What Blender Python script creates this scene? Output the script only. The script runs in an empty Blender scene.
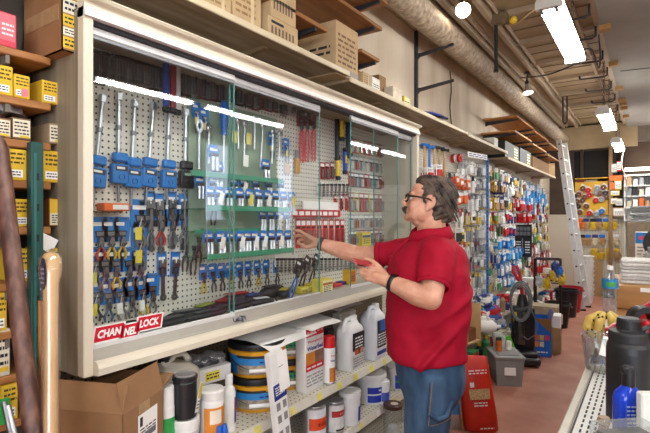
import bpy, bmesh, math, random
from mathutils import Vector, Matrix, Euler, noise
SC = bpy.context.scene
COL = SC.collection
PI = math.pi
R = random.Random(11)
# ---- camera geometry, used only to work out where things stand in the room (metres; x across the aisle, y along it)
F, CX, CY, H = 470.0, 325.0, 217.5, 1.60
TH = math.atan(325 / 470); S, K = math.sin(TH), math.cos(TH)
def W(px, py, d):
    r = (px - CX) / F * d
    return Vector((r * K - d * S, r * S + d * K, H - (py - CY) / F * d))
def onX(px, py, X):
    r = (px - CX) / F
    return W(px, py, X / (r * K - S))
def onY(px, py, Y):
    r = (px - CX) / F
    return W(px, py, Y / (r * S + K))
def onZ(px, py, z):
    return W(px, py, (H - z) * F / (py - CY))

# ---- materials
_M = {}
def lin(h):
    h = h.lstrip('#')
    c = [int(h[i:i + 2], 16) / 255 for i in (0, 2, 4)]
    return [x / 12.92 if x <= .04045 else ((x + .055) / 1.055) ** 2.4 for x in c]
def _new(name):
    m = bpy.data.materials.new(name); m.use_nodes = True
    nt = m.node_tree; nt.nodes.clear()
    out = nt.nodes.new('ShaderNodeOutputMaterial')
    return m, nt, out
def _n(nt, t, **kw):
    n = nt.nodes.new(t)
    for k, v in kw.items():
        if k.startswith('i_'):
            n.inputs[k[2:].replace('_', ' ')].default_value = v
        else: setattr(n, k, v)
    return n
def mat(col, rough=.5, metal=0.0, var=.12, scale=18.0, bump=0.0, bscale=80.0, stretch=(1, 1, 1), col2=None, spec=.5, lo=.35, hi=.65, detail=4.0):
    key = (col, rough, metal, var, scale, bump, bscale, stretch, col2, spec, lo, hi)
    if key in _M: return _M[key]
    m, nt, out = _new('surface_' + col.strip('#'))
    L = nt.links.new
    b = _n(nt, 'ShaderNodeBsdfPrincipled'); b.inputs['Roughness'].default_value = rough; b.inputs['Metallic'].default_value = metal
    b.inputs['Specular IOR Level'].default_value = spec
    c = lin(col)
    a1 = [min(1, x * (1 - var)) for x in c]; a2 = [min(1, x * (1 + var)) for x in c]
    if col2: a1, a2 = c, lin(col2)
    tc = _n(nt, 'ShaderNodeTexCoord'); mp = _n(nt, 'ShaderNodeMapping'); mp.inputs['Scale'].default_value = stretch
    L(tc.outputs['Object'], mp.inputs['Vector'])
    if var > 0 or col2:
        nz = _n(nt, 'ShaderNodeTexNoise'); nz.inputs['Scale'].default_value = scale; nz.inputs['Detail'].default_value = detail
        L(mp.outputs['Vector'], nz.inputs['Vector'])
        rp = _n(nt, 'ShaderNodeValToRGB')
        rp.color_ramp.elements[0].position = lo; rp.color_ramp.elements[1].position = hi
        rp.color_ramp.elements[0].color = (*a1, 1); rp.color_ramp.elements[1].color = (*a2, 1)
        L(nz.outputs['Fac'], rp.inputs['Fac']); L(rp.outputs['Color'], b.inputs['Base Color'])
    else:
        b.inputs['Base Color'].default_value = (*c, 1)
    if bump > 0:
        n2 = _n(nt, 'ShaderNodeTexNoise'); n2.inputs['Scale'].default_value = bscale; n2.inputs['Detail'].default_value = 3
        L(mp.outputs['Vector'], n2.inputs['Vector'])
        bp = _n(nt, 'ShaderNodeBump'); bp.inputs['Strength'].default_value = bump; bp.inputs['Distance'].default_value = .01
        L(n2.outputs['Fac'], bp.inputs['Height']); L(bp.outputs['Normal'], b.inputs['Normal'])
    L(b.outputs['BSDF'], out.inputs['Surface'])
    _M[key] = m
    return m
def emit(col, strength):
    key = ('emit', col, strength)
    if key in _M: return _M[key]
    m, nt, out = _new('lit_' + col.strip('#'))
    e = _n(nt, 'ShaderNodeEmission'); e.inputs['Color'].default_value = (*lin(col), 1); e.inputs['Strength'].default_value = strength
    nt.links.new(e.outputs[0], out.inputs['Surface']); _M[key] = m
    return m
def clear(tint='#eef5f2', base=.05, haze=0.0, hazecol='#e8ecec', rough=.02):
    """see-through glass or film: straight-through light, mirror reflection that grows at grazing angles, a little milky haze"""
    key = ('clear', tint, base, haze, hazecol, rough)
    if key in _M: return _M[key]
    m, nt, out = _new('clear_' + tint.strip('#'))
    L = nt.links.new
    t = _n(nt, 'ShaderNodeBsdfTransparent'); t.inputs['Color'].default_value = (*lin(tint), 1)
    g = _n(nt, 'ShaderNodeBsdfGlossy'); g.inputs['Roughness'].default_value = rough
    lw = _n(nt, 'ShaderNodeLayerWeight'); lw.inputs['Blend'].default_value = .5
    p = _n(nt, 'ShaderNodeMath', operation='POWER'); p.inputs[1].default_value = 5
    L(lw.outputs['Facing'], p.inputs[0])
    ma = _n(nt, 'ShaderNodeMath', operation='MULTIPLY_ADD'); ma.inputs[1].default_value = .9; ma.inputs[2].default_value = base
    L(p.outputs[0], ma.inputs[0])
    src = t.outputs[0]
    if haze > 0:
        d = _n(nt, 'ShaderNodeBsdfDiffuse'); d.inputs['Color'].default_value = (*lin(hazecol), 1)
        mh = _n(nt, 'ShaderNodeMixShader'); mh.inputs[0].default_value = haze
        L(t.outputs[0], mh.inputs[1]); L(d.outputs[0], mh.inputs[2]); src = mh.outputs[0]
    mx = _n(nt, 'ShaderNodeMixShader')
    L(ma.outputs[0], mx.inputs[0]); L(src, mx.inputs[1]); L(g.outputs[0], mx.inputs[2]); L(mx.outputs[0], out.inputs['Surface'])
    _M[key] = m
    return m
def pegboard(col, pitch=.0254, r=.16, hole='#1d1a17', axes=('X', 'Z'), var=.08):
    """painted hardboard with a grid of punched holes"""
    key = ('peg', col, pitch, r, hole, axes)
    if key in _M: return _M[key]
    m, nt, out = _new('pegboard_' + col.strip('#'))
    L = nt.links.new
    b = _n(nt, 'ShaderNodeBsdfPrincipled'); b.inputs['Roughness'].default_value = .6
    tc = _n(nt, 'ShaderNodeTexCoord'); sx = _n(nt, 'ShaderNodeSeparateXYZ'); L(tc.outputs['Object'], sx.inputs[0])
    sq = []
    for ax in axes:
        d = _n(nt, 'ShaderNodeMath', operation='DIVIDE'); d.inputs[1].default_value = pitch; L(sx.outputs[ax], d.inputs[0])
        f = _n(nt, 'ShaderNodeMath', operation='FRACT'); L(d.outputs[0], f.inputs[0])
        s = _n(nt, 'ShaderNodeMath', operation='SUBTRACT'); s.inputs[1].default_value = .5; L(f.outputs[0], s.inputs[0])
        q = _n(nt, 'ShaderNodeMath', operation='POWER'); q.inputs[1].default_value = 2; L(s.outputs[0], q.inputs[0]); sq.append(q)
    a = _n(nt, 'ShaderNodeMath', operation='ADD'); L(sq[0].outputs[0], a.inputs[0]); L(sq[1].outputs[0], a.inputs[1])
    lt = _n(nt, 'ShaderNodeMath', operation='LESS_THAN'); lt.inputs[1].default_value = r * r; L(a.outputs[0], lt.inputs[0])
    nz = _n(nt, 'ShaderNodeTexNoise'); nz.inputs['Scale'].default_value = 6; L(tc.outputs['Object'], nz.inputs['Vector'])
    c = lin(col)
    m1 = _n(nt, 'ShaderNodeMix', data_type='RGBA'); m1.inputs[6].default_value = (*[x * (1 - var) for x in c], 1); m1.inputs[7].default_value = (*[min(1, x * (1 + var)) for x in c], 1)
    L(nz.outputs['Fac'], m1.inputs[0])
    m2 = _n(nt, 'ShaderNodeMix', data_type='RGBA'); m2.inputs[7].default_value = (*lin(hole), 1)
    L(lt.outputs[0], m2.inputs[0]); L(m1.outputs[2], m2.inputs[6]); L(m2.outputs[2], b.inputs['Base Color'])
    L(b.outputs[0], out.inputs['Surface']); _M[key] = m
    return m
def wood(col, col2, axis=0, scale=9, rough=.55, bump=.05):
    st = [1.0, 1.0, 1.0]
    for i in range(3): st[i] = 1.0 if i == axis else 9.0
    return mat(col, rough, 0, .1, scale / 3, bump, 40, tuple(st), col2)
CARD = lambda c='#a98058': mat(c, .85, 0, .07, 12)
CHROME = mat('#c9cdd2', .32, 1, .02)
STEEL = mat('#8e9196', .38, 1, .08)
BLACK = mat('#17171a', .45, 0, .15)
DARK = mat('#2a2a2e', .6, 0, .2)
WHITE = mat('#e9e8e4', .5, 0, .03)
PAPER = mat('#f1f0ec', .8, 0, .02)
BLUE = mat('#1c74c0', .45, 0, .08)
NAVY = mat('#1d2f7a', .45, 0, .08)
RED = mat('#c4161c', .45, 0, .08)
YEL = mat('#ddb92a', .6, 0, .08)
ORANGE = mat('#e8691e', .5, 0, .08)
GREEN = mat('#2f9a4a', .5, 0, .08)
CREAM = mat('#d9d3c2', .5, 0, .05, 5)
INK = mat('#222428', .8, 0, 0)

# ---- mesh building
_T = {}
def text_mesh(s, bold=.0):
    k = (s, bold)
    if k in _T: return _T[k]
    cu = bpy.data.curves.new('t', 'FONT'); cu.body = s; cu.align_x = 'CENTER'; cu.align_y = 'CENTER'; cu.size = 1; cu.offset = bold; cu.resolution_u = 2
    ob = bpy.data.objects.new('t', cu); COL.objects.link(ob)
    dg = bpy.context.evaluated_depsgraph_get(); dg.update()
    me = bpy.data.meshes.new_from_object(ob.evaluated_get(dg))
    vs = [v.co.copy() for v in me.vertices]; fs = [tuple(p.vertices) for p in me.polygons]
    bpy.data.objects.remove(ob); bpy.data.curves.remove(cu); bpy.data.meshes.remove(me)
    if vs:
        x0 = min(v.x for v in vs); x1 = max(v.x for v in vs); y0 = min(v.y for v in vs); y1 = max(v.y for v in vs)
        vs = [Vector((v.x - (x0 + x1) / 2, v.y - (y0 + y1) / 2, 0)) for v in vs]; sz = (x1 - x0, y1 - y0)
    else: sz = (1, 1)
    _T[k] = (vs, fs, sz)
    return _T[k]
class MB:
    def __init__(s):
        s.bm = bmesh.new(); s.mats = []
    def mi(s, m):
        if m not in s.mats: s.mats.append(m)
        return s.mats.index(m)
    def raw(s, vs, fs, m, smooth=False):
        i = s.mi(m); bv = [s.bm.verts.new(v) for v in vs]; out = []
        for f in fs:
            try:
                q = s.bm.faces.new([bv[k] for k in f]); q.material_index = i; q.smooth = smooth; out.append(q)
            except ValueError: pass
        return out
    def box(s, lo, hi, m, bev=0, mtx=None, seg=1):
        t = bmesh.new(); bmesh.ops.create_cube(t, size=1)
        c = [(a + b) / 2 for a, b in zip(lo, hi)]; d = [abs(b - a) for a, b in zip(lo, hi)]
        for v in t.verts: v.co = Vector((v.co.x * d[0] + c[0], v.co.y * d[1] + c[1], v.co.z * d[2] + c[2]))
        if bev > 0:
            bmesh.ops.bevel(t, geom=list(t.edges), offset=min(bev, min(d) * .49), segments=seg, affect='EDGES', profile=.5)
        s.join(t, m, mtx, seg > 1)
        return s
    def join(s, t, m, mtx=None, smooth=False):
        t.verts.index_update()
        vs = [(mtx @ v.co) if mtx else v.co.copy() for v in t.verts]
        s.raw(vs, [[v.index for v in f.verts] for f in t.faces], m, smooth); t.free()
    def quad(s, a, b, c, d, m):
        s.raw([a, b, c, d], [(0, 1, 2, 3)], m)
        return s
    def panel(s, x0, x1, z0, z1, y, m, mtx=None):
        """flat rectangle facing -y"""
        v = [Vector(p) for p in ((x0, y, z0), (x1, y, z0), (x1, y, z1), (x0, y, z1))]
        if mtx: v = [mtx @ p for p in v]
        s.raw(v, [(0, 1, 2, 3)], m)
        return s
    def tube(s, pts, r, m, n=8, caps=True, smooth=True):
        pts = [Vector(p) for p in pts]; rs = r if isinstance(r, (list, tuple)) else [r] * len(pts)
        rings = []; up = None
        for i, p in enumerate(pts):
            t = (pts[min(i + 1, len(pts) - 1)] - pts[max(i - 1, 0)])
            if t.length < 1e-9: t = Vector((0, 0, 1))
            t.normalize()
            if up is None:
                up = t.orthogonal().normalized()
            else:
                up = (up - t * up.dot(t))
                up = up.normalized() if up.length > 1e-6 else t.orthogonal().normalized()
            w = t.cross(up)
            rings.append([p + (up * math.cos(2 * PI * k / n) + w * math.sin(2 * PI * k / n)) * rs[i] for k in range(n)])
        s.loft(rings, m, caps, smooth)
        return s
    def loft(s, rings, m, caps=True, smooth=True, closed=True):
        n = len(rings[0]); vs = [v for rg in rings for v in rg]; fs = []
        for i in range(len(rings) - 1):
            for k in range(n if closed else n - 1):
                k2 = (k + 1) % n
                fs.append((i * n + k, i * n + k2, (i + 1) * n + k2, (i + 1) * n + k))
        s.raw(vs, fs, m, smooth)
        if caps:
            s.raw(rings[0][::-1], [tuple(range(n))], m); s.raw(rings[-1], [tuple(range(n))], m)
        return s
    def lathe(s, prof, m, c=(0, 0, 0), n=20, mats=None, smooth=True, mtx=None):
        """profile [(r, z)], revolved about z; mats gives a material per profile band"""
        c = Vector(c)
        for i in range(len(prof) - 1):
            (r0, z0), (r1, z1) = prof[i], prof[i + 1]
            if abs(r0 - r1) < 1e-9 and abs(z0 - z1) < 1e-9: continue
            a = [c + Vector((r0 * math.cos(2 * PI * k / n), r0 * math.sin(2 * PI * k / n), z0)) for k in range(n)]
            b = [c + Vector((r1 * math.cos(2 * PI * k / n), r1 * math.sin(2 * PI * k / n), z1)) for k in range(n)]
            if mtx: a = [mtx @ v for v in a]; b = [mtx @ v for v in b]
            mm = mats[i] if mats and mats[i] else m
            if r0 < 1e-6: s.raw([a[0]] + b, [(0, 1 + k, 1 + (k + 1) % n) for k in range(n)][::1], mm, smooth)
            elif r1 < 1e-6: s.raw([b[0]] + a, [(0, 1 + (k + 1) % n, 1 + k) for k in range(n)], mm, smooth)
            else: s.raw(a + b, [(k, (k + 1) % n, n + (k + 1) % n, n + k) for k in range(n)], mm, smooth)
        return s
    def ball(s, c, r, m, mtx=None, u=14, v=9):
        t = bmesh.new(); bmesh.ops.create_uvsphere(t, u_segments=u, v_segments=v, radius=1)
        r = r if isinstance(r, (list, tuple)) else (r, r, r)
        for q in t.verts:
            p = Vector((q.co.x * r[0], q.co.y * r[1], q.co.z * r[2]))
            q.co = (mtx @ p if mtx else p) + Vector(c)
        s.join(t, m, None, True)
        return s
    def prism(s, poly, y0, y1, m, mtx=None):
        """outline in the x-z plane given thickness along y"""
        a = [Vector((x, y0, z)) for x, z in poly]; b = [Vector((x, y1, z)) for x, z in poly]
        if mtx: a = [mtx @ v for v in a]; b = [mtx @ v for v in b]
        n = len(poly)
        s.raw(a + b, [tuple(range(n)), tuple(range(2 * n - 1, n - 1, -1))] + [(k, n + k, n + (k + 1) % n, (k + 1) % n) for k in range(n)], m)
        return s
    def text(s, t, x, z, y, h, m, bold=.02, shear=0, w=None, mtx=None, rot=0):
        """lettering facing -y, centred on x,z with cap height h"""
        vs, fs, sz = text_mesh(t, bold)
        k = h / max(sz[1], 1e-6); kx = k if w is None else w / max(sz[0], 1e-6)
        o = []
        for v in vs:
            X, Z = v.x * kx + shear * v.y * k, v.y * k
            if rot: X, Z = X * math.cos(rot) - Z * math.sin(rot), X * math.sin(rot) + Z * math.cos(rot)
            o.append(Vector((x + X, y, z + Z)))
        if mtx: o = [mtx @ p for p in o]
        s.raw(o, fs, m)
        return s
    def lines(s, x0, x1, z0, z1, y, n, m, rnd, mtx=None):
        """rows of small unreadable print, as thin bars"""
        for i in range(n):
            z = z1 - (i + .5) * (z1 - z0) / n; hh = (z1 - z0) / n * .22; x = x0
            while x < x1 - .002:
                l = (x1 - x0) * rnd.uniform(.12, .35); e = min(x1, x + l)
                s.panel(x, e, z - hh, z + hh, y, m, mtx); x = e + (x1 - x0) * .06
        return s
    def build(s, name, parent=None, loc=(0, 0, 0), rot=None):
        bmesh.ops.recalc_face_normals(s.bm, faces=list(s.bm.faces))
        me = bpy.data.meshes.new(name); s.bm.to_mesh(me); s.bm.free()
        for m in s.mats: me.materials.append(m)
        o = bpy.data.objects.new(name, me); COL.objects.link(o); o.location = loc
        if rot: o.rotation_euler = rot
        if parent: o.parent = parent
        return o
def tag(o, label, cat, group=None, kind=None):
    if label: o['label'] = label
    if cat: o['category'] = cat
    if group: o['group'] = group
    if kind: o['kind'] = kind
    return o
def thing(name, label, cat, loc=(0, 0, 0), rotz=0, group=None):
    o = bpy.data.objects.new(name, None); COL.objects.link(o); o.empty_display_size = .05
    o.location = loc; o.rotation_euler = (0, 0, rotz)
    return tag(o, label, cat, group)
def dup(root, label, loc, rotz=0, tilt=0, scale=1, group=None):
    r = root.copy(); COL.objects.link(r); r.location = loc; r.rotation_euler = (0, tilt, rotz); r.scale = (scale,) * 3 if not isinstance(scale, tuple) else scale
    r['label'] = label
    if group: r['group'] = group
    for ch in list(root.children):
        c = ch.copy(); COL.objects.link(c); c.parent = r
        for g in list(ch.children):
            d = g.copy(); COL.objects.link(d); d.parent = c
    return r
def struct(o): o['kind'] = 'structure'; return o
class Kit:
    """a kind of thing: the first placing uses the prototype itself, later ones copy it"""
    def __init__(s, make): s.make = make; s.p = {}
    def put(s, key, label, loc, rotz=PI / 2, tilt=0, scale=1, group=None):
        if key not in s.p:
            o = s.make(*key); s.p[key] = o
            o.location = loc; o.rotation_euler = (0, tilt, rotz); o.scale = (scale,) * 3 if not isinstance(scale, tuple) else scale
            o['label'] = label
            if group: o['group'] = group
            return o
        return dup(s.p[key], label, loc, rotz, tilt, scale, group)
ORD = 'first second third fourth fifth sixth seventh eighth ninth tenth eleventh twelfth thirteenth fourteenth fifteenth sixteenth seventeenth eighteenth nineteenth twentieth'.split()
def ordn(i):
    if i < 20: return ORD[i]
    t = ['twenty', 'thirty', 'forty', 'fifty', 'sixty'][(i + 1) // 10 - 2]
    u = (i + 1) % 10
    return t + '-' + ORD[u - 1] if u else {'twenty': 'twentieth', 'thirty': 'thirtieth', 'forty': 'fortieth', 'fifty': 'fiftieth', 'sixty': 'sixtieth'}[t]
# ================= the room
def sbox(name, lo, hi, m, bev=0):
    return struct(MB().box(lo, hi, m, bev).build(name))
FLOORM = mat('#ac6f5c', .5, 0, .1, 3.2, .08, 60, (1, 1, 1), '#c08872')
sbox('floor', (-1.8, -3, -.1), (4.2, 11.2, 0), FLOORM)
WALLM = mat('#b9a78e', .8, 0, .1, 1.6, .12, 14, (1, 1.6, .35), '#d8cab4', lo=.3, hi=.62)
sbox('wall_left', (-1.9, -3, 0), (-1.8, 11.2, 3.56), WALLM)
sbox('wall_right', (4.2, -3, 0), (4.3, 11.2, 3.56), mat('#b5aca0', .8, 0, .08, 4))
sbox('wall_front', (-1.8, -3.1, 0), (4.2, -3, 3.56), mat('#8e8276', .8, 0, .08, 4))
TIN = mat('#94805f', .6, 0, .1, 2.5, .1, 8, (1, 1, 1), '#a08a6c')
TIND = mat('#76634a', .6, 0, .1, 3)
sbox('ceiling', (-1.9, -3, 3.55), (4.3, 11.3, 3.65), TIN)
GREYC = mat('#7d7872', .85, 0, .1, 1.1, .1, 5, (1, 1, 1), '#918c85')
sbox('ceiling_right', (-.38, -3, 3.40), (4.2, 11.2, 3.54), GREYC)
# lengthwise beads and beams under the pressed-tin ceiling, then the ribs across
k = 0
def trim(lo, hi, m, bev=.004):
    global k
    k += 1
    return sbox('trim_%d' % k, lo, hi, m, bev)
TRIMM = mat('#a8947a', .55, 0, .1, 6)
trim((-1.8, -3, 3.33), (-1.76, 11, 3.55), TRIMM, .01); trim((-1.76, -3, 3.355), (-1.70, 11, 3.55), TRIMM); trim((-1.70, -3, 3.365), (-1.66, 11, 3.55), TRIMM, .01); trim((-1.66, -3, 3.37), (-1.58, 11, 3.55), TRIMM)
trim((-1.52, -3, 3.47), (-1.47, 11, 3.55), TRIMM); trim((-1.45, -3, 3.50), (-1.42, 11, 3.55), TRIMM)
trim((-1.27, -3, 3.46), (-1.22, 11, 3.55), TRIMM); trim((-1.19, -3, 3.50), (-1.17, 11, 3.55), TRIMM)
trim((-.44, -3, 3.44), (-.38, 11, 3.55), TRIMM); trim((-.60, 3, 3.50), (-.57, 11, 3.55), TRIMM)
for y in (2.9, 3.75, 4.6, 5.45, 6.3, 7.2, 8.1, 9.0, 9.9):
    trim((-1.22, y, 3.50), (-.44, y + .045, 3.55), TRIMM)
    trim((-1.22, y + .3, 3.54), (-.44, y + .315, 3.55), TIND); trim((-1.22, y + .55, 3.54), (-.44, y + .565, 3.55), TIND)
# the back wall: dark boarding above, a black recess, pale pegboard below
DKWOOD = mat('#3a2c22', .7, 0, .2, 5)
sbox('wall_back', (-1.8, 11.2, 0), (4.2, 11.3, 3.56), mat('#4a3a2e', .8, 0, .15, 4))
b = MB(); b.box((-1.8, 11.1, 3.02), (-.2, 11.2, 3.50), mat('#a5906f', .7, 0, .1, 4)).box((-.2, 11.1, 3.1), (4.2, 11.2, 3.40), mat('#6d6258', .8, 0, .1, 4))
struct(b.build('wall_back_header'))
b = MB()
for x in (-1.38, -1.20, -.62, -.46): b.box((x, 11.12, 1.9), (x + .055, 11.2, 3.02), DKWOOD, .004)
b.box((-1.33, 11.17, 2.1), (-.5, 11.19, 2.98), mat('#100d0c', .8, 0, .1)).box((-1.33, 11.1, 2.34), (-.5, 11.19, 2.40), DKWOOD)
struct(b.build('trim_recess'))
BP = struct(MB().box((-1.8, 11.14, .02), (-.2, 11.2, 1.66), pegboard('#d2c9b8', .05, .14, axes=('X', 'Z'))).build('wall_back_pegboard'))
# far shop windows in the wall across the room (seen mirrored in the cabinet glass)
for i, (y0, y1) in enumerate(((6.2, 6.75), (8.4, 8.9))):
    w = struct(MB().box((4.15, y0 - .06, 1.5), (4.2, y1 + .06, 3.1), WHITE).build('window_%d' % (i + 1)))
    MB().box((4.14, y0, 1.56), (4.15, y1, 3.04), emit('#dbe9ff', 2.2)).build('pane', w)
w = struct(MB().box((.4, -3, .9), (3.8, -2.95, 2.75), WHITE).build('window_3'))  # unseen street window added to throw light on the man and cabinet
for x in (.5, 1.6, 2.7): MB().box((x, -2.95, 1.0), (x + 1.0, -2.94, 2.65), emit('#e6eefc', 4)).build('pane', w)
# aisle wall pegboard behind the goods
struct(MB().box((-1.80, 3.36, .5), (-1.765, 10.2, 2.36), pegboard('#cfc8b8', .0254, .15, axes=('Y', 'Z'))).build('wall_left_pegboard'))

# ---- round duct along the wall top
dm = mat('#857360', .65, .0, .1, 22, .9, 24, (1, 1, 1), '#b5a48c')
rings = []
for i in range(118):
    y = -.5 + i * .0985; rr = .104 + (.005 if i % 2 else 0)
    rings.append([Vector((-1.51 + rr * math.cos(2 * PI * q / 20), y, 3.235 + rr * math.sin(2 * PI * q / 20))) for q in range(20)])
b = MB(); b.loft(rings, dm); tag(b.build('air_duct'), 'long round dusty metal air duct under the ceiling along the wall top', 'duct')

# ---- fluorescent lamps
LAMP = emit('#fbfaf6', 15.0); LAMPF = emit('#fbfaf6', 24.0)
FIXM = mat('#d8d6d0', .4, 0, .03)
def lamp(x, y0, y1, label, z=2.86, group='fluorescent lamps', wd=1):
    L = y1 - y0
    t = thing('fluorescent_lamp', label, 'lamp', (x, (y0 + y1) / 2, z), 0, group); t.scale = (wd, 1, 1 if wd > .7 else .55)
    b = MB(); b.prism([(-.075, .045), (.075, .045), (.045, .078), (-.045, .078)], -L / 2, L / 2, FIXM)
    b.build('housing', t)
    b = MB(); b.prism([(-.05, -.02), (.05, -.02), (.08, .01), (.084, .045), (-.084, .045), (-.08, .01)], -L / 2 + .03, L / 2 - .03, LAMPF if y0 > 5 and x < 0 else LAMP); b.build('diffuser', t)
    for s in (-1, 1):
        b = MB(); b.prism([(-.09, -.018), (.09, -.018), (.09, .025), (.05, .08), (-.05, .08), (-.09, .025)], s * L / 2 - .02, s * L / 2 + .02, FIXM)
        for q in (-.05, .05) if 'big one' in label else (): b.box((q - .012, s * (L / 2 - .02) - .03, -.03), (q + .012, s * (L / 2 - .02) + .03, -.016), STEEL, .004)
        b.build('end_cap', t)
        c = MB(); n = 18; top = (3.53 - z if x < -.38 else 3.40 - z) / t.scale.z
        for i in range(n):
            z0 = .075 + (top - .075) * i / n; z1 = .075 + (top - .075) * (i + 1) / n
            w = .012 if i % 2 else .004; v = .004 if i % 2 else .012
            c.tube([(-w / 2, s * L * .36 - v / 2, z0), (-w, s * L * .36 - v, (z0 + z1) / 2), (-w / 2, s * L * .36 - v / 2, z1 + .004)], .003, DARK, 5)
            c.tube([(w / 2, s * L * .36 + v / 2, z0), (w, s * L * .36 + v, (z0 + z1) / 2), (w / 2, s * L * .36 + v / 2, z1 + .004)], .003, DARK, 5)
        c.build('chain', t)
    return t
lamp(-.495, 3.05, 4.25, 'fluorescent lamp hung on chains over the aisle, the big one close to the camera', wd=.8)
lamp(-.47, 6.55, 7.85, 'fluorescent lamp over the aisle, the middle one of the row of three', wd=.9)
lamp(-.47, 9.2, 10.45, 'fluorescent lamp over the aisle, the one by the back wall', wd=.9)
lamp(-.47, .1, 1.35, 'added fluorescent lamp over the aisle, out of the picture above the camera', group='added fluorescent lamps overhead')  # unseen lamp added to light the near end of the cabinet
lamp(-.47, -2.2, -.95, 'added fluorescent lamp over the aisle, out of the picture behind the camera', group='added fluorescent lamps overhead')  # another unseen lamp added for light from behind
for i, (a, e) in enumerate(((-2.4, -1.2), (-.6, .6), (2.24, 3.36), (3.5, 4.9), (6.4, 7.5), (7.7, 9.2))):  # first two are unseen lamps added for light, the others are mirrored
    lamp(1.1, a, e, 'fluorescent lamp over the shop side, %s of the row mirrored in glass, partly added' % ordn(i), 2.82, 'fluorescent lamps of the shop side', .42)
for i, (a, e) in enumerate(((-2.5, -1.3), (-1.1, .1), (.3, 1.5), (1.6, 2.5))):  # whole row added out of view to send low light into the cabinet
    lamp(2.8, a, e, 'unseen fluorescent lamp added far over the shop side, the %s from the street front' % ordn(i), 2.82, 'added fluorescent lamps by the street front')
# ---- flood bulbs
def flood(px, py, z, label, aim, on):
    p = onZ(px, py, z)
    t = thing('flood_bulb', label, 'lamp', p, 0, 'flood bulbs on the ceiling')
    a = Vector(aim).normalized(); q = a.to_track_quat('-Z', 'Y').to_matrix().to_4x4()
    b = MB(); b.lathe([(.018, .12), (.03, .10), (.036, .04), (.058, .0), (.062, -.012)], mat('#b9b2a6', .4, 0, .05), n=18, mtx=q); b.build('bulb', t)
    b = MB(); b.lathe([(0, -.022), (.035, -.02), (.061, -.012)], on, n=18, mtx=q); b.build('lens', t)
    b = MB(); e = q @ Vector((0, 0, .12)); b.lathe([(.0, .17), (.022, .16), (.024, .11), (.02, .1)], DARK, n=14, mtx=q)
    top = 3.54 - z
    b.tube([q @ Vector((0, 0, .16)), (e.x, e.y, e.z + .08), (0, 0, top)], .012, DARK, 8); b.ball((0, 0, top), (.05, .05, .02), DARK)
    b.build('holder', t)
flood(463, 10, 3.36, 'round glaring flood bulb on the ceiling above the wall brackets', (.35, -.75, -.5), emit('#ffe9c8', 25))
flood(528, 92, 3.28, 'tilted flood bulb in a black holder farther along the aisle ceiling', (.15, -.2, -1), emit('#fff0da', 5))
# ---- hangers and blocks along the edge of the grey ceiling
wb = mat('#a07a45', .7, 0, .1, 12, 0, 80, (1, 6, 6))
blocks = [(603, 28), (612, 69), (618, 82), (621, 95), (622, 105), (623, 115), (625, 124)]
for i, (px, py) in enumerate(blocks):
    y = onX(px, py, -.36).y
    tag(MB().box((-.395, y, 3.35), (-.30, y + .09, 3.40), wb, .004).build('wood_block'), 'short wood block under the edge of the grey ceiling, the %s along the aisle' % ordn(i), 'block', 'wood blocks on the ceiling edge')
for i, y in enumerate((4.62, 5.2, 6.0, 6.7, 7.4, 8.2, 9.0)):
    b = MB(); b.tube([(-.72, y, 3.34), (-.46, y, 3.33), (-.43, y, 3.35), (-.43, y, 3.45)], .010, DARK, 8); b.tube([(-.72, y, 3.34), (-.735, y, 3.38)], .014, DARK, 6)
    tag(b.build('pipe_hanger'), 'black bent rod hanger under the tin ceiling, the %s along the aisle' % ordn(i), 'hanger', 'rod hangers under the ceiling')
def wire(name, pts, r, m, label, cat='cable'):
    n = 10; P = [Vector(p) for p in pts]; out = []
    for i in range(len(P) - 1):
        for j in range(n):
            t = j / n; p0 = P[max(i - 1, 0)]; p1 = P[i]; p2 = P[i + 1]; p3 = P[min(i + 2, len(P) - 1)]
            out.append(.5 * ((2 * p1) + (p2 - p0) * t + (2 * p0 - 5 * p1 + 4 * p2 - p3) * t * t + (3 * p1 - p0 - 3 * p2 + p3) * t ** 3))
    out.append(P[-1])
    return tag(MB().tube(out, r, m, 6).build(name), label, cat)
wire('ceiling_cable', [onZ(520, 78, 3.45), onZ(540, 76, 3.25), onZ(556, 72, 3.2), onZ(580, 62, 3.3)], .008, DARK, 'black cable sagging from the flood bulb towards the aisle lamp')
wire('ceiling_cable', [(-.47, 4.3, 2.95), (-.40, 4.5, 3.0), (-.38, 4.9, 2.95), (-.40, 5.3, 3.2), (-.42, 5.4, 3.42)], .007, DARK, 'thin black cable looping behind the end of the big aisle lamp')
wire('ceiling_cable', [onZ(497, 24, 3.5), onZ(515, 24, 3.4), onZ(530, 13, 3.4), onZ(545, 4, 3.45)], .009, mat('#b8a070', .6), 'tan cable from the yellow ceiling junction towards the big lamp')
wire('ceiling_cable', [(-.3, 3.5, 3.395), (.4, 3.2, 3.395), (1.4, 2.9, 3.395)], .006, DARK, 'thin dark cable crossing the grey ceiling above the counter')
wire('ceiling_cable', [(-.3, 6.8, 3.395), (.6, 6.9, 3.395), (1.8, 6.6, 3.395)], .006, DARK, 'thin dark cable crossing the grey ceiling far down the aisle')
wire('ceiling_cable', [(-.40, 10.5, 2.9), (-.44, 10.5, 2.6), (-.36, 10.6, 2.3), (-.38, 10.7, 2.1)], .012, mat('#cfc6b4', .6), 'pale cable dangling from the lamp by the back wall')
b = MB(); p = onZ(500, 22, 3.44); b.box((p.x - .07, p.y - .05, 3.42), (p.x + .07, p.y + .05, 3.52), mat('#7a6a50', .5, .4), .01).ball((p.x + .12, p.y, 3.43), .035, YEL)
tag(b.build('junction_box'), 'small metal junction box with a yellow cap on the ceiling beam', 'junction box')
p = onX(496, 60, -1.20)
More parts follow.
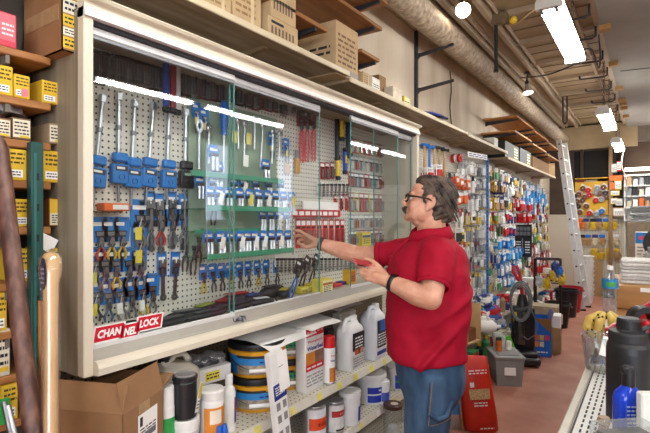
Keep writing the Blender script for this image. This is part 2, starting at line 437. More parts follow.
b = MB(); b.tube([(p.x, p.y, 3.47), (p.x, p.y, 3.02)], .016, BLACK, 10).tube([(p.x, p.y, 3.03), (p.x, p.y, 2.98)], [.016, .024], BLACK, 10)
tag(b.build('hanging_rod'), 'straight black rod hanging from the ceiling beam', 'rod')
b = MB(); q = onZ(565, 118, 3.2)
for s in (-.03, .03): b.tube([(q.x + s, q.y, 3.54), (q.x + s, q.y, 3.15), (q.x, q.y, 3.1)], .012, DARK, 8)
tag(b.build('hanging_strap'), 'black looped strap hanging from the ceiling far down the aisle', 'strap')
# wall standard with two black arms
t = thing('wall_bracket', 'black wall standard carrying two empty shelf arms on the bare plaster', 'bracket', (-1.79, 4.07, 2.6))
MB().box((-.008, -.018, .0), (.02, .018, .80), DARK, .003).build('standard', t)
for z in (.12, .44):
    b = MB(); b.prism([(.0, z), (.04, z + .045), (.36, z + .085), (.36, z + .105), (.05, z + .075), (.0, z + .08)], -.012, .012, DARK); b.build('arm', t)
wire('wall_wire', [(-1.795, 5.0, 3.2), (-1.79, 5.02, 3.0), (-1.79, 4.98, 2.8), (-1.79, 5.03, 2.62)], .006, DARK, 'thin dark wire dangling on the plaster wall beyond the bracket', 'wire')
# ---- the long shelf over the cabinet and aisle goods, in lengths
SHW = wood('#857050', '#a8957a', 1, 7)
LIP = mat('#cbbd9f', .5, 0, .05, 8)
segs = [(-.2, 2.36, 2.435, 'over the sliding glass doors'), (2.37, 4.55, 2.405, 'over the cabinet end'), (4.56, 6.1, 2.395, 'over the hammers'), (6.11, 9.7, 2.335, 'over the far goods')]
for i, (y0, y1, z, w) in enumerate(segs):
    t = thing('wall_shelf', 'long plank shelf with a pale edge strip ' + w, 'shelf', (-1.78, y0, z), 0, 'lengths of the long wall shelf')
    MB().box((0, 0, 0), (.315, y1 - y0, .022), SHW, .003).build('board', t)
    MB().box((.316, 0, -.004), (.328, y1 - y0, .026), LIP, .003).build('edge_strip', t)
    n = max(2, int((y1 - y0) / .9))
    for j in range(n):
        y = (j + .5) * (y1 - y0) / n
        MB().prism([(0, -.0), (.24, 0), (.24, -.012), (.03, -.04), (0, -.04)], y - .012, y + .012, mat('#8a7452', .6)).build('bracket', t)
# ---- brown shelves high on the wall
BRN = wood('#8a5a2c', '#a9743c', 1, 8)
def highshelf(y0, y1, z, d, label, m=BRN):
    t = thing('wall_shelf', label, 'shelf', (-1.79, y0, z), 0, 'brown shelves high on the wall')
    MB().box((0, 0, 0), (d, y1 - y0, .024), m, .003).build('board', t)
    for y in ((.12, y1 - y0 - .1) if y1 - y0 > .5 else (.2,)):
        MB().prism([(0, -.002), (d - .01, -.002), (d - .01, -.02), (.04, -.045), (0, -.06)], y - .01, y + .01, DARK).build('bracket', t)
    return t
highshelf(2.56, 2.80, 2.64, .30, 'short brown board end high on the wall beyond the large tan box')
highshelf(.6, 2.18, 2.64, .30, 'brown board shelf high on the wall, lowest of the stack above the cabinet')
highshelf(.6, 2.82, 2.855, .31, 'brown board shelf high on the wall, second of the stack above the cabinet')
highshelf(.6, 2.9, 3.06, .31, 'brown board shelf high on the wall, third and highest above the cabinet')
for j, (y0, y1, z) in enumerate(((6.2, 7.3, 2.86), (6.1, 7.1, 2.66), (7.35, 8.4, 2.84), (7.2, 8.3, 2.64), (8.45, 9.6, 2.82), (8.4, 9.5, 2.62))):
    highshelf(y0, y1, z, .42, 'orange-brown board shelf high on the far wall, %s, %s along' % ('upper row' if j % 2 == 0 else 'lower row', ordn(j // 2)), wood('#a9733a', '#c08a4c', 1, 8))
# ================= the glass-fronted tool cabinet
LC = 2.568
POSTM = mat('#d6cdb8', .45, 0, .05, 5, 0, 80, (1, 1, .3))
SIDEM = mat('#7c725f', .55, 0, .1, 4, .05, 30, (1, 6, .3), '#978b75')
def xprof(b, prof, x0, x1, m):
    b.loft([[Vector((x0, y, z)) for y, z in prof], [Vector((x1, y, z)) for y, z in prof]], m, True, False)
    return b
GLASS = clear('#fdffff', .05)
GEDGE = mat('#4f8f86', .25, 0, .05)
ALU = mat('#dcdcda', .35, .15, .03)
cab = thing('display_cabinet', 'long cream tool cabinet on the wall with sliding glass doors and pegboard inside', 'cabinet', (-1.45, .772, 1.10), PI / 2)
MB().box((.02, .305, .03), (LC - .02, .33, 1.15), pegboard('#d6d2c6', .0254, .18)).build('back_panel', cab)
MB().box((.648, .296, .30), (1.268, .3045, 1.06), mat('#8fa18c', .5, 0, .06, 6)).build('green_panel', cab)['label'] = 'pale green board'
for x in (0, LC - .02):
    MB().box((x, .03, .0), (x + .02, .33, 1.16), SIDEM if x == 0 else POSTM).build('side_panel', cab)  # far panel coloured lighter to stand for bright reflections in its door
for x in (0, LC - .032):
    MB().box((x, -.008, 0), (x + .032, .03, 1.16), POSTM, .003).build('front_post', cab)
MB().box((.02, .03, .055), (LC - .02, .31, .07), POSTM).build('shelf_board', cab)
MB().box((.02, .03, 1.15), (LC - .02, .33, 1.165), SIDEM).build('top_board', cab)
b = xprof(MB(), [(.0, .0), (.03, .0), (.03, .088), (.022, .088), (.012, .05), (-.004, .044)], .032, LC - .032, mat('#aaa59a', .45, .1, .05, 5))
xprof(b, [(-.034, .004), (.0, .0), (.0, .044), (-.018, .046), (-.032, .040), (-.037, .026)], .032, LC - .032, mat('#d9d0bb', .4, 0, .04, 5, 0, 80, (.3, 1, 1)))
b.build('sill_ledge', cab)
b = xprof(MB(), [(-.012, 1.148), (.03, 1.13), (.03, 1.195), (-.03, 1.195), (-.036, 1.188), (-.03, 1.180), (-.008, 1.176)], 0, LC, POSTM)
xprof(b, [(-.02, 1.127), (.03, 1.127), (.03, 1.149), (-.016, 1.149)], .0, LC, WHITE); b.build('cornice', cab)
xprof(MB(), [(.004, 1.113), (.06, 1.113), (.06, 1.13), (.004, 1.13)], .032, LC - .032, DARK).build('door_track', cab)
doors = [(.033, .672, .022), (.660, 1.334, .040), (1.628, 2.268, .022), (1.948, LC - .035, .040)]
for i, (x0, x1, y) in enumerate(doors):
    d = MB().box((x0, y, .075), (x0 + .004, y + .006, 1.10), GEDGE).box((x1 - .004, y, .075), (x1, y + .006, 1.10), GEDGE).box((x0, y, .074), (x1, y + .006, .078), GEDGE).box((x0, y, 1.098), (x1, y + .006, 1.102), GEDGE).build('sliding_door', cab)
    MB().box((x0 + .004, y, .078), (x1 - .004, y + .006, 1.098), GLASS).build('glass', d)
    MB().box((x0, y - .004, 1.088), (x1, y + .010, 1.112), ALU, .002).box((x0, y - .003, 1.076), (x1, y + .009, 1.086), mat('#8d8f92', .4, .3)).build('top_rail', d)
    MB().box((x0, y - .003, .070), (x1, y + .009, .092), ALU, .002).build('bottom_rail', d)
    if i == 0: door0 = d
b = MB(); b.lathe([(0, -.012), (.011, -.012), (.013, -.008), (.013, .01)], CHROME, n=16, mtx=Matrix.Translation((.70, .008, .062)) @ Matrix.Rotation(PI / 2, 4, 'X')).box((.655, .004, .053), (.728, .022, .071), STEEL, .004)
b.build('lock', cab)['label'] = 'small chrome lock on the sill'
# the sticker on the glass: three slanted red boxes stepping up, white letters
st = MB(); RS = mat('#c3122b', .4, 0, 0)
ox, oz, an = .128, .122, .155
def slab(x0, x1, z0, z1, y, m, sh=.16):
    st.raw([Vector((x0 + sh * z0, y, z0)), Vector((x1 + sh * z0, y, z0)), Vector((x1 + sh * z1, y, z1)), Vector((x0 + sh * z1, y, z1))], [(0, 1, 2, 3)], m)
pieces = [('CHAN', -.152, -.028, -.004), ('NEL', -.034, .046, -.016), ('LOCK', .040, .160, .004)]
for tx, x0, x1, dz in pieces: slab(x0 - .008, x1 + .008, dz - .034, dz + .036, -.0004, WHITE)
for tx, x0, x1, dz in pieces:
    slab(x0, x1, dz - .028, dz + .030, -.0008, RS); st.text(tx, (x0 + x1) / 2, dz + .001, -.0013, .034, WHITE, .045, .2, x1 - x0 - .022)
stk = st.build('sticker', door0); stk['label'] = 'red and white lettered sticker low on the first glass door'
stk.location = (ox + .045, .0212, oz); stk.scale = (.80, 1, .80)
# ---- tools: kinds
def peg_hook(b, z=0):
    b.tube([(0, .02, z + .006), (0, -.004, z + .006), (0, -.03, z + .004), (0, -.034, z + .012)], .0018, STEEL, 5)
def mk_bar(col, L):
    t = thing('socket_bar', '', 'tool')
    b = MB(); b.tube([(0, -.012, .0), (0, -.012, -L)], .0075, CHROME, 10).box((-.011, -.022, -.03), (.011, -.002, 0), CHROME, .003).box((-.01, -.02, -L * .5 - .01), (.01, -.004, -L * .5 + .01), STEEL, .003); b.build('shaft', t)
    b = MB(); b.tube([(0, -.012, -L), (.003, -.012, -L - .14)], [.006, .005], STEEL, 8); b.build('lower_shaft', t)
    m = {'b': BLUE, 'k': BLACK}[col]
    b = MB(); b.box((-.033, -.034, -L - .075), (.033, -.006, -L - .005), m, .006, None, 2).box((-.028, -.036, -L + .002), (.028, -.008, -L + .035), m, .006).panel(-.024, .024, -L - .03, -L - .012, -.0345, DARK).panel(-.018, .012, -L - .024, -L - .016, -.035, WHITE)
    b.lathe([(0, -.001), (.010, -.001), (.010, .002)], INK, n=12, mtx=Matrix.Translation((0, -.0345, -L - .052)) @ Matrix.Rotation(PI / 2, 4, 'X')); b.build('holder', t)
    return t
def plier_halves(t, hm, L=.12, z0=-.092, jm=STEEL):
    b = MB()
    b.prism([(-.010, z0), (-.008, z0 + .022), (-.002, z0 + .03), (.008, z0 + .024), (.011, z0), (.007, z0 - .010), (-.007, z0 - .010)], -.018, -.008, jm); b.lathe([(0, -.002), (.006, -.002), (.006, .004)], DARK, n=10, mtx=Matrix.Translation((0, -.018, z0 - .002)) @ Matrix.Rotation(PI / 2, 4, 'X')); b.build('jaws', t)
    for s in (-1, 1):
        MB().tube([(s * .004, -.013, z0 - .008), (s * .014, -.013, z0 - .03), (s * .017, -.013, z0 - L * .6), (s * .012, -.013, z0 - L)], [.004, .005, .0055, .004], hm, 8).build('handle', t)
def mk_pliers(card, hand, L, tagc):
    t = thing('carded_pliers', '', 'pliers')
    cm = mat(card, .5, 0, .06); b = MB()
    b.prism([(-.031, -.082), (.031, -.082), (.035, -.012), (.027, .012), (-.027, .012), (-.035, -.012)], -.004, -.002, cm).panel(-.026, .008, -.022, -.008, -.0045, WHITE).prism([(-.017, -.040), (.017, -.040), (.012, -.064), (-.012, -.064)], -.010, -.004, DARK).panel(-.014, .012, -.058, -.044, -.0104, STEEL); peg_hook(b); b.build('card', t)
    plier_halves(t, mat(hand, .4, 0, .06), L)
    if tagc:
        b = MB(); b.box((-.026, -.022, -.122), (-.002, -.0215, -.080), mat(tagc, .7, 0, .04)).tube([(0, -.018, -.05), (-.012, -.022, -.08)], .0008, PAPER, 4); b.build('price_tag', t)
    return t
def mk_wrench(card, L):
    t = thing('long_wrench', '', 'wrench')
    b = MB(); b.box((-.024, -.005, -.095), (.024, -.003, .01), mat(card, .5, 0, .06), .0).panel(-.016, .016, -.04, -.012, -.0055, WHITE).panel(-.018, .018, -.085, -.05, -.0055, DARK); peg_hook(b); b.build('card', t)
    b = MB(); b.prism([(-.006, -.06), (.006, -.06), (.0075, -L), (-.0075, -L)], -.014, -.008, STEEL).lathe([(.006, -.004), (.014, -.004), (.014, .004), (.006, .004)], STEEL, n=14, mtx=Matrix.Translation((0, -.011, -L - .010)) @ Matrix.Rotation(PI / 2, 4, 'X'))
    b.prism([(-.016, -.055), (.016, -.055), (.018, -.025), (.008, -.022), (.006, -.038), (-.006, -.038), (-.008, -.022), (-.018, -.025)], -.016, -.007, STEEL); b.build('shaft', t)
    return t
def mk_socket(tagc):
    t = thing('carded_socket', '', 'socket')
    b = MB(); b.prism([(-.026, -.03), (.026, -.03), (.032, 0), (.022, .022), (-.022, .022), (-.032, 0)], -.004, -.002, BLUE).panel(-.020, .020, -.004, .008, -.0045, WHITE).box((-.024, -.012, -.026), (.024, -.003, -.012), DARK, .003); peg_hook(b); b.build('card', t)
    b = MB()
    for x in (-.011, .011): b.tube([(x, -.012, -.028), (x, -.012, -.05), (x, -.012, -.052), (x, -.012, -.085)], [.0075, .0075, .0092, .0092], CHROME, 12)
    b.build('sockets', t)
    if tagc: MB().box((-.012, -.026, -.06), (.014, -.0255, -.005), mat(tagc, .7, 0, .03), 0, Matrix.Rotation(.3, 4, 'Y')).build('price_tag', t)
    return t
def mk_screwdriver(hc, L):
    t = thing('screwdriver', '', 'screwdriver')
    hm = mat(hc, .35, 0, .06)
    MB().tube([(0, -.016, 0), (0, -.016, -.01), (0, -.016, -.05), (0, -.016, -.085), (0, -.016, -.10), (0, -.016, -.11)], [.009, .014, .0155, .012, .009, .011], hm, 10).build('handle', t)
    MB().tube([(0, -.016, -.11), (0, -.016, -L), (0, -.016, -L - .012)], [.004, .004, .002], CHROME, 8).build('shaft', t)
    return t
def mk_ratchet(L, ring):
    t = thing('chrome_ratchet', '', 'ratchet')
    b = MB(); b.tube([(0, -.014, -.04), (0, -.014, -L * .55), (0, -.014, -L)], [.005, .006, .0065], CHROME, 8)
    b.build('shaft', t)
    b = MB()
    if ring: b.lathe([(.010, -.006), (.021, -.006), (.021, .006), (.010, .006)], CHROME, n=16, mtx=Matrix.Translation((0, -.014, -.02)) @ Matrix.Scale(1.5, 4, (0, 0, 1)) @ Matrix.Rotation(PI / 2, 4, 'X'))
    else: b.ball((0, -.014, -.02), (.015, .010, .022), CHROME).box((-.007, -.034, -.027), (.007, -.02, -.013), STEEL, .002)
    b.build('head', t)
    return t
def mk_blister(col, h, w, bit):
    t = thing('blister_pack', '', 'blister pack')
    b = MB(); b.box((-w / 2, -.003, -h), (w / 2, -.001, .012), mat(col, .4, 0, .08), 0).panel(-w * .4, w * .4, -h * .16, .002, -.0035, WHITE).panel(-w * .4, w * .4, -h * .28, -h * .2, -.0035, INK); peg_hook(b); b.build('card', t)
    b = MB(); b.tube([(0, -.012, -h * .34), (0, -.012, -h * .92)], w * .18, mat(bit, .35, .4, .1), 8); b.build('drill_bit', t)
    MB().box((-w * .36, -.022, -h * .95), (w * .36, -.003, -h * .31), clear('#ffffff', .08, .06), .006).build('bubble', t)
    return t
def mk_bit(L, r):
    t = thing('drill_bit', '', 'drill bit')
    b = MB(); b.tube([(0, -.012, 0), (0, -.012, -.012), (0, -.012, -.013)], [r * 1.5, r * 1.5, r], mat('#3a3a3e', .5), 8)
    for i in range(9):
        z = -.013 - (L - .013) * i / 9; b.tube([(0, -.012, z), (0, -.012, z - (L - .013) / 9)], [r, r * .72], STEEL if i % 2 else CHROME, 8)
    b.build('shank', t)
    MB().box((-r * 2, -.006, -.05), (r * 2, -.004, .015), mat('#e2ddd0', .6), 0).build('card', t)
    return t
def mk_level(c1, c2, L):
    t = thing('long_tool', '', 'tool')
    MB().box((-.016, -.03, -L), (.016, -.006, 0), mat(c1, .4, 0, .08), .004).panel(-.012, .012, -L * .62, -L * .2, -.0305, mat(c2, .4)).build('body', t)
    MB().box((-.02, -.034, -L - .03), (.02, -.004, -L), BLACK, .006).box((-.018, -.032, 0), (.018, -.004, .03), BLACK, .006).build('end_cap', t)
    return t
KB, KP, KW, KS, KD, KR, KBL, KBT, KL = [Kit(f) for f in (mk_bar, mk_pliers, mk_wrench, mk_socket, mk_screwdriver, mk_ratchet, mk_blister, mk_bit, mk_level)]
BX = -1.752
BL = '#1c74c0'
def hang(px, py, X=BX): return onX(px, py, X)
# long bars in the first bay
for i, (px, py, tl, L, c) in enumerate(((101, 95, .10, .25, 'b'), (117, 93, .01, .25, 'b'), (133, 100, .05, .25, 'b'), (152, 103, .10, .25, 'b'), (167, 106, .03, .25, 'b'), (184, 109, .02, .25, 'k'))):
    KB.put((c, L), 'chrome socket bar in a %s holder behind the first door, %s from the cream post' % ('black' if c == 'k' else 'blue', ordn(i)), hang(px, py), PI / 2, tl, 1.12, 'long bars in the cabinet')
G1 = 'carded pliers in the cabinet'
rowsP = [
 # px, py, handle colour, tag, row text
 (99, 220, '#c33a30', '', 'under the orange package'), (110, 220, '#d8b52a', '', 'under the orange package'), (122, 220, '#d8b52a', '', 'under the orange package'),
 (94, 250, '#3b3b3e', '#d8cf5a', 'in the row above the lowest'), (104, 250, '#55565a', '', 'in the row above the lowest'), (115, 250, '#d0ad2a', '', 'in the row above the lowest'), (127, 250, '#6a4a3a', '', 'in the row above the lowest'), (139, 250, '#3b3b3e', '', 'in the row above the lowest'),
 (95, 281, '#3c3c40', '#dccc3a', 'in the lowest row above the sticker'), (108, 282, '#4c6a8a', '', 'in the lowest row above the sticker'), (119, 281, '#55565a', '#eceae4', 'in the lowest row above the sticker'), (130, 280, '#3b3b3e', '', 'in the lowest row above the sticker'), (141, 279, '#d8b52a', '#eceae4', 'in the lowest row above the sticker'), (152, 276, '#3b3b3e', '', 'in the lowest row above the sticker')]
cnt = {}
for px, py, hc, tg, row in rowsP:
    i = cnt.get(row, 0); cnt[row] = i + 1
    KP.put((BL, {'#3b3b3e': '#66676b', '#55565a': '#7c7d80'}.get(hc, hc), .055, tg), 'blue carded pliers %s, %s from the cream post' % (row, ordn(i)), hang(px, py), PI / 2, R.uniform(-.06, .06), 1.05, G1)
for i, (px, py, tg) in enumerate(((139, 203, '#d9c53a'), (147, 203, ''), (140, 226, '#d9c53a'), (160, 203, ''), (171, 203, ''), (182, 203, ''))):
    KP.put(('#2a2a2e' if px == 160 else BL, '#b01c24' if px == 160 else '#6b6c70', .055, tg), '%s large carded pliers below the socket bars, %s from the cream post' % ('black and red' if px == 160 else 'blue', ordn(i)), hang(px, py), PI / 2, R.uniform(-.05, .05), 1.25, 'large pliers below the bars')
KW.put((BL, .17), 'long wrench on a blue card hanging above the sticker end, first of two', hang(161, 254), PI / 2, -.02, 1.05, 'long wrenches in the cabinet')
KW.put((BL, .17), 'long wrench on a blue card beside the green board, second of two', hang(175, 254), PI / 2, .06, 1.05, 'long wrenches in the cabinet')
for i, (px, py) in enumerate(((149, 196), (158, 198), (171, 196), (183, 198))):
    KW.put((BL, .2), 'steel wrench on a blue card below the socket bars, %s from the cream post' % ordn(i), hang(px, py - 2), PI / 2, R.uniform(-.03, .03), 1.1, 'steel wrenches below the bars')
p = hang(109, 204); t = thing('orange_package', 'orange and white package lying on pegs above the blue pliers', 'package', (BX, p.y, p.z - .02), PI / 2)
MB().box((-.055, -.06, -.008), (.055, -.004, .022), ORANGE, .004).panel(-.02, .045, -.002, .016, -.0605, WHITE).build('carton', t); MB().box((-.075, -.05, -.014), (.03, -.004, -.008), mat('#6a4a30', .6), .002).build('tray', t)
# dark carded tools topping the first two bays, partly standing for reflections
for i, (px, py) in enumerate(((97, 56), (110, 58), (128, 60), (143, 64), (160, 66), (176, 70), (192, 76), (206, 78), (240, 84), (254, 90), (268, 92), (283, 98))):
    c = ('#33302e', '#6e2f2a', '#2c2e36', '#8e8a82')[i % 4]
    KBL.put((c, .11, .06, '#6a6a70'), '%s card in the top row of the cabinet, %s from the cream post' % (('grey', 'brick red', 'dark', 'pale')[i % 4], ordn(i)), hang(px, py), PI / 2, 0, 1, 'cards in the top row')
for i, (px, py, c) in enumerate(((164, 62, '#23408e'), (171, 64, '#8e2a2a'), (175, 66, '#c8c8cc'))):
    KL.put((c, c, .24), 'slim %s tool hanging in the top row behind the first door' % ('navy', 'maroon', 'silver')[i], hang(px, py, -1.70), PI / 2, 0, .8, 'slim tools in the top row')
for i, px in enumerate(range(94, 318, 9)):  # dark cards put in partly for shade and reflection under the cabinet top
    py = 43 + (px - 94) * .245; c = ('#2f2c2b', '#3a3532', '#6a2a26', '#26282e', '#7a3028', '#a9a49a', '#2c2a2c')[(i * 5) % 7]
    KBL.put((c, .13, .066, '#4a4a50'), '%s card partly standing for shade under the cabinet top, %s from the cream post' % ({'#6a2a26': 'maroon', '#7a3028': 'rust red', '#a9a49a': 'pale grey'}.get(c, 'dark'), ordn(i)), hang(px, py, -1.748), PI / 2, 0, 1.1, 'cards in the crowded back row')
# long chrome tools on the green board
for i, (px, py, L, rg) in enumerate(((197, 122, .22, 1), (207, 124, .19, 0), (236, 116, .17, 0), (243, 120, .22, 0), (253, 116, .18, 0), (261, 122, .25, 0), (271, 128, .2, 0), (278, 130, .17, 0))):
    KR.put((L, rg), 'chrome ratchet tool %s on the green board, %s from the first bars' % ('with a ring end' if rg else 'hanging', ordn(i)), hang(px, py, -1.74), PI / 2, R.uniform(-.02, .1), 1, 'chrome tools on the green board')
KD.put(('#1565b8', .26), 'big blue-handled driver hanging on the green board', hang(221, 102, -1.735), PI / 2, .02, 1.5)
for i, (px, py) in enumerate(((196, 104), (204, 110), (271, 134), (286, 140))):
    KP.put((BL, '#55565a', .08, '#e3d7a0'), 'small blue card with a pale tag high on the green board, %s along' % ordn(i), hang(px, py, -1.74), PI / 2, 0, .8, 'small cards high on the green board')
for i, (px, py, h) in enumerate(((235, 131, 0), (249, 133, 0), (246, 155, 1))):
    p = hang(px, py, -1.71)
    tag(MB().box((-.018, -.002, -.06), (.018, 0, .0), mat('#d9cf7a' if not h else '#eeeeea', .7), 0).build('price_tag', None, p, (0, .05, PI / 2)), '%s paper tag dangling among the chrome ratchets, %s along' % ('yellowish' if not h else 'white', ordn(i)), 'tag', 'paper tags on the green board')
for i, (px, py) in enumerate(((213, 150), (217, 166), (265, 164))):
    KS.put(('',), 'blue carded socket hanging in front of the green board, %s along' % ordn(i), hang(px, py, -1.70), PI / 2, 0, 1.15, 'sockets on the green board')
# the rack of green-edged glass shelves
GE = mat('#3f8f6e', .3, 0, .06)
rk = thing('display_rack', 'three-tier rack of green-edged glass shelves inside the cabinet', 'rack', (-1.74, 1.385, 1.40), PI / 2)
for j, (z, x0, x1, d) in enumerate(((.02, 0, .60, .16), (.235, .0, .58, .15), (.39, -.02, .60, .08))):
    s = MB().box((x0, -d, z), (x1, 0, z + .006), clear('#cfeadd', .05, .06, '#8fc0a8')).build('shelf', rk)
    MB().box((x0, -d - .006, z - .006), (x1, -d, z + .020), GE, .002).build('edge', s)
MB().box((.0, -.08, .135), (.6, -.01, .140), clear('#cfeadd', .05, .08, '#8fc0a8')).box((0, -.084, .13), (.6, -.08, .146), GE).build('shelf', rk)
for x in (.003, .597): MB().tube([(x, -.16, .0), (x, -.15, .42)], .003, STEEL, 6).tube([(x, -.01, .0), (x, -.01, .42)], .003, STEEL, 6).build('upright', rk)
def rackrow(pxs, py, X, lab, grp, tags, sc=1.0):
    for i, px in enumerate(pxs):
        KS.put((tags[i % len(tags)],), 'blue carded socket %s, %s along the green-edged shelf' % (lab, ordn(i)), onX(px, py(px), X), PI / 2, R.uniform(-.05, .05), sc, grp)
rackrow((209, 219, 228, 239, 249, 258, 267, 275, 283, 291), lambda px: 191 + (px - 209) * .06, -1.62, 'on the upper tier', 'sockets on the upper tier', ('', '#e8e4d8', '', '', '#dcc850'))
rackrow((208, 220, 230, 240, 247, 254, 263, 271, 279, 287), lambda px: 236 - (px - 208) * .02, -1.60, 'on the lowest tier', 'sockets on the lowest tier', ('', '#e8e4d8', '', '#eeeeea', '', '#eeeeea', '#eeeeea'))
rackrow((262, 270, 278, 286), lambda px: 214, -1.66, 'hanging under the upper tier', 'sockets under the upper tier', ('', '', '#e8e4d8'))
rackrow((199, 213, 233, 243, 255, 268, 280), lambda px: 180 + (px - 199) * .04, -1.69, 'hanging under the top shelf', 'sockets under the top shelf', ('', '', '', '#e8e4d8'))
for i, px in enumerate((203, 212, 221, 229, 239, 248, 257, 266, 276)):
    KP.put((BL, ('#d8b52a', '#55565a', '#3b3b3e')[i % 3], .07, ''), 'small carded pliers on the pegboard under the green rack, %s along' % ordn(i), hang(px, 266 - i * .6), PI / 2, R.uniform(-.05, .05), .8, 'small pliers under the rack')
for i, (px, py) in enumerate(((214, 196), (199, 236), (194, 244), (186, 240))):
    KP.put(('#33363a', '#2a2a2e', .10, ''), 'dark carded tool on the pegboard beside the green rack, %s of the cluster' % ordn(i), hang(px, py - 6), PI / 2, .1, .9, 'dark tools beside the rack')
# cabinet floor: pouches and tools lying in a heap
ZF = 1.172
PCH = mat('#26282c', .5, 0, .25, 30, .25, 40)
def pouch(px, X, lx, ly, lz, rz, m, label, extra=None, z=ZF):
    p = onX(px, 300, X)
    t = thing('tool_pouch', label, 'tool pouch', (X, p.y, z), PI / 2 + rz, 'tools lying on the cabinet floor')
    b = MB(); n = 12; rings = []
    for i in range(9):
        u = i / 8; w = math.sin(PI * min(1, u * 1.0)) ** .5 * .9 + .1
        rings.append([Vector(((u - .5) * lx, math.cos(2 * PI * k / n) * ly / 2 * w, lz / 2 + math.sin(2 * PI * k / n) * lz / 2 * w)) for k in range(n)])
    b.loft(rings, m); b.build('body', t)
    b = MB(); b.box((-lx * .3, -ly * .3, lz * .93), (lx * .25, ly * .3, lz * 1.02), extra or mat('#3d4046', .4, 0, .2), .003); b.build('flap', t)
    MB().tube([(lx * .4, 0, lz * .5), (lx * .55, ly * .2, lz * .8), (lx * .6, -ly * .1, lz * .4)], .005, DARK, 6).build('strap', t)
for i, (px, X, lx, ly, lz, rz, ex, d) in enumerate(((172, -1.56, .20, .07, .035, .1, None, 'plain black'), (188, -1.60, .22, .08, .04, -.15, None, 'black ribbed'), (205, -1.66, .20, .08, .035, .2, mat('#8f9a3a', .5), 'black with an olive flap'), (207, -1.54, .22, .06, .035, .0, None, 'long black'),
     (224, -1.62, .18, .09, .05, .4, mat('#8a2420', .5), 'black with a dark red flap'), (238, -1.66, .20, .10, .06, -.1, mat('#b02a2a', .5), 'black with a red flap'), (240, -1.55, .16, .07, .04, .2, None, 'small black'), (252, -1.62, .15, .08, .05, .1, mat('#2b4a8a', .5), 'black with a blue flap'),
     (262, -1.55, .14, .06, .04, -.3, mat('#c8c8cc', .5), 'black with a grey flap'), (272, -1.66, .18, .09, .065, .0, None, 'bulky black'), (284, -1.60, .14, .07, .05, .5, mat('#cfc03a', .5), 'black with a yellow flap'))):
    pouch(px, X, lx, ly, lz, rz, PCH, d + ' tool pouch on the cabinet floor, %s from the sticker' % ordn(i), ex)
for i, (px, X, hc, L) in enumerate(((100, -1.57, '#1a1a1c', .17), (133, -1.58, '#c8501e', .14), (118, -1.66, '#1a1a1c', .2))):
    p = onX(px, 335, X)
    o = KD.put((hc, L), 'screwdriver with %s handle lying behind the sticker, %s from the post' % ('an orange' if hc == '#c8501e' else 'a black', ordn(i)), (X, p.y, ZF + .016), PI / 2, 0, 1, 'tools lying behind the sticker')
    o.rotation_euler = (0, -PI / 2, PI / 2 + (0, .1, -.1)[i]); o.location.z = ZF + .018
# ---- the red section round the gap between the doors
for i, px in enumerate((298, 303, 308, 313, 319, 325, 331, 337, 342)):
    KBL.put(('#d6281c', .165, .050, '#9a1a18'), 'red bit package in the long row below the red strip, %s along' % ordn(i), hang(px, 221), PI / 2, 0, 1, 'red bit packages in a row')
for i, px in enumerate((287, 291, 335, 341, 346)):
    KBL.put(('#c9241c', .11, .034, '#54121a'), 'red bit package in the cluster %s' % (('beside the blue sockets, first', 'beside the blue sockets, second', 'above the red row, first', 'above the red row, second', 'above the red row, third')[i]), hang(px, 201 if i < 2 else 196), PI / 2, 0, .9, 'red bit packages around the row')
p0 = hang(284, 213, -1.72); p1 = hang(341, 213, -1.72)
t = thing('label_strip', 'red shelf strip with a line of small white labels in the cabinet', 'label strip', (-1.735, p0.y, p0.z), PI / 2)
LL = p1.y - p0.y
MB().box((0, -.012, -.022), (LL, 0, .022), RED, .002).build('strip', t); b = MB()
for i in range(9): b.box((.02 + i * (LL - .04) / 9, -.014, -.012), (.02 + (i + .72) * (LL - .04) / 9, -.0121, .012), PAPER)
b.box((LL * .32, -.010, .024), (LL * .95, -.001, .075), PAPER).build('labels', t)
for i, px in enumerate((300, 306, 312)):
    KP.put(('#6e1420', '#d8404a', .19, ''), 'long pink-red handled pliers hanging near the door gap, %s of three' % ordn(i), hang(px, 112), PI / 2, R.uniform(0, .06), 1.1, 'red handled pliers')
for i, px in enumerate((286, 296)):
    p = hang(px, 157)
    t = thing('wooden_scraper', 'tan wooden handled scraper behind the second door, %s of two' % ordn(i), 'scraper', p, PI / 2, 'wooden scrapers'); MB().box((-.022, -.02, -.10), (.022, -.004, -.01), mat('#c99a5c', .6, 0, .08), .006).build('handle', t); MB().box((-.018, -.014, -.01), (.018, -.01, .04), STEEL).build('blade', t)
for i, (px, py, a, c, L) in enumerate(((335, 116, '#23242a', '#23242a', .30), (340, 116, '#e0bb22', '#c99a10', .16), (346, 118, '#2a2c34', '#33507a', .28), (343, 152, '#1f4fa0', '#e0bb22', .14), (336, 160, '#e0bb22', '#e8d060', .12), (348, 140, '#c9a020', '#30302e', .1))):
    KL.put((a, c, L), '%s long tool in the gap between the glass doors, %s of the bunch' % (('black', 'yellow', 'dark blue-marked', 'blue and yellow', 'pale yellow', 'ochre')[i], ordn(i)), hang(px, py, -1.72), PI / 2, 0, .9, 'long tools in the door gap')
for i, px in enumerate((322, 327, 332)):
    KBL.put(('#a3201e', .10, .05, '#20202a'), 'dark red set package beside the yellow tools, %s of three' % ordn(i), hang(px, 164), PI / 2, 0, 1, 'dark red packages by the gap')
n = 0
for row, (py, x0, x1, L) in enumerate(((184, 318, 347, .085), (258, 276, 365, .085))):
    for px in range(x0, x1, 4):
        KBT.put((L, .0085), 'steel drill bit in the %s row of bare bits, %s along' % (('upper', 'lower')[row], ordn(n % 40)), hang(px, py), PI / 2, 0, 1, 'bare drill bits in rows'); n += 1
    n = 0
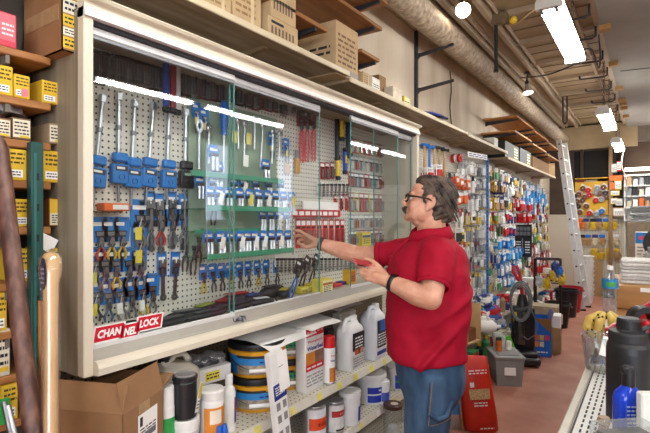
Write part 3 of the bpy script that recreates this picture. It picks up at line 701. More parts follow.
# behind the third and fourth doors, bit colours paled for hazy reflections
cols = ['#b8433c', '#c9c6bd', '#8f9498', '#c25a4a', '#d8d4c8', '#6f7a86', '#cfc06a', '#a9b0b4', '#b03a36']
for r_, (py0, h) in enumerate(((140, .08), (157, .08), (174, .08), (194, .11), (216, .08), (232, .08), (250, .09))):
    for i, px in enumerate(range(351, 412, 5)):
        c = cols[(i * 3 + r_ * 4) % len(cols)]
        KBL.put((c, h * 1.15, .075, ('#8f9094', '#c8c2b4', '#a8493e')[(i + r_) % 3]), 'small carded item behind the far glass doors, %s row from the top, %s along' % (ORD[r_], ordn(i)), hang(px, 217.5 + (py0 - 217.5) * (1 - (px - 352) * .0028)), PI / 2, 0, 1, 'cards behind the far glass doors')
# boxes on the cabinet floor by the gap
def carton(name, lo, hi, m, label, cat, loc, rz=PI / 2, deco=None, group=None):
    t = thing(name, label, cat, loc, rz, group); MB().box(lo, hi, m, .002).build('carton', t)
    if deco: b = MB(); deco(b, lo, hi); b.build('printed_label', t)
    return t
def dec(colr, lines=3, bar=None):
    def f(b, lo, hi):
        w, h = hi[0] - lo[0], hi[2] - lo[2]
        b.panel(lo[0] + w * .08, hi[0] - w * .08, lo[2] + h * .12, hi[2] - h * .1, lo[1] - .0006, mat(colr, .6, 0, .03))
        if bar: b.panel(lo[0] + w * .08, hi[0] - w * .08, lo[2] + h * .62, lo[2] + h * .78, lo[1] - .001, mat(bar, .6))
        b.lines(lo[0] + w * .16, hi[0] - w * .14, lo[2] + h * .18, lo[2] + h * .6, lo[1] - .0012, lines, INK, R)
    return f
def box_at(px0, px1, py0, py1, X, depth, z, m, label, cat, name='carton_box', deco=None, group=None):
    """front face fills a spot on the vertical plane x = X"""
    a = onX(px0, py1, X); e = onX(px1, py1, X); top = onX((px0 + px1) / 2, py0, X)
    zz = a.z if z is None else z
    return carton(name, (0, 0, 0), (e.y - a.y, depth, max(.02, top.z - zz)), m, label, cat, (X, a.y, zz), PI / 2, deco, group)
YB = mat('#cdb93a', .65, 0, .1, 25)
box_at(294, 301, 288, 303, -1.66, .06, ZF, mat('#7a6a2a', .6, 0, .1), 'small olive box by the black pouches on the cabinet floor', 'box', deco=dec('#c9b850'))
box_at(309, 317, 284, 297, -1.62, .06, ZF, YB, 'small yellow box standing on the cabinet floor, farther of two', 'box', deco=dec('#e6d878'))
box_at(301, 309, 287, 300, -1.60, .06, ZF, YB, 'small yellow box standing on the cabinet floor, next to the olive box', 'box', deco=dec('#e6d878'))
box_at(322, 333, 279, 300, -1.50, .07, 1.165, mat('#d8c95a', .65, 0, .1, 25), 'tall yellow and brown printed box standing in the door gap', 'box', deco=dec('#e8e0b0', 4, '#a8702a'))
box_at(334, 342, 285, 297, -1.58, .06, ZF, RED, 'bright red box beside the tall yellow box on the cabinet floor', 'box', deco=dec('#e05050'))
box_at(342, 347, 284, 295, -1.60, .05, ZF, mat('#3a2a78', .5), 'small purple box beside the bright red box', 'box')
box_at(349, 356, 270, 290, -1.58, .05, ZF, mat('#dcae30', .5), 'yellow and orange tube box behind the third glass door', 'box', deco=dec('#d86a28'))
box_at(362, 371, 232, 247, -1.70, .05, None, mat('#dcc23a', .5), 'yellow package with a navy top behind the third glass door', 'box', deco=dec('#e4d060', 3, '#25307a'))
for i, (px, X) in enumerate(((300, -1.57), (308, -1.66), (317, -1.70))):
    p = onX(px, 290, X); o = KP.put(('#2a2d34', ('#1f62b0', '#2a2a2e', '#2a2a2e')[i], .13, ''), 'dark pliers propped among the boxes on the cabinet floor, %s of three' % ordn(i), (X, p.y, 1.36), PI / 2, .5, .95, 'propped pliers')
# boxes on the wood plank shelf above
CB1, CB2, CB3 = mat('#a98961', .85, 0, .08, 10), mat('#bda27a', .85, 0, .08, 10), mat('#8b6b46', .85, 0, .08, 10)
def upbox(px0, px1, pyt, X, depth, zs, m, label, deco=None, group=None, name='cardboard_box'):
    a = onX(px0, 100, X); e = onX(px1, 100, X); top = onX((px0 + px1) / 2, pyt, X)
    return carton(name, (0, 0, 0), (e.y - a.y, depth, top.z - zs), m, label, 'box', (X, a.y, zs), PI / 2, deco, group)
Z1 = 2.458; Z2 = 2.428; Z3 = 2.401; Z4 = 2.358
def vbars(b, lo, hi):
    w, h = hi[0] - lo[0], hi[2] - lo[2]
    for i in range(7): b.panel(lo[0] + w * (.1 + i * .115), lo[0] + w * (.1 + i * .115 + .06), lo[2] + h * .25, lo[2] + h * .6, lo[1] - .0008, mat('#6a5a48', .8))
    b.panel(lo[0] + w * .1, lo[0] + w * .5, lo[2] + h * .72, lo[2] + h * .85, lo[1] - .0008, INK)
def scrib(b, lo, hi):
    w, h = hi[0] - lo[0], hi[2] - lo[2]
    b.lines(lo[0] + w * .1, hi[0] - w * .2, lo[2] + h * .2, hi[2] - h * .15, lo[1] - .0008, 5, mat('#94744e', .8), R)
    b.panel(lo[0] + w * .62, lo[0] + w * .74, lo[2], hi[2], lo[1] - .001, mat('#cdb890', .3))
upbox(205, 231, -30, -1.50, .22, Z1, CB2, 'tan cardboard box with scribbled front on the long shelf, nearest the shelving', scrib)
upbox(232.5, 261, -22, -1.50, .24, Z1, CB2, 'tan taped cardboard box with brown print beside the barred cartons', scrib)
o = upbox(268, 298, 22, -1.49, .2, Z1, CB2, 'tan carton printed with vertical bars, lower of the stacked pair', vbars)
a = onX(268, 100, -1.49); e = onX(296, 100, -1.49); zt = Z1 + o.children[0].dimensions[2]
carton('cardboard_box', (0, 0, 0), (e.y - a.y - .02, .2, .16), CB2, 'tan carton printed with vertical bars, upper of the stacked pair', 'box', (-1.49, a.y + .02, zt + .001), PI / 2, vbars)
b0 = upbox(336, 358, 26, -1.48, .30, Z2, CB2, 'large tan cardboard box with side lettering on the long shelf', lambda b, lo, hi: (b.lines(lo[0] + .02, hi[0] - .03, lo[2] + .06, hi[2] - .06, lo[1] - .001, 6, mat('#7a5f44', .8), R), b.panel(lo[0], hi[0], lo[2] + .005, lo[2] + .05, lo[1] - .001, clear('#ffffff', .2, .4, '#f2f2f0'))))
bb = MB(); bb.lines(0, .24, .09, .16, 0, 2, INK, R); q = bb.build('side_print', b0); q.location = (-.001, .28, .02); q.rotation_euler = (0, 0, -PI / 2)
upbox(359, 366, 72, -1.60, .12, Z2, CB3, 'small brown carton tucked behind the tall box on the shelf')
upbox(363, 371, 73, -1.50, .1, Z2, CB2, 'small pale carton on the long shelf beside the tall box', scrib)
upbox(372, 380, 78, -1.50, .1, Z2, mat('#d8d2c4', .7), 'small white-fronted carton on the long shelf', dec('#e8e6de', 3))
upbox(379, 386, 76, -1.58, .12, Z2, CB3, 'plain brown carton behind the white-fronted one')
upbox(393, 402, 88, -1.50, .07, Z2, mat('#d9cbb2', .7), 'cream block-shaped carton on the bare end of the shelf')
upbox(404, 410, 97, -1.50, .06, Z2, mat('#d2b64a', .7), 'tiny yellow carton near the shelf joint', dec('#e8dca0', 2))
t = thing('paper_roll', 'grey cylinder roll lying behind the cartons on the long shelf', 'roll', onX(368, 70, -1.68), .4)
t.location.z = Z2 + .051; MB().tube([(-.06, 0, 0), (.06, 0, 0)], .05, mat('#5d544c', .6), 16).build('roll', t); MB().tube([(.061, 0, 0), (.063, 0, 0)], .02, DARK, 12).build('core', t)
t = thing('clamp_set', 'black and blue clamps lying over the edge of the long shelf', 'clamp', onX(425, 112, -1.52), PI / 2); t.location.z = Z2 + .014
for i in range(4):
    MB().tube([(-.08 + i * .05, .05, .01), (.02 + i * .05, -.05, .012), (.10 + i * .05, -.10, .0)], [.016, .014, .01], BLACK if i % 2 else NAVY, 8).build('jaw', t)
t = upbox(484, 494, 141, -1.50, .2, Z3, mat('#7d5f42', .8), 'low brown carton beside a white box on the long shelf')
upbox(494.5, 498, 138, -1.50, .2, Z3, mat('#d8d4ca', .7), 'slim white box beside the low brown carton')
def dkbox(b, lo, hi):
    w, h = hi[0] - lo[0], hi[2] - lo[2]
    b.panel(lo[0] + w * .62, hi[0] - w * .1, lo[2] + h * .1, hi[2] - h * .1, lo[1] - .0008, mat('#8a8a40', .6)); b.lines(lo[0] + w * .62, hi[0] - w * .1, lo[2] + h * .15, hi[2] - h * .15, lo[1] - .0014, 4, PAPER, R)
upbox(505, 519, 144, -1.50, .25, Z4, BLACK, 'black carton with a printed side on the far shelf, closer of two', dkbox)
upbox(520, 531, 150, -1.50, .25, Z4, BLACK, 'black carton with a printed side on the far shelf, farther of two', dkbox)
upbox(533, 549, 160, -1.50, .27, Z4, CB3, 'brown cardboard box at the far end of the shelf', None)
upbox(549, 555, 156, -1.50, .2, Z4, CB1, 'tan cardboard box against the ladder on the far shelf', None)
# ================= storage shelving left of the cabinet
SW = wood('#8e5a2e', '#b07a42', 0, 8)
GRN = mat('#1d4a46', .45, .1, .1, 8)
sh = thing('storage_shelving', 'wooden shelving stacked with yellow part boxes beside the cabinet', 'shelving', (-1.60, -.75, 0), PI / 2)
SZ = [2.118, 1.97, 1.84, 1.714, 1.57, 1.40, 1.255, 1.12, .98, .55, .12]
for i, z in enumerate(SZ):
    L = 1.50 if i else 1.50
    MB().box((0, .0, z - .024), (L, .19, z), SW, .003).build('shelf', sh)
    if i < 7:
        b = MB(); b.prism([(0, z - .026), (.0, z - .05), (.17, z - .085), (.19, z - .085), (.19, z - .026)], 0, .012, mat('#6a6258', .5), Matrix.Translation((L - .12, 0, 0)) @ Matrix.Rotation(PI / 2, 4, 'Z')); b.build('bracket', sh)
b = MB(); b.box((-.05, .19, 0), (1.53, .2, 2.7), mat('#4c463f', .7, 0, .1, 5)); b.build('back_panel', sh)
def green_post(x):
    b = MB(); b.box((x, -.036, 0), (x + .036, -.004, 1.835), GRN, .003); b.box((x + .008, -.0375, .03), (x + .014, -.036, 1.8), mat('#2a6a64', .4))
    for i in range(18): b.box((x + .015, -.038, .1 + i * .095), (x + .022, -.0359, .122 + i * .095), INK)
    b.build('upright', sh)
green_post(1.425); green_post(.3)
for y in (.9, 1.0):
    MB().box((y, .178, 2.13), (y + .03, .19, 2.7), mat('#a89a50', .5, .2), 0).build('wall_standard', sh)
YC = mat('#d9b32c', .7, 0, .12, 16)
def ylab(b, lo, hi):
    w, h = hi[0] - lo[0], hi[2] - lo[2]; y = lo[1]
    b.lines(lo[0] + w * .12, hi[0] - w * .1, lo[2] + h * .5, hi[2] - h * .08, y - .0008, 3, mat('#4a3a18', .8), R)
    b.panel(lo[0] + w * .12, hi[0] - w * .18, lo[2] + h * .1, lo[2] + h * .34, y - .0008, PAPER); b.lines(lo[0] + w * .18, hi[0] - w * .25, lo[2] + h * .13, lo[2] + h * .31, y - .0013, 2, INK, R)
def wlab(b, lo, hi):
    w, h = hi[0] - lo[0], hi[2] - lo[2]
    b.panel(lo[0] + w * .05, hi[0] - w * .05, lo[2] + h * .1, hi[2] - h * .08, lo[1] - .0006, mat('#dcd3bd', .7, 0, .05)); b.lines(lo[0] + w * .12, hi[0] - w * .12, lo[2] + h * .2, hi[2] - h * .15, lo[1] - .0012, 4, INK, R)
    b.panel(lo[0] + w * .4, hi[0] - w * .1, lo[2] + h * .1, lo[2] + h * .2, lo[1] - .0014, YEL)
def shbox(px0, px1, pyt, si, m, label, deco, depth=.15, X=-1.605):
    return upbox(px0, px1, pyt, X, depth, SZ[si] + .001, m, label, deco, 'boxes on the storage shelving', 'parts_box')
shbox(-6, 16.5, 12, 0, mat('#c8324a', .5, 0, .06), 'red and pink printed box on the top shelf', lambda b, lo, hi: (b.panel(lo[0] + .004, hi[0] - .004, lo[2] + .018, hi[2] - .004, lo[1] - .0008, mat('#d8606e', .5)), b.lines(lo[0] + .02, hi[0] - .008, lo[2] + .03, hi[2] - .03, lo[1] - .0014, 3, mat('#f0d0d0', .6), R)))
shbox(-8, 13, 65, 1, YC, 'large yellow box at the frame edge of the second shelf', ylab)
shbox(14, 30, 75, 1, YC, 'yellow box with a pink sticker on the second shelf', lambda b, lo, hi: (ylab(b, lo, hi), b.panel(lo[0] + .02, hi[0] - .006, lo[2] + .006, lo[2] + .03, lo[1] - .002, mat('#d87a86', .6))))
shbox(42, 58, 81, 1, YC, 'yellow box alone near the end of the second shelf', ylab)
shbox(-8, 11, 118, 2, mat('#8c6d4a', .8), 'brown box with pale front label at the frame edge of the third shelf', wlab)
shbox(12, 31, 118, 2, mat('#6a5238', .8), 'brown two-row labelled box under the plastic bag', wlab)
shbox(49, 64, 124, 2, mat('#9a8468', .8), 'grey-brown box with a white and yellow label at the third shelf end', wlab)
shbox(3, 27, 149, 3, YC, 'yellow box left of the green upright on the fourth shelf', ylab)
shbox(43, 62, 151, 3, YC, 'yellow box with handwriting right of the green upright on the fourth shelf', ylab)
shbox(12, 30, 199, 4, YC, 'yellow box with a white strip on the fifth shelf behind the brown pole', ylab)
shbox(49, 69, 198, 4, mat('#7a4a2a', .8), 'brown box with a yellow label at the fifth shelf end', lambda b, lo, hi: (b.panel(lo[0] + .002, hi[0] - .002, lo[2] + .004, hi[2] - .004, lo[1] - .0006, YC), wlab(b, (lo[0], lo[1] - .001, lo[2]), (hi[0], 0, lo[2] + (hi[2] - lo[2]) * .5))))
shbox(15, 30, 249, 5, YC, 'yellow box between the pole and the green upright on the sixth shelf', ylab)
shbox(46, 65, 248, 5, YC, 'yellow box behind the wooden handle knob on the sixth shelf', ylab)
shbox(-8, 7, 293, 6, YC, 'yellow box at the frame edge of the seventh shelf', ylab)
shbox(54, 71, 288, 6, mat('#b06a2c', .8), 'orange-brown box with a white label on the seventh shelf', lambda b, lo, hi: wlab(b, (lo[0] + .004, lo[1], lo[2] + (hi[2] - lo[2]) * .5), hi))
shbox(20, 30, 297, 6, mat('#9a6234', .8), 'narrow brown box behind the pole on the seventh shelf', None)
shbox(-8, 10, 330, 7, mat('#d2c9b8', .7), 'white and grey printed box on the eighth shelf', wlab)
shbox(2, 18, 384, 8, YC, 'yellow box on the ninth shelf behind the pole foot', ylab)
p = onX(1, 395, -1.60); carton('folder', (0, -.012, 0), (.03, 0, .075), GREEN, 'small green folder leaning on the yellow box of the ninth shelf', 'folder', (-1.60, p.y - .01, SZ[8] + .001))
# overhanging bin box on the top shelf
t = thing('bin_box', 'open brown cardboard bin with yellow stickers overhanging the top shelf', 'box', (-1.50, .735, SZ[0] + .002), PI / 2)
CBM = mat('#9c7048', .85, 0, .1, 9)
b = MB(); w_, d_, h_ = .062, .26, .27
b.box((0, 0, 0), (w_, d_, .004), CBM).box((0, 0, 0), (.004, d_, h_), CBM).box((w_ - .004, 0, 0), (w_, d_, h_), CBM).box((0, 0, 0), (w_, .004, h_), CBM).box((0, d_ - .004, 0), (w_, d_, h_), CBM); b.build('carton', t)
MB().box((-.0015, .02, .10), (0, d_ - .02, .15), mat('#b08a60', .8)).build('tape', t)
b = MB()
for i, (z0, z1, c) in enumerate(((.01, .045, '#d9b32c'), (.05, .075, '#d8d4c4'), (.08, .115, '#d9b32c'), (.12, .165, '#cfcabb'), (.17, .195, '#d9b32c'), (.2, .25, '#b8a84a'))):
    b.panel(.003, w_ - .003, z0, z1, -.0006, mat(c, .7, 0, .1)); b.lines(.008, w_ - .006, z0 + .004, z1 - .004, -.0012, 2, INK, R)
b.build('sticker', t)['label'] = 'yellow and white stickers'
# plastic bag on the third shelf
b = MB(); p = onX(16, 110, -1.55); n = 14; rings = []
for i in range(8):
    u = i / 7; r0 = (.055 * (1 - u) ** .8 + .006)
    rings.append([Vector((r0 * 1.0 * math.cos(2 * PI * k / n) * (1 + .18 * math.sin(k * 3 + i)), r0 * math.sin(2 * PI * k / n) * (1 + .15 * math.cos(k * 2 + i)), u * .10)) for k in range(n)])
b.loft(rings, mat('#8f8a8c', .3, 0, .15, 30, .3, 30)); o = tag(b.build('plastic_bag'), 'crumpled grey plastic bag on top of the labelled box', 'bag'); o.location = (-1.68, p.y + .012, 1.925)
t = thing('paper_slip', 'loose white paper slip sticking out above the handle knob', 'paper', onX(41, 236, -1.595), PI / 2)
MB().box((0, 0, -.02), (.055, .0015, .012), PAPER, 0, Matrix.Rotation(.5, 4, 'Y')).box((.0, .001, -.03), (.05, .0025, .0), PAPER, 0, Matrix.Rotation(.65, 4, 'Y')).build('sheet', t)
# poles leaning in front of the shelving
A, B = W(-6, 100, 1.46), W(33, 433, 1.215); D = B - A; bot = A + D * (A.z - .0) / (A.z - B.z)
POLE = mat('#4a2e26', .45, 0, .3, 40, .2, 60, (1, 1, .3), '#7a5548')
top = A - D * .12
tag(MB().tube([bot + Vector((0, 0, .015)), top], .0235, POLE, 14).build('wooden_pole'), 'dark brown rough pole leaning across the storage shelving', 'pole')
hb = W(51, 433, 1.22); ht = W(51, 262, 1.31); hd = ht - hb; hbot = hb - hd * (hb.z / hd.z)
HW = wood('#b98d58', '#d2ab76', 2, 6, .45, .03)
t = thing('wrapped_stick', 'pale wooden tool handle with a knob end wrapped in plastic', 'handle', hbot)
L = (ht - hbot); ax = L.normalized(); ln = L.length
MB().tube([ax * .0, ax * (ln - .15), ax * (ln - .10), ax * (ln - .06), ax * (ln - .045), ax * (ln - .02), ax * (ln + .005), ax * (ln + .022), ax * (ln + .028)], [.016, .0175, .019, .020, .024, .0265, .026, .018, .006], HW, 16).build('shaft', t)
MB().tube([ax * .1, ax * (ln - .2), ax * (ln - .06), ax * (ln - .03), ax * (ln + .01), ax * (ln + .034)], [.022, .023, .026, .031, .031, .01], clear('#ffffff', .10, .03, '#ffffff', .12), 12).build('plastic_wrap', t)
c = W(43, 274, 1.28) - hbot
b = MB(); n = 12; b.prism([(c.x + .018 * math.cos(2 * PI * k / n), c.z + .045 * math.sin(2 * PI * k / n)) for k in range(n)], c.y - .001, c.y + .001, mat('#3a3346', .4, 0, .2)).lines(c.x - .010, c.x + .010, c.z - .03, c.z + .02, c.y - .002, 4, mat('#b8a8c0', .6), R); b.build('hang_label', t)['label'] = 'oval purple hang label'
A2 = W(44, 433, 1.30); tag(MB().tube([(A2.x, A2.y, .0), (A2.x - .005, A2.y, 1.37)], .013, wood('#a06a34', '#c08a50', 2, 6), 10).build('wooden_dowel'), 'thin wooden dowel standing just behind the wrapped handle', 'dowel')
p = onZ(42, 420, 1.0)
tag(MB().box((p.x - .01, p.y - .012, .0), (p.x + .01, p.y + .012, 1.02), mat('#d8b82a', .5), .003).build('yellow_stick'), 'yellow stick standing at the foot of the wrapped handle', 'stick')
for i, (px, t0) in enumerate(((4, 402), (8, 406))):
    a = W(px, t0, 1.2); e = W(px + 8, 440, 1.17)
    tag(MB().tube([a, e, e + (e - a) * 2.2], .007, CHROME if i else STEEL, 8).build('metal_rod'), 'shiny metal rod leaning at the lower frame edge, %s of two' % ordn(i), 'rod', 'metal rods')

# ================= gondola under the cabinet
GX = -1.40; UZ, LZ, BZ = .705, .405, .12
GW = mat('#cfc8b6', .5, 0, .06, 8)
gon = thing('gondola_shelving', 'cream metal shop shelving under the tool cabinet with price rails', 'shelving', (GX, .79, 0), PI / 2)
GL = 2.71
MB().box((0, .37, .12), (GL, .385, 1.09), pegboard('#6e5f4c', .0254, .2, '#1a1511')).build('back_panel', gon)
for nm, z, f in (('shelf', UZ, 0), ('shelf', LZ, 0), ('base_deck', BZ, -.12)):
    s = MB().box((0, f, z - .03), (GL, .37, z), pegboard('#d3ccbb', .03, .16, '#5a5248', ('X', 'Y')), .002).build(nm, gon)
    r_ = MB(); xprof(r_, [(f - .002, z - .045), (f - .014, z - .04), (f - .004, z + .002), (f, z + .002)], 0, GL, mat('#d9d3c4', .4, 0, .05)); r_ = r_.build('price_rail', s)
    if nm == 'shelf':
        x = .28
        while x < GL - .1:
            w = R.uniform(.035, .06); b = MB()
            b.raw([Vector((x, f - .0155, z - .037)), Vector((x + w, f - .0155, z - .037)), Vector((x + w, f - .007, z - .004)), Vector((x, f - .007, z - .004))], [(0, 1, 2, 3)], mat('#e4d878', .6) if R.random() < .7 else PAPER)
            b.lines(0, 1, 0, 1, 0, 0, INK, R); b.build('price_tag', s); x += R.uniform(.15, .26)
MB().box((0, -.10, 0), (GL, .37, .085), mat('#8d8372', .6)).build('kick_plate', gon)
for x in (0, 1.22, GL - .03): MB().box((x, .34, 0), (x + .03, .37, 1.09), GW).build('upright', gon)
# ---- products
def at(px, X): return onX(px, 300, X)
def ztop(px, py, X):
    return onX(px, py, X).z
def band(b, r, z0, z1, m, a0=-1.2, a1=1.2, n=12, r1=None):
    n = max(4, int((a1 - a0) / .085))
    """printed band wrapped on a round body, centred on the front (-y)"""
    r1 = r1 or r
    A_ = [a0 + (a1 - a0) * k / n for k in range(n + 1)]
    vs = [Vector((r * math.sin(a), -r * math.cos(a), z0)) for a in A_] + [Vector((r1 * math.sin(a), -r1 * math.cos(a), z1)) for a in A_]
    b.raw(vs, [(k, k + 1, n + 2 + k, n + 1 + k) for k in range(n)], m, True)
def rtext(b, s, r, z, h, m, a=0, bold=.02, w=None):
    if s == '~':   # print too small to read
        n_ = 4; a0 = a - w / r / 2
        for q in range(n_): band(b, r, z - h * .4, z + h * .4, m, a0 + w / r * q / n_, a0 + w / r * (q + .72) / n_)
        return
    vs, fs, sz = text_mesh(s, bold); k = h / max(sz[1], 1e-6); kx = k if w is None else w / sz[0]
    b.raw([Vector((r * math.sin(a + v.x * kx / r), -r * math.cos(a + v.x * kx / r), z + v.y * k)) for v in vs], fs, m)
def bucket(label, loc, r, h, body, bands, lid=None, rim=None, rz=PI / 2, group=None, handle=True, name='bucket', txt=None):
    t = thing(name, label, 'bucket', loc, rz, group)
    MB().lathe([(0, 0), (r * .90, 0), (r * .91, .004), (r * .985, h - .012), (r * 1.0, h - .010), (r * 1.0, h), (r * .95, h), (0, h)], body, n=28).build('body', t)
    b = MB()
    for z0, z1, m, a0, a1 in bands:
        f = lambda z: r * (.91 + .075 * z / h) + .0022 + .0006 * bands.index((z0, z1, m, a0, a1))
        band(b, f(z0 * h), z0 * h, z1 * h, m, a0, a1, 12, f(z1 * h))
    for s, zz, hh, m, ww, aa in (txt or ()): rtext(b, s, r * (.91 + .075 * zz) + .0055, zz * h, hh, m, aa, .02, ww)
    if bands: b.build('printed_label', t)
    if lid: MB().lathe([(0, h + .012), (r * .86, h + .012), (r * .9, h + .016), (r * 1.035, h + .016), (r * 1.045, h + .008), (r * 1.045, h - .01), (r * 1.0, h - .012)], lid, n=28).build('lid', t)
    if rim: MB().lathe([(r * 1.0, h - .034), (r * 1.04, h - .032), (r * 1.045, h - .016), (r * 1.0, h - .014)], rim, n=28).build('rim', t)
    if handle:
        pts = [Vector((math.cos(a) * r * 1.03 * 1, -abs(math.sin(a)) * r * .25 - math.sin(a) * r * .82, h * .82 - math.sin(a) * h * .52)) for a in [PI * k / 14 for k in range(15)]]
        hd_ = MB().tube(pts, .0028, STEEL, 6).build('handle', t)
        m_ = pts[7]; MB().tube([m_ + Vector((-.045, 0, 0)), m_ + Vector((.045, 0, 0))], .009, WHITE, 10).build('grip', hd_)
    return t
YBK = mat('#d89a1e', .4, 0, .05); SKY = mat('#2f86c8', .5, 0, .05); GRAN = mat('#a89a86', .7, 0, .25, 60)
c1 = at(257, -1.56); c2 = at(288, -1.60)
for st, c, colr, nm in ((0, c1, SKY, 'blue-labelled'), (1, c2, GREEN, 'green-labelled')):
    for lv in (0, 1):
        bucket('yellow adhesive bucket, %s, %s of its stacked pair' % (nm, 'lower' if lv == 0 else 'upper'), (c.x, c.y, UZ + .001 + lv * .158), .133 if st == 0 else .100, .138, YBK,
               [(.12, .82, GRAN, -1.35, 1.35), (.66, .84, DARK, -1.35, 1.35), (.44, .66, colr, -1.35, 1.35), (.12, .82, colr, -1.36, -.85)], BLACK, YBK, rz=PI / 2 - .75, group='yellow adhesive buckets',
               txt=[('~', .74, .013, YBK, .07, .5), ('~', .54, .009, NAVY, .10, .4)])
def sheet(label, pts, z, name='paper_sheet', curl=.03, m=PAPER):
    """one big sheet: corners in plan, edge curling down at the aisle"""
    a, b_, c, d = [Vector((*p, 0)) for p in pts]; n = 8; vs = []; fs = []
    for i in range(n + 1):
        for j in range(n + 1):
            u, v = i / n, j / n; q = (a * (1 - u) + b_ * u) * (1 - v) + (d * (1 - u) + c * u) * v
            q.z = z + .004 * math.sin(u * 5) - curl * max(0, v - .55) ** 2 * 4 * (1 - .3 * u); vs.append(q)
    for i in range(n):
        for j in range(n): k = i * (n + 1) + j; fs.append((k, k + n + 1, k + n + 2, k + 1))
    up = MB(); low = [v - Vector((0, 0, .0012)) for v in vs]
    up.raw(vs + low, fs + [tuple(len(vs) + x for x in f[::-1]) for f in fs], m, True)
    return tag(up.build(name), label, 'paper')
zt = UZ + .001 + .158 + .138 + .016
sheet('large white paper sheet lying over the lids of the stacked yellow buckets', ((-1.74, 1.52), (-1.73, 2.02), (-1.42, 1.98), (-1.40, 1.60)), zt + .018, curl=.05)
zc = ztop(314, 327, -1.43)
sheet('smaller white paper sheet lying on the red water sealer can', ((-1.70, 1.86), (-1.70, 2.25), (-1.38, 2.16), (-1.375, 1.88)), zc + .012, curl=.01)
sheet('folded brown paper lying over the jug beside the red can', ((-1.74, 2.26), (-1.74, 2.66), (-1.50, 2.60), (-1.48, 2.28)), zc + .032, m=mat('#d9d4ca', .7), curl=.01)
# long tile-trim carton leaning at the bucket stacks
a = W(276, 352, 1.96); e = W(292, 425, 2.02)
t = thing('trim_carton', 'tall slim white carton with navy and pale blue print leaning in front of the buckets', 'box', (e.x, e.y, UZ - .33), PI / 2)
v = a - Vector((e.x, e.y, UZ - .33)); lean = math.atan2(v.y, v.z); lean2 = math.atan2(-v.x, v.z)
Mx = Matrix.Rotation(lean, 4, 'Y') @ Matrix.Rotation(-lean2, 4, 'X'); HL = v.length
MB().box((-.042, -.0, 0), (.042, .03, HL), WHITE, .002, Mx).build('carton', t)
b = MB(); y = -.0008
b.panel(-.04, .04, HL * .70, HL * .80, y, NAVY, Mx); b.panel(-.04, .04, HL * .02, HL * .40, y, mat('#8fbfe0', .6), Mx)
for q in (.45, .55, .63):
    for s_ in (-.02, .02): b.panel(s_ - .012, s_ + .012, HL * q, HL * (q + .05), y, mat('#8a8682', .6, 0, .2), Mx)
b.lines(-.034, .034, HL * .06, HL * .36, y - .0006, 9, mat('#3a5a8a', .6), R, Mx); b.lines(-.030, .026, HL * .725, HL * .785, y - .0006, 4, PAPER, R, Mx); b.build('printed_label', t)
MB().box((-.004, -.004, HL * .74), (.062, -.0035, HL * .99), PAPER, 0, Mx).box((-.0, -.0045, HL * .9), (.03, -.004, HL * .903), INK, 0, Mx).build('note', t)['label'] = 'white handwritten note'
# the water sealer tin
a = onX(305.5, 384, -1.43); e = onX(324, 384, -1.43)
w_, h_ = e.y - a.y, zc - UZ
t = thing('sealer_can', 'rectangular red and white water sealer tin under a paper sheet', 'can', (-1.43, a.y, UZ + .001), PI / 2)
MB().box((0, 0, 0), (w_, .066, h_), mat('#e6e4e0', .35, .1, .03), .006, None, 2).build('body', t)
MB().lathe([(.02, h_ - .001), (.02, h_ + .008), (0, h_ + .008)], RED, (w_ * .5, .033, 0), 16).build('cap', t)
b = MB(); y = -.0008
b.panel(.003, w_ - .003, h_ * .86, h_ * .995, y, RED); b.panel(.003, w_ - .003, h_ * .33, h_ * .43, y, RED); b.panel(.003, w_ * .5, h_ * .43, h_ * .62, y, mat('#c77a2a', .5, 0, .15)); b.panel(w_ * .5, w_ - .003, h_ * .43, h_ * .62, y, mat('#7d5a4a', .5, 0, .2))
b.text("Thompson's", w_ * .5, h_ * .78, y - .0006, .016, RED, .03, 0, w_ * .82); b.text('WaterSeal', w_ * .5, h_ * .68, y - .0006, .022, NAVY, .04, 0, w_ * .86); b.lines(.012, w_ - .012, h_ * .35, h_ * .41, y - .0008, 1, WHITE, R); b.lines(.012, w_ - .012, h_ * .89, h_ * .97, y - .0008, 1, mat('#e0a0a0', .5), R); b.lines(.01, w_ - .01, h_ * .08, h_ * .28, y, 4, mat('#9a9a98', .7), R); b.build('printed_label', t)
# spray can
def spray(label, loc, r, h, bands, cap, name='spray_can', group=None, txt=None, body=WHITE):
    t = thing(name, label, 'can', loc, PI / 2, group)
    MB().lathe([(0, 0), (r, 0), (r, h * .74), (r * .93, h * .77), (r * .7, h * .80), (r * .6, h * .80)], body, n=20).lathe([(r * 1.02, .001), (r * 1.05, .004), (r * 1.02, .007)], STEEL, n=20).build('body', t)
    MB().lathe([(r * .97, h * .765), (r * .97, h * .8), (r * .93, h * .985), (r * .85, h), (0, h)], cap, n=20).build('cap', t)
    b = MB()
    for z0, z1, m, a0, a1 in bands: band(b, r + .0012, z0 * h, z1 * h, m, a0, a1)
    for s, zz, hh, m, ww in (txt or ()): rtext(b, s, r + .002, zz * h, hh, m, 0, .03, ww)
    if bands or txt: b.build('printed_label', t)
    return t
c = at(329, -1.43); hsp = ztop(329, 336, -1.43) - UZ
spray('white spray can with a red cap beside the water sealer tin', (c.x, c.y, UZ + .001), .034, hsp, [(.05, .35, mat('#c9823a', .5, 0, .2), -.9, 0), (.05, .35, RED, 0, .9)], RED, txt=[("Thompson's", .60, .010, RED, .05), ('WaterSeal', .50, .012, NAVY, .055)])
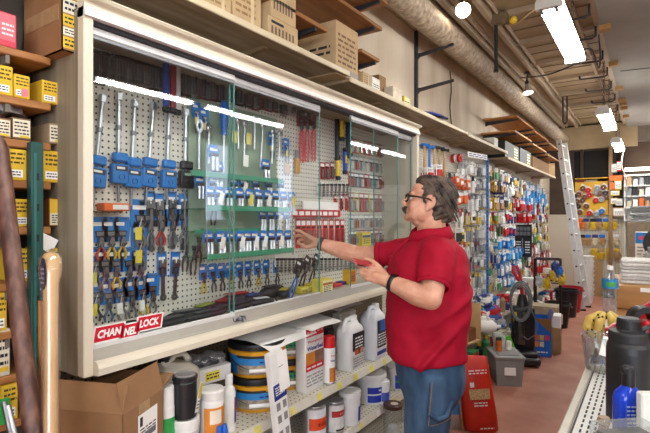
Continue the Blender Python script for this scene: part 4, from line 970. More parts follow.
def jug(label, px, pyt, X, w, dp, body, deco, cap=BLACK, zb=UZ, group=None, hs=1):
    c = at(px, X); h = ztop(px, pyt, X) - zb
    t = thing('jug', label, 'jug', (c.x, c.y, zb + .001), PI / 2, group)
    b = MB(); n = 20; rings = []
    def ring(sx, sy, z, ox=0):
        o = []
        for k in range(n):
            a = 2 * PI * k / n; ca, sa = math.cos(a), math.sin(a)
            o.append(Vector((ox + sx * math.copysign(abs(ca) ** .35, ca), sy * math.copysign(abs(sa) ** .35, sa), z)))
        return o
    hb_ = h * .74
    for sx, sy, z in ((.94, .94, 0), (1, 1, .008), (1, 1, hb_), (.92, .92, hb_ + h * .05)): rings.append(ring(w / 2 * sx, dp / 2 * sy, z))
    rings.append(ring(w * .30, dp * .34, hb_ + h * .12, 0)); rings.append(ring(.022, .022, h * .90, -w * .2 * hs)); rings.append(ring(.020, .020, h * .93, -w * .2 * hs))
    b.loft(rings, body); b.build('body', t)
    b = MB(); b.tube([(-w * .12 * hs, 0, h * .86), (w * .05 * hs, 0, h * .955), (w * .28 * hs, 0, h * .95), (w * .40 * hs, 0, h * .86), (w * .41 * hs, 0, h * .72)], [.014, .013, .013, .014, .018], body, 10); b.build('handle', t)
    MB().lathe([(.023, h * .915), (.024, h * .99), (.02, h), (0, h)], cap, (-w * .2 * hs, 0, 0), 16).build('cap', t)
    b = MB(); deco(b, w, hb_, -dp / 2 - .001); b.build('printed_label', t)
    return t
def d1(b, w, h, y):
    b.panel(-w * .36, w * .44, h * .50, h * .96, y, BLACK); b.panel(-w * .36, w * .44, h * .05, h * .40, y, mat('#c9c6c2', .6)); b.lines(-w * .2, w * .34, h * .55, h * .86, y - .001, 4, PAPER, R)
    for i, c in enumerate(('#b5562c', '#8e3f22', '#c58a70')): b.panel(-w * .22 + i * w * .2, -w * .04 + i * w * .2, h * .40, h * .54, y - .0012, mat(c, .5))
    b.lines(-w * .3, w * .4, h * .08, h * .34, y - .001, 4, mat('#8a8680', .6), R)
jug('white square jug with a black panel and orange swatches on its label', 350, 316, -1.47, .165, .11, mat('#e4e3e0', .4, 0, .02), d1, WHITE, hs=-1)
def d2(b, w, h, y):
    b.panel(-w * .34, w * .42, h * .30, h * .98, y, mat('#2c3038', .5)); b.panel(-w * .1, w * .36, h * .70, h * .98, y - .0006, mat('#2560b0', .5)); b.lines(-w * .28, w * .36, h * .34, h * .66, y - .0012, 5, PAPER, R); b.panel(-w * .36, w * .42, h * .12, h * .22, y, mat('#2a3f80', .5))
jug('white round-shouldered jug with a dark blue label nearest the red shirt', 373, 304, -1.46, .155, .12, mat('#dfe2e6', .4, 0, .02), d2, WHITE, hs=-1)
box_at(328, 334, 330, 350, -1.62, .1, UZ, DARK, 'dark box standing behind the red-capped spray can', 'box')
box_at(340, 356, 312, 340, -1.70, .06, UZ, mat('#c9c4ba', .5), 'grey-white carton at the back of the shelf behind the jugs', 'box', deco=dec('#d8d4cc'))
# lower shelf
SILV = mat('#b9babc', .3, .7, .05)
def can(label, px, pyt, X, r, zb, lab, txt=None, lid=SILV, body=SILV, group=None, lidr=1.0):
    c = at(px, X); h = ztop(px, pyt, X) - zb
    t = thing('paint_can', label, 'can', (c.x, c.y, zb + .001), PI / 2, group)
    MB().lathe([(0, 0), (r * 1.02, 0), (r * 1.02, .006), (r, .010), (r, h - .012), (r * 1.03, h - .008), (r * 1.03, h - .002), (r * .95, h)], body, n=24).build('body', t)
    MB().lathe([(r * .95, h), (r * .90, h - .004), (r * .86, h + .002), (r * .5, h - .002), (0, h - .002)], lid, n=24).build('lid', t)
    b = MB()
    for z0, z1, m, a0, a1 in lab: band(b, r + .0015 + (.0006 if a1 < 1.4 else 0), z0 * h, z1 * h, m, a0, a1)
    for s, zz, hh, m, ww in (txt or ()): rtext(b, s, r + .004, zz * h, hh, m, 0, .03, ww)
    b.build('printed_label', t)
    return t
OR = mat('#dd4a1c', .5, 0, .05)
can('paint can with an orange band beside the leaning carton', 314, 404, -1.46, .062, LZ, [(.05, .95, mat('#d9dadb', .5), -1.5, 1.5), (.45, .74, OR, -1.35, 1.35), (.1, .3, mat('#3a5a9a', .5), -.9, .9)], [('~', .59, .02, mat('#8a2a18', .5), .08)])
can('silver can with a dark red strip on its white label', 334, 400, -1.46, .056, LZ, [(.08, .92, mat('#dcdad6', .5), -1.5, 1.5), (.55, .75, mat('#a82a24', .5), -1.2, 1.2), (.1, .16, DARK, -.8, .8)], [('~', .65, .010, mat('#d88a80', .5), .05)])
def tub(label, px, pyt, X, r, zb, labs, txt=None, group=None, lid=WHITE, name='tub'):
    c = at(px, X); h = ztop(px, pyt, X) - zb - .012
    return bucket(label, (c.x, c.y, zb + .001), r, h, mat('#e3e3e1', .4, 0, .02), labs, lid, None, group=group, handle=False, name=name, txt=txt)
LB = mat('#2438a8', .5, 0, .05)
tub('small white tub with a blue corner label on the lower shelf', 350, 391, -1.44, .062, LZ, [(.12, .62, LB, -.1, 1.2)], [('~', .48, .010, WHITE, .04, .5)])
tub('biggest white bucket with a blue band, lid tilted up, on the lower shelf', 371, 372, -1.50, .096, LZ, [(.10, .36, LB, -1.3, 1.3), (.42, .66, LB, -1.3, 1.3)], [('~', .55, .012, WHITE, .10, 0)])
tub('little white tub with a pale blue band between the larger ones', 383, 381, -1.42, .042, LZ, [(.15, .6, mat('#4a62c0', .5), -1.3, 1.3)])
tub('white tub with blue and green bands at the end by the jeans', 397, 366, -1.46, .072, LZ, [(.12, .42, LB, -1.3, 1.3), (.42, .52, GREEN, -1.3, 1.3), (.52, .78, LB, -1.3, 1.3)], [('~', .68, .010, WHITE, .08, 0)])
tub('white bucket standing behind the biggest one on the lower shelf', 392, 364, -1.66, .09, LZ, [])
t = thing('clear_bin', 'clear plastic jar with a brown lid below the shelf by the jeans', 'jar', (*at(393, -1.33)[:2], BZ + .001))
zl = ztop(393, 404, -1.33) - BZ; MB().lathe([(0, 0), (.055, 0), (.06, .01), (.06, zl - .03), (.055, zl - .02), (.055, zl - .012)], clear('#f4f8f8', .07, .10), n=24).build('body', t)
MB().lathe([(.060, zl - .02), (.062, zl), (.056, zl + .004), (0, zl + .002)], mat('#4a3026', .4), n=24).build('lid', t)
b = MB(); b.lathe([(.0, zl + .0045), (.025, zl + .0045)], mat('#d8c8c0', .5), n=16, c=(.01, 0, 0)); b.build('lid_label', t)
MB().lathe([(0, .02), (.045, .02), (.05, .1), (.03, .17), (0, .18)], mat('#c9c9c6', .5, 0, .2, 20), n=12).build('contents', t)
# left end of the upper shelf
C0 = Vector((-1.30, .815, UZ + .002)); e1 = Vector((-.084, .198, 0)).normalized(); rz = math.atan2(e1.y, e1.x)
bx = thing('cardboard_box', 'open-flapped brown cardboard carton with a shipping label under the cabinet corner', 'box', C0, rz)
w_, d_, h_ = .225, .28, .30; CC = mat('#8f6a47', .85, 0, .08, 8, 0, 80, (1, 1, 1)); q = .004
b = MB(); b.box((0, 0, 0), (w_, d_, q), CC).box((0, 0, 0), (w_, q, h_), CC).box((0, d_ - q, 0), (w_, d_, h_), CC).box((0, 0, 0), (q, d_, h_), CC).box((w_ - q, 0, 0), (w_, d_, h_), CC); b.build('carton', bx)
def flap(o, rx, ry, lo, hi): 
    f = MB().box(lo, hi, CC).build('flap', bx); f.location = o; f.rotation_euler = (rx, ry, 0)
flap((0, .002, h_), -.25, 0, (.002, -.002, 0), (w_ - .002, .002, .095)); flap((.002, 0, h_), 0, .35, (-.002, .002, 0), (.002, d_ - .002, .085)); flap((w_ - .002, 0, h_), 0, 1.2, (-.002, .002, 0), (.002, d_ - .002, .08))
b = MB(); b.panel(.075, .185, .11, .265, -.0008, PAPER); b.panel(.085, .10, .225, .255, -.0014, INK); b.lines(.085, .175, .2, .22, -.0014, 2, INK, R); b.panel(.11, .175, .18, .2, -.0014, mat('#6a6a6c', .7)); b.lines(.085, .17, .13, .165, -.0014, 3, mat('#777777', .7), R); b.build('shipping_label', bx)
MB().box((.08, -.0012, .265), (.14, -.0004, .30), mat('#a98a62', .5)).build('tape', bx)
def dw(b, w, h, y): b.panel(-w * .4, w * .4, h * .1, h * .6, y, mat('#d8e0dc', .6)); b.lines(-w * .3, w * .3, h * .15, h * .5, y - .001, 4, mat('#3a5a4a', .6), R)
jug('big cream jug with a loop handle standing behind the open carton', 172, 352, -1.60, .20, .15, mat('#d8d2c2', .45, 0, .04), dw, BLACK)
c = at(166, -1.44); spray('white bottle with red and green print beside the carton', (c.x, c.y, UZ + .001), .03, ztop(166, 386, -1.44) - UZ, [(.05, .35, mat('#d83a22', .5), -1.3, 1.3), (.38, .62, GREEN, -1.3, 1.3)], WHITE)
X_ = -1.42; c = at(185, X_); zt2 = ztop(185, 416, X_)
bucket('small white pail carrying the black canister', (c.x, c.y, UZ + .001), .050, zt2 - UZ - .018, WHITE, [(.2, .8, mat('#c8ccd0', .5), -1.2, 1.2)], WHITE, handle=False, name='pail')
t = thing('black_canister', 'black canister with a yellow price tag standing on the white pail', 'canister', (c.x, c.y, zt2 + .002), PI / 2); hc = ztop(185, 375, X_) - zt2
MB().lathe([(0, 0), (.043, 0), (.043, hc * .84), (.040, hc * .88), (.046, hc * .90), (.046, hc * .98), (.042, hc), (0, hc)], mat('#232326', .3, 0, .1), n=24).build('body', t)
MB().lathe([(0, hc + .001), (.034, hc + .001), (.036, hc + .004), (.039, hc)], mat('#8a8684', .4), n=24).build('top', t)
b = MB(); Mt = Matrix.Translation((.030, -.040, hc * .42)) @ Matrix.Rotation(.25, 4, 'Y') @ Matrix.Rotation(.5, 4, 'Z'); b.box((-.016, -.002, -.05), (.016, -.001, .055), PAPER, 0, Mt).panel(-.016, .016, -.0, .055, -.0026, mat('#e4d34a', .6), Mt).lines(-.012, .012, -.04, -.005, -.003, 3, INK, R, Mt); b.build('price_tag', t)
c = at(212, -1.41); h = ztop(212, 388, -1.41) - UZ
t = thing('cleaner_tub', 'white screw-top tub with an orange label and a bagged pair of blue gloves', 'tub', (c.x, c.y, UZ + .001), PI / 2)
MB().lathe([(0, 0), (.044, 0), (.046, .01), (.046, h * .8), (.042, h * .84), (0, h * .84)], WHITE, n=24).build('body', t); MB().lathe([(.047, h * .84), (.048, h * .97), (.044, h), (0, h * .995)], mat('#dedbd5', .5), n=24).build('lid', t)
b = MB(); band(b, .0472, h * .08, h * .72, mat('#d8862a', .5, 0, .08), -1.4, 1.4); band(b, .0478, h * .45, h * .68, mat('#e8dcc8', .5), -.9, .1); b.build('printed_label', t)
for s in (-.012, .012): MB().tube([(s, -.055, h * .05), (s, -.056, h * .3), (s * 1.1, -.055, h * .42)], [.014, .014, .008], mat('#1d5fc4', .5), 8).build('glove', t)
c = at(229, -1.46); h = ztop(229, 374, -1.46) - UZ
t = thing('squeeze_bottle', 'slim white bottle with a purple label in front of the bucket stack', 'bottle', (c.x, c.y, UZ + .001), PI / 2)
MB().lathe([(0, 0), (.026, 0), (.028, .008), (.028, h * .66), (.022, h * .76), (.014, h * .80), (.014, h * .84)], WHITE, n=20).build('body', t); MB().lathe([(.016, h * .82), (.016, h * .98), (.013, h), (0, h)], mat('#d8d8d6', .4), n=16).build('cap', t)
b = MB(); band(b, .0292, h * .14, h * .6, mat('#5a3f8a', .5), .1, 1.3); band(b, .0296, h * .35, h * .55, RED, .3, 1.1); b.build('printed_label', t)
c = at(203, -1.58); t = thing('bagged_carton', 'white carton with a yellow sticker and a clear bag on top behind the black canister', 'box', (c.x, c.y, .90), PI / 2 - .15)
MB().box((-.11, -.05, -.19), (.11, .07, -.0), mat('#4a3d30', .8)).box((-.11, -.05, 0), (.11, .07, .065), WHITE, .003).build('carton', t); MB().panel(-.02, .05, .012, .05, -.0510, mat('#e6d64a', .6)).lines(-.015, .045, .018, .045, -.052, 2, INK, R).build('sticker', t)
b = MB()
for i in range(5): b.ball((-.08 + i * .04, .01, .085 + .012 * (i % 2)), (.035, .05, .028), clear('#f4f6f8', .14, .10, '#c8ccd0', .12), None, 9, 6)
b.build('clear_bag', t); MB().box((-.09, -.03, .066), (.07, .05, .085), mat('#33353c', .5, 0, .2), .008).build('contents', t)
t.location.z = UZ + .192
o = carton('white_carton', (-.07, 0, 0), (.07, .10, .10), WHITE, 'white low carton in front of the open brown carton', 'box', (-1.33, .96, UZ + .002), PI / 2 - .2, dec('#eceae6', 2))
# ================= the man: one continuous body, clothes as children
def voxel(mb, name, size, smooth=4, parent=None, mats=None, post=None):
    o = mb.build(name)
    md = o.modifiers.new('r', 'REMESH'); md.mode = 'VOXEL'; md.voxel_size = size; md.use_smooth_shade = True
    if smooth:
        sm = o.modifiers.new('s', 'SMOOTH'); sm.iterations = smooth; sm.factor = .5
    dg = bpy.context.evaluated_depsgraph_get(); dg.update()
    me = bpy.data.meshes.new_from_object(o.evaluated_get(dg)); old = o.data
    o.modifiers.clear(); o.data = me; bpy.data.meshes.remove(old)
    if post:
        nrm = [v.normal.copy() for v in me.vertices]
        for v, n in zip(me.vertices, nrm): v.co = post(v.co.copy(), n)
    for p in me.polygons: p.use_smooth = True
    if mats:
        me.materials.clear()
        for m in mats: me.materials.append(m)
        for p in me.polygons: p.material_index = 0
    if parent: o.parent = parent
    return o
def limb(b, pts, rs, m, n=14, k=4):
    """smooth tapering limb through the points, rounded at both ends"""
    P = [Vector(p) for p in pts]; out = []; ro = []
    for i in range(len(P) - 1):
        p0, p1, p2, p3 = P[max(i - 1, 0)], P[i], P[i + 1], P[min(i + 2, len(P) - 1)]
        for j in range(k):
            t = j / k; out.append(.5 * ((2 * p1) + (p2 - p0) * t + (2 * p0 - 5 * p1 + 4 * p2 - p3) * t * t + (3 * p1 - p0 - 3 * p2 + p3) * t ** 3)); ro.append(rs[i] * (1 - t) + rs[i + 1] * t)
    out.append(P[-1]); ro.append(rs[-1])
    b.tube(out, ro, m, n); b.ball(out[0], rs[0] * .99, m, None, n, 8); b.ball(out[-1], rs[-1] * .99, m, None, n, 8)
MO = W(428, 300, 2.25); MO.z = 0
ang = math.atan2(.2, -.97)          # which way he faces, seen from the camera: towards the cabinet
fw = Vector((-.97 * K - .2 * S, -.97 * S + .2 * K, 0)).normalized(); lf = Vector((-fw.y, fw.x, 0))
def BP_(f, l, z): return MO + fw * f + lf * l + Vector((0, 0, z))
SKIN = mat('#c98d72', .5, 0, .07, 22, .05, 120, (1, 1, 1), '#dba58a')
man = thing('person', 'man in a red polo shirt and blue jeans reaching into the tool cabinet', 'person', (MO.x, MO.y, 0))
L0 = lambda p: Vector(p) - Vector((MO.x, MO.y, 0))
def ringz(z, cf, a, bb, n=28, e=.8):
    o = []
    for k in range(n):
        t = 2 * PI * k / n; c_, s_ = math.cos(t), math.sin(t)
        o.append(L0(BP_(cf + a * math.copysign(abs(c_) ** e, c_), bb * math.copysign(abs(s_) ** e, s_), z)))
    return o
P = lambda px, py, d: L0(W(px, py, d))
# joints
shL, elL, wrL = L0(BP_(-.035, .185, 1.425)), P(431, 299, 1.96), P(387.5, 281.5, 2.08)
shR, slR, elR, wrR = P(418, 252, 2.42), P(380, 255, 2.50), P(356, 254.5, 2.56), P(319, 243.5, 2.63)
b = MB()
# head, in its own frame
Hc = P(428, 201.5, 2.22); hf = (fw * .985 + Vector((0, 0, .17))).normalized(); hl = lf.copy(); hu = hf.cross(hl).normalized()
HM = Matrix((hf, hl, hu)).transposed().to_4x4()
def hp(x, y, z): return Hc + hf * x + hl * y + hu * z
def he(x, y, z, r, rot=None): b.ball(hp(x, y, z), r, SKIN, HM @ rot if rot else HM, 20, 14)
he(-.020, 0, .024, (.094, .077, .080)); he(-.045, 0, .0, (.068, .070, .072)); he(.035, 0, -.015, (.056, .064, .085)); he(.040, 0, .040, (.045, .060, .045))
he(.060, 0, -.074, (.038, .042, .034)); he(.076, 0, -.090, (.022, .024, .018)); he(.030, 0, -.078, (.050, .054, .034)); he(.020, 0, -.098, (.045, .045, .030))
for s in (-1, 1):
    he(.052, s * .034, -.030, (.034, .028, .036)); he(.008, s * .050, -.050, (.045, .022, .048)); he(.036, s * .030, -.058, (.046, .032, .046)); he(.078, s * .028, .022, (.014, .024, .010))
    he(.088, s * .013, -.036, (.013, .010, .010))
    # ear
    he(-.012, s * .076, -.012, (.019, .009, .031), Matrix.Rotation(-.2, 4, 'Y')); he(-.020, s * .082, -.004, (.016, .006, .024)); he(-.004, s * .076, -.036, (.009, .007, .011))
limb(b, [hp(.084, 0, .018), hp(.096, 0, -.002), hp(.107, 0, -.022)], [.011, .013, .0145], SKIN, 12); he(.092, 0, -.034, (.020, .017, .011))
he(.088, 0, -.060, (.014, .020, .007)); he(.086, 0, -.069, (.013, .018, .006)); he(.080, 0, -.055, (.02, .026, .02))
# neck and trunk
limb(b, [hp(-.028, 0, -.05), hp(-.032, 0, -.10), L0(BP_(-.02, 0, 1.50)), L0(BP_(-.015, 0, 1.44))], [.066, .066, .072, .09], SKIN, 20)
trunk = [(1.48, -.015, .09, .12), (1.43, -.012, .135, .17), (1.34, -.012, .15, .185), (1.2, .0, .165, .185), (1.05, .008, .165, .185), (.94, .005, .15, .185), (.86, -.01, .125, .17)]
b.loft([ringz(*r) for r in trunk], SKIN)
# arms
limb(b, [L0(BP_(-.03, .10, 1.43)), shL, (shL + elL) / 2, elL], [.06, .066, .054, .046], SKIN)
fm = elL * .68 + wrL * .32 + Vector((0, 0, -.004)); limb(b, [elL, fm, elL * .3 + wrL * .7, wrL], [.047, .050, .040, .031], SKIN)
limb(b, [L0(BP_(-.02, -.10, 1.43)), shR, slR, elR], [.06, .064, .052, .046], SKIN)
limb(b, [elR, elR * .7 + wrR * .3, elR * .3 + wrR * .7, wrR], [.046, .048, .039, .030], SKIN)
# his near (left) hand: back of the hand towards us, fingers curled under the red packets, thumb on top
def finger(pts, r0): limb(b, pts, [r0, r0 * .98, r0 * .92, r0 * .8][:len(pts)], SKIN, 10, 4)
kn = [P(369.5, 267.0, 2.155), P(367.8, 271.5, 2.130), P(368.6, 276.0, 2.110), P(371.3, 280.0, 2.095)]
for q in kn: limb(b, [wrL, wrL * .45 + q * .55, q], [.024, .0165, .0115], SKIN, 12)
limb(b, [wrL, wrL * .4 + (kn[1] + kn[2]) * .3], [.03, .026], SKIN)
f1 = [[(363.2, 264.5, 2.185), (361.5, 262.0, 2.215), (363.8, 260.4, 2.235)], [(361.6, 269.0, 2.160), (358.8, 266.2, 2.195), (361.5, 263.5, 2.222)], [(362.8, 274.2, 2.140), (360.0, 271.0, 2.175), (362.6, 267.6, 2.205)], [(366.2, 279.2, 2.115), (363.2, 276.6, 2.145), (364.6, 273.0, 2.170)]]
for q, f, r in zip(kn, f1, (.0098, .0102, .0098, .0086)): finger([q] + [P(*a) for a in f], r)
limb(b, [wrL, P(382, 271.5, 2.13), P(376.5, 264.8, 2.15), P(370.0, 260.2, 2.165), P(364.5, 258.8, 2.175)], [.026, .0155, .0125, .0105, .0085], SKIN, 12)
# his far (right) hand: reaching through the door gap, first finger out, thumb pinching
kn = [P(305.6, 234.6, 2.655), P(305.0, 237.8, 2.675), P(305.6, 241.0, 2.69), P(307.5, 244.0, 2.70)]
for q in kn: limb(b, [wrR, wrR * .45 + q * .55, q], [.024, .0165, .0115], SKIN, 12)
f2 = [[(301.0, 231.6, 2.66), (297.6, 230.6, 2.665), (295.0, 231.2, 2.67)], [(300.2, 235.4, 2.685), (297.0, 235.6, 2.69), (294.8, 237.2, 2.69)], [(301.0, 239.4, 2.705), (298.4, 241.0, 2.70), (297.2, 243.4, 2.69)], [(303.5, 243.4, 2.712), (301.5, 245.4, 2.705), (301.2, 247.6, 2.69)]]
for q, f, r in zip(kn, f2, (.0098, .0102, .0098, .0086)): finger([q] + [P(*a) for a in f], r)
limb(b, [wrR, P(312.5, 245.4, 2.62), P(307.4, 247.4, 2.62), P(302.6, 245.6, 2.63), P(299.0, 243.0, 2.645)], [.026, .0155, .0125, .0105, .0085], SKIN, 12)
# legs (inside the jeans) down to the ankles
hips = [L0(BP_(-.01, s * .095, .88)) for s in (1, -1)]; knees = [L0(BP_(.02, s * .10, .50)) for s in (1, -1)]; ank = [L0(BP_(-.03 + .05 * (s < 0), s * .11, .09)) for s in (1, -1)]
for h_, k_, a_ in zip(hips, knees, ank): limb(b, [h_, k_, a_], [.085, .055, .04], SKIN)
body = voxel(b, 'body', .0042, 5, man)
# ---- polo shirt
SHIRT = mat('#a50c2a', .75, 0, .06, 30, .12, 500, (1, 1, 1), None, .2)
def folds(co, n):
    w = co + Vector((MO.x, MO.y, 0)); z = w.z
    u = (w - MO).dot(fw); l = (w - MO).dot(lf)
    a = noise.noise(Vector((u * 5 + z * 4.2, l * 4, z * 5 - u * 6))) * .014
    a += noise.noise(Vector((u * 14 + z * 12, l * 9 + 7, z * 9 - u * 12))) * .009
    # long drag folds running down and forward from under the near arm to the front hem
    if l > .02:
        s1 = (z - 1.0) - (-u) * 1.05; a += .016 * math.exp(-((s1 + .02) / .022) ** 2) * max(0, min(1, (1.2 - z) * 4)) - .010 * math.exp(-((s1 - .03) / .03) ** 2) * max(0, min(1, (1.2 - z) * 4))
        s2 = (z - 1.12) - (-u) * .7; a += .012 * math.exp(-((s2) / .02) ** 2) * max(0, min(1, (-u + .05) * 5))
    return co + n * a
sb = MB()
rows = [(1.515, -.022, .066, .085), (1.490, -.022, .098, .130), (1.46, -.018, .138, .178), (1.41, -.012, .168, .205), (1.345, -.010, .187, .218), (1.27, -.006, .196, .218), (1.20, .003, .200, .216), (1.12, .008, .199, .214), (1.04, .012, .196, .214), (1.0, .012, .194, .216), (.96, .010, .190, .218), (.942, .008, .186, .216)]
sb.loft([ringz(*r) for r in rows], SHIRT)
hemL = elL * .66 + shL * .34; dL = (elL - shL).normalized()
limb(sb, [L0(BP_(-.02, .09, 1.435)), shL + Vector((0, 0, .0)), shL * .5 + hemL * .5], [.085, .088, .076], SHIRT, 18)
sb.tube([shL, shL * .5 + hemL * .5, hemL], [.084, .076, .066], SHIRT, 20)
hemR = slR + (slR - shR).normalized() * .0; limb(sb, [L0(BP_(-.02, -.09, 1.43)), shR, shR * .6 + hemR * .4], [.085, .086, .078], SHIRT, 18)
sb.tube([shR, shR * .5 + hemR * .5, hemR], [.082, .077, .068], SHIRT, 20)
shirt = voxel(sb, 'polo_shirt', .0075, 12, man, None, folds)
# collar, placket, hem and cuff stitching
cb = MB(); n = 30; rings = []
nk0 = hp(-.034, 0, -.118); axis = (hp(-.028, 0, -.05) - L0(BP_(-.02, 0, 1.47))).normalized()
fu = (fw - axis * fw.dot(axis)).normalized(); lu = axis.cross(fu)
for rr, zz in ((.074, -.045), (.074, -.010), (.075, .014), (.080, .018), (.090, -.006), (.100, -.038)):
    rg = []
    for k in range(n):
        a = .30 + (2 * PI - .60) * k / (n - 1); dz = -.030 * max(0, math.cos(a)) ** 2; f_ = rr * (1.02 + .05 * max(0, -math.cos(a)) + .16 * max(0, math.cos(a)) ** 3)
        rg.append(nk0 + fu * (math.cos(a) * f_) + lu * (math.sin(a) * rr) + axis * (zz + dz - .005))
    rings.append(rg)
cb.loft(rings, SHIRT, False, True, False)
col = cb.build('collar', shirt)
sd = col.modifiers.new('t', 'SOLIDIFY'); sd.thickness = .004
pb = MB()
for i in range(2):
    o_ = .006 * (1 - 2 * i)
    pb.tube([L0(BP_(.083, o_, 1.50)), L0(BP_(.135, o_, 1.455)), L0(BP_(.172, o_, 1.39)), L0(BP_(.188, o_, 1.33))], [.012, .013, .013, .012], SHIRT, 8)
for z_, f_ in ((1.47, .136), (1.41, .176), (1.35, .196)): pb.ball(L0(BP_(f_, .004, z_)), (.006, .006, .006), mat('#7a0a18', .4))
pb.build('placket', shirt)
def ring_tube(c, ax, r, th, m, name, par, sq=1, n=24, wd=0.0):
    u = ax.orthogonal().normalized(); v = ax.cross(u); q = MB()
    if wd:
        q.loft([[c + ax * s + (u * math.cos(2 * PI * k / n) + v * math.sin(2 * PI * k / n)) * (r + o) for k in range(n)] for s, o in ((-wd / 2, 0), (-wd / 2, th), (wd / 2, th), (wd / 2, 0))], m, False)
    else: q.tube([c + (u * math.cos(2 * PI * k / n) + v * math.sin(2 * PI * k / n)) * r for k in range(n + 1)], th, m, 8)
    return q.build(name, par)
ring_tube(hemL, dL, .0645, .0035, SHIRT, 'cuff', shirt, wd=.024); ring_tube(hemR, (slR - shR).normalized(), .0665, .0035, SHIRT, 'cuff', shirt, wd=.024)
# ---- jeans
DEN = mat('#2c4766', .85, 0, .1, 9, .2, 900, (1, 1, .35), '#587a9c')
def jf(co, n):
    w = co + Vector((MO.x, MO.y, 0)); u = (w - MO).dot(fw)
    return co + n * (noise.noise(Vector((w.x * 9, w.y * 9, w.z * 7))) * .006 + noise.noise(Vector((w.x * 6, w.y * 6, w.z * 26))) * .004 * (1 if w.z < .8 else .4))
jb = MB(); jb.loft([ringz(*r) for r in ((1.0, .0, .150, .180), (.93, -.004, .160, .188), (.86, -.012, .160, .195), (.80, -.016, .150, .196), (.74, -.012, .125, .19))], DEN)
for h_, k_, a_, s in zip(hips, knees, ank, (1, -1)):
    jb.tube([h_ + Vector((0, 0, .02)), h_ * .7 + k_ * .3, k_, a_ * .5 + k_ * .5, a_ - Vector((0, 0, .05))], [.112, .110, .098, .093, .098], DEN, 22)
jeans = voxel(jb, 'jeans', .009, 3, man, None, jf)
ST = mat('#b08a50', .7)
def onleg(az, z, s=1, ex=.004):
    """a point on the outside of the near trouser leg at height z and bearing az"""
    t = min(1, max(0, (.88 - z) / .38)); c_ = hips[0] * (1 - t) + knees[0] * t; r_ = (.113 - .014 * t) + ex
    return Vector((c_.x, c_.y, z)) + (fw * math.cos(az) + lf * math.sin(az)) * r_
for da in (-.04, .04):
    MB().tube([onleg(PI / 2 + da, z / 100) for z in range(88, 40, -4)], .0018, ST if da > 0 else mat('#23406a', .8), 5).build('side_seam', jeans)
MB().tube([onleg(PI / 2 + .06, .745, 1, .006), onleg(PI / 2 + .35, .725, 1, .016), onleg(PI / 2 + .7, .735, 1, .016), onleg(PI / 2 + .98, .79, 1, .008)], .011, DEN, 8).build('hammer_loop', jeans)
MB().tube([onleg(PI / 2 + a / 10, .69 + .02 * (a / 10), 1, .004) for a in range(0, 13, 2)], .0016, ST, 5).tube([onleg(PI / 2 + 1.25, z / 100, 1, .004) for z in range(86, 66, -4)], .0016, ST, 5).build('pocket_stitching', jeans)
for a_, s in zip(ank, (1, -1)):
    f_ = MB(); o_ = Vector((a_.x, a_.y, 0)); fx = lambda x, y, z: o_ + fw * x + lf * y + Vector((0, 0, z))
    rings = []
    for x, w_, h_ in ((-.09, .03, .07), (-.075, .042, .10), (-.02, .045, .115), (.06, .048, .085), (.13, .052, .06), (.18, .045, .045), (.20, .02, .03)):
        rings.append([fx(x, w_ * math.cos(2 * PI * k / 14), .004 + h_ / 2 + h_ / 2 * math.sin(2 * PI * k / 14)) for k in range(14)])
    f_.loft(rings, mat('#4a3626', .6)); f_.build('shoe', man)
# ---- hair, moustache, glasses, watch, wristband
HAIR = mat('#1a1310', .55, 0, .3, 26, .3, 120, (1, 1, 1), '#6e5d50', .4, .34, .72)
hb = MB()
def hh(x, y, z, r): hb.ball(hp(x, y, z), r, HAIR, HM, 18, 12)
hh(-.030, 0, .045, (.092, .082, .075)); hh(-.070, 0, -.002, (.062, .076, .080)); hh(-.075, 0, -.045, (.045, .066, .048)); hh(.016, .0, .090, (.050, .056, .024)); hh(.000, 0, .087, (.07, .066, .034))
for s in (-1, 1): hh(-.038, s * .062, .02, (.055, .022, .055)); hh(.012, s * .066, .022, (.022, .012, .034)); hh(-.052, s * .060, -.035, (.030, .02, .045))
def hf_(co, n):
    q = co - Hc; x, y, z = q.dot(hf), q.dot(hl), q.dot(hu)
    return co + n * (noise.noise(Vector((x * 16 + z * 20, y * 55, z * 42 + x * 22))) * .012 + noise.noise(Vector((x * 40, y * 60, z * 70 + x * 40))) * .004)
hair = voxel(hb, 'hair', .005, 1, man, None, hf_)
lk = MB(); rl = random.Random(5)
for i in range(170):
    th = rl.uniform(-1.5, 1.5); x0 = rl.uniform(-.06, .05); y0 = math.sin(th) * .074; z0 = .05 + math.cos(th) * .068
    if th < -1.0 or th > 1.0: x0 = rl.uniform(-.08, -.01); z0 = rl.uniform(-.01, .06)
    pts = [hp(x0, y0 * .96, z0)]; d_ = Vector((-.6, rl.uniform(-.3, .3), rl.uniform(-.1, .25)))
    x, y, z = x0, y0, z0
    for j in range(5):
        x -= .013 + rl.uniform(0, .004); y += rl.uniform(-.004, .004); z += (.004 if j < 1 else -.010 - .004 * j) + rl.uniform(-.003, .003)
        ll = math.sqrt(((x + .035) / .102) ** 2 + (y / .088) ** 2 + ((z - .02) / .102) ** 2); k_ = 1 / max(ll, .2) if ll < 1.0 else 1
        pts.append(hp((x + .035) * k_ - .035, y * k_, (z - .02) * k_ + .02))
    lk.tube(pts, [.002, .0048, .0052, .0045, .003, .001], HAIR, 6)
for i in range(26):
    y0 = rl.uniform(-.05, .055); lk.tube([hp(-.105, y0, .0), hp(-.118, y0 * 1.05, -.035), hp(-.116, y0 * 1.1, -.055), hp(-.108 - rl.uniform(0, .016), y0 * 1.1, -.070)], [.004, .006, .006, .001], HAIR, 6)
lk.build('lock', hair)
mb_ = MB()
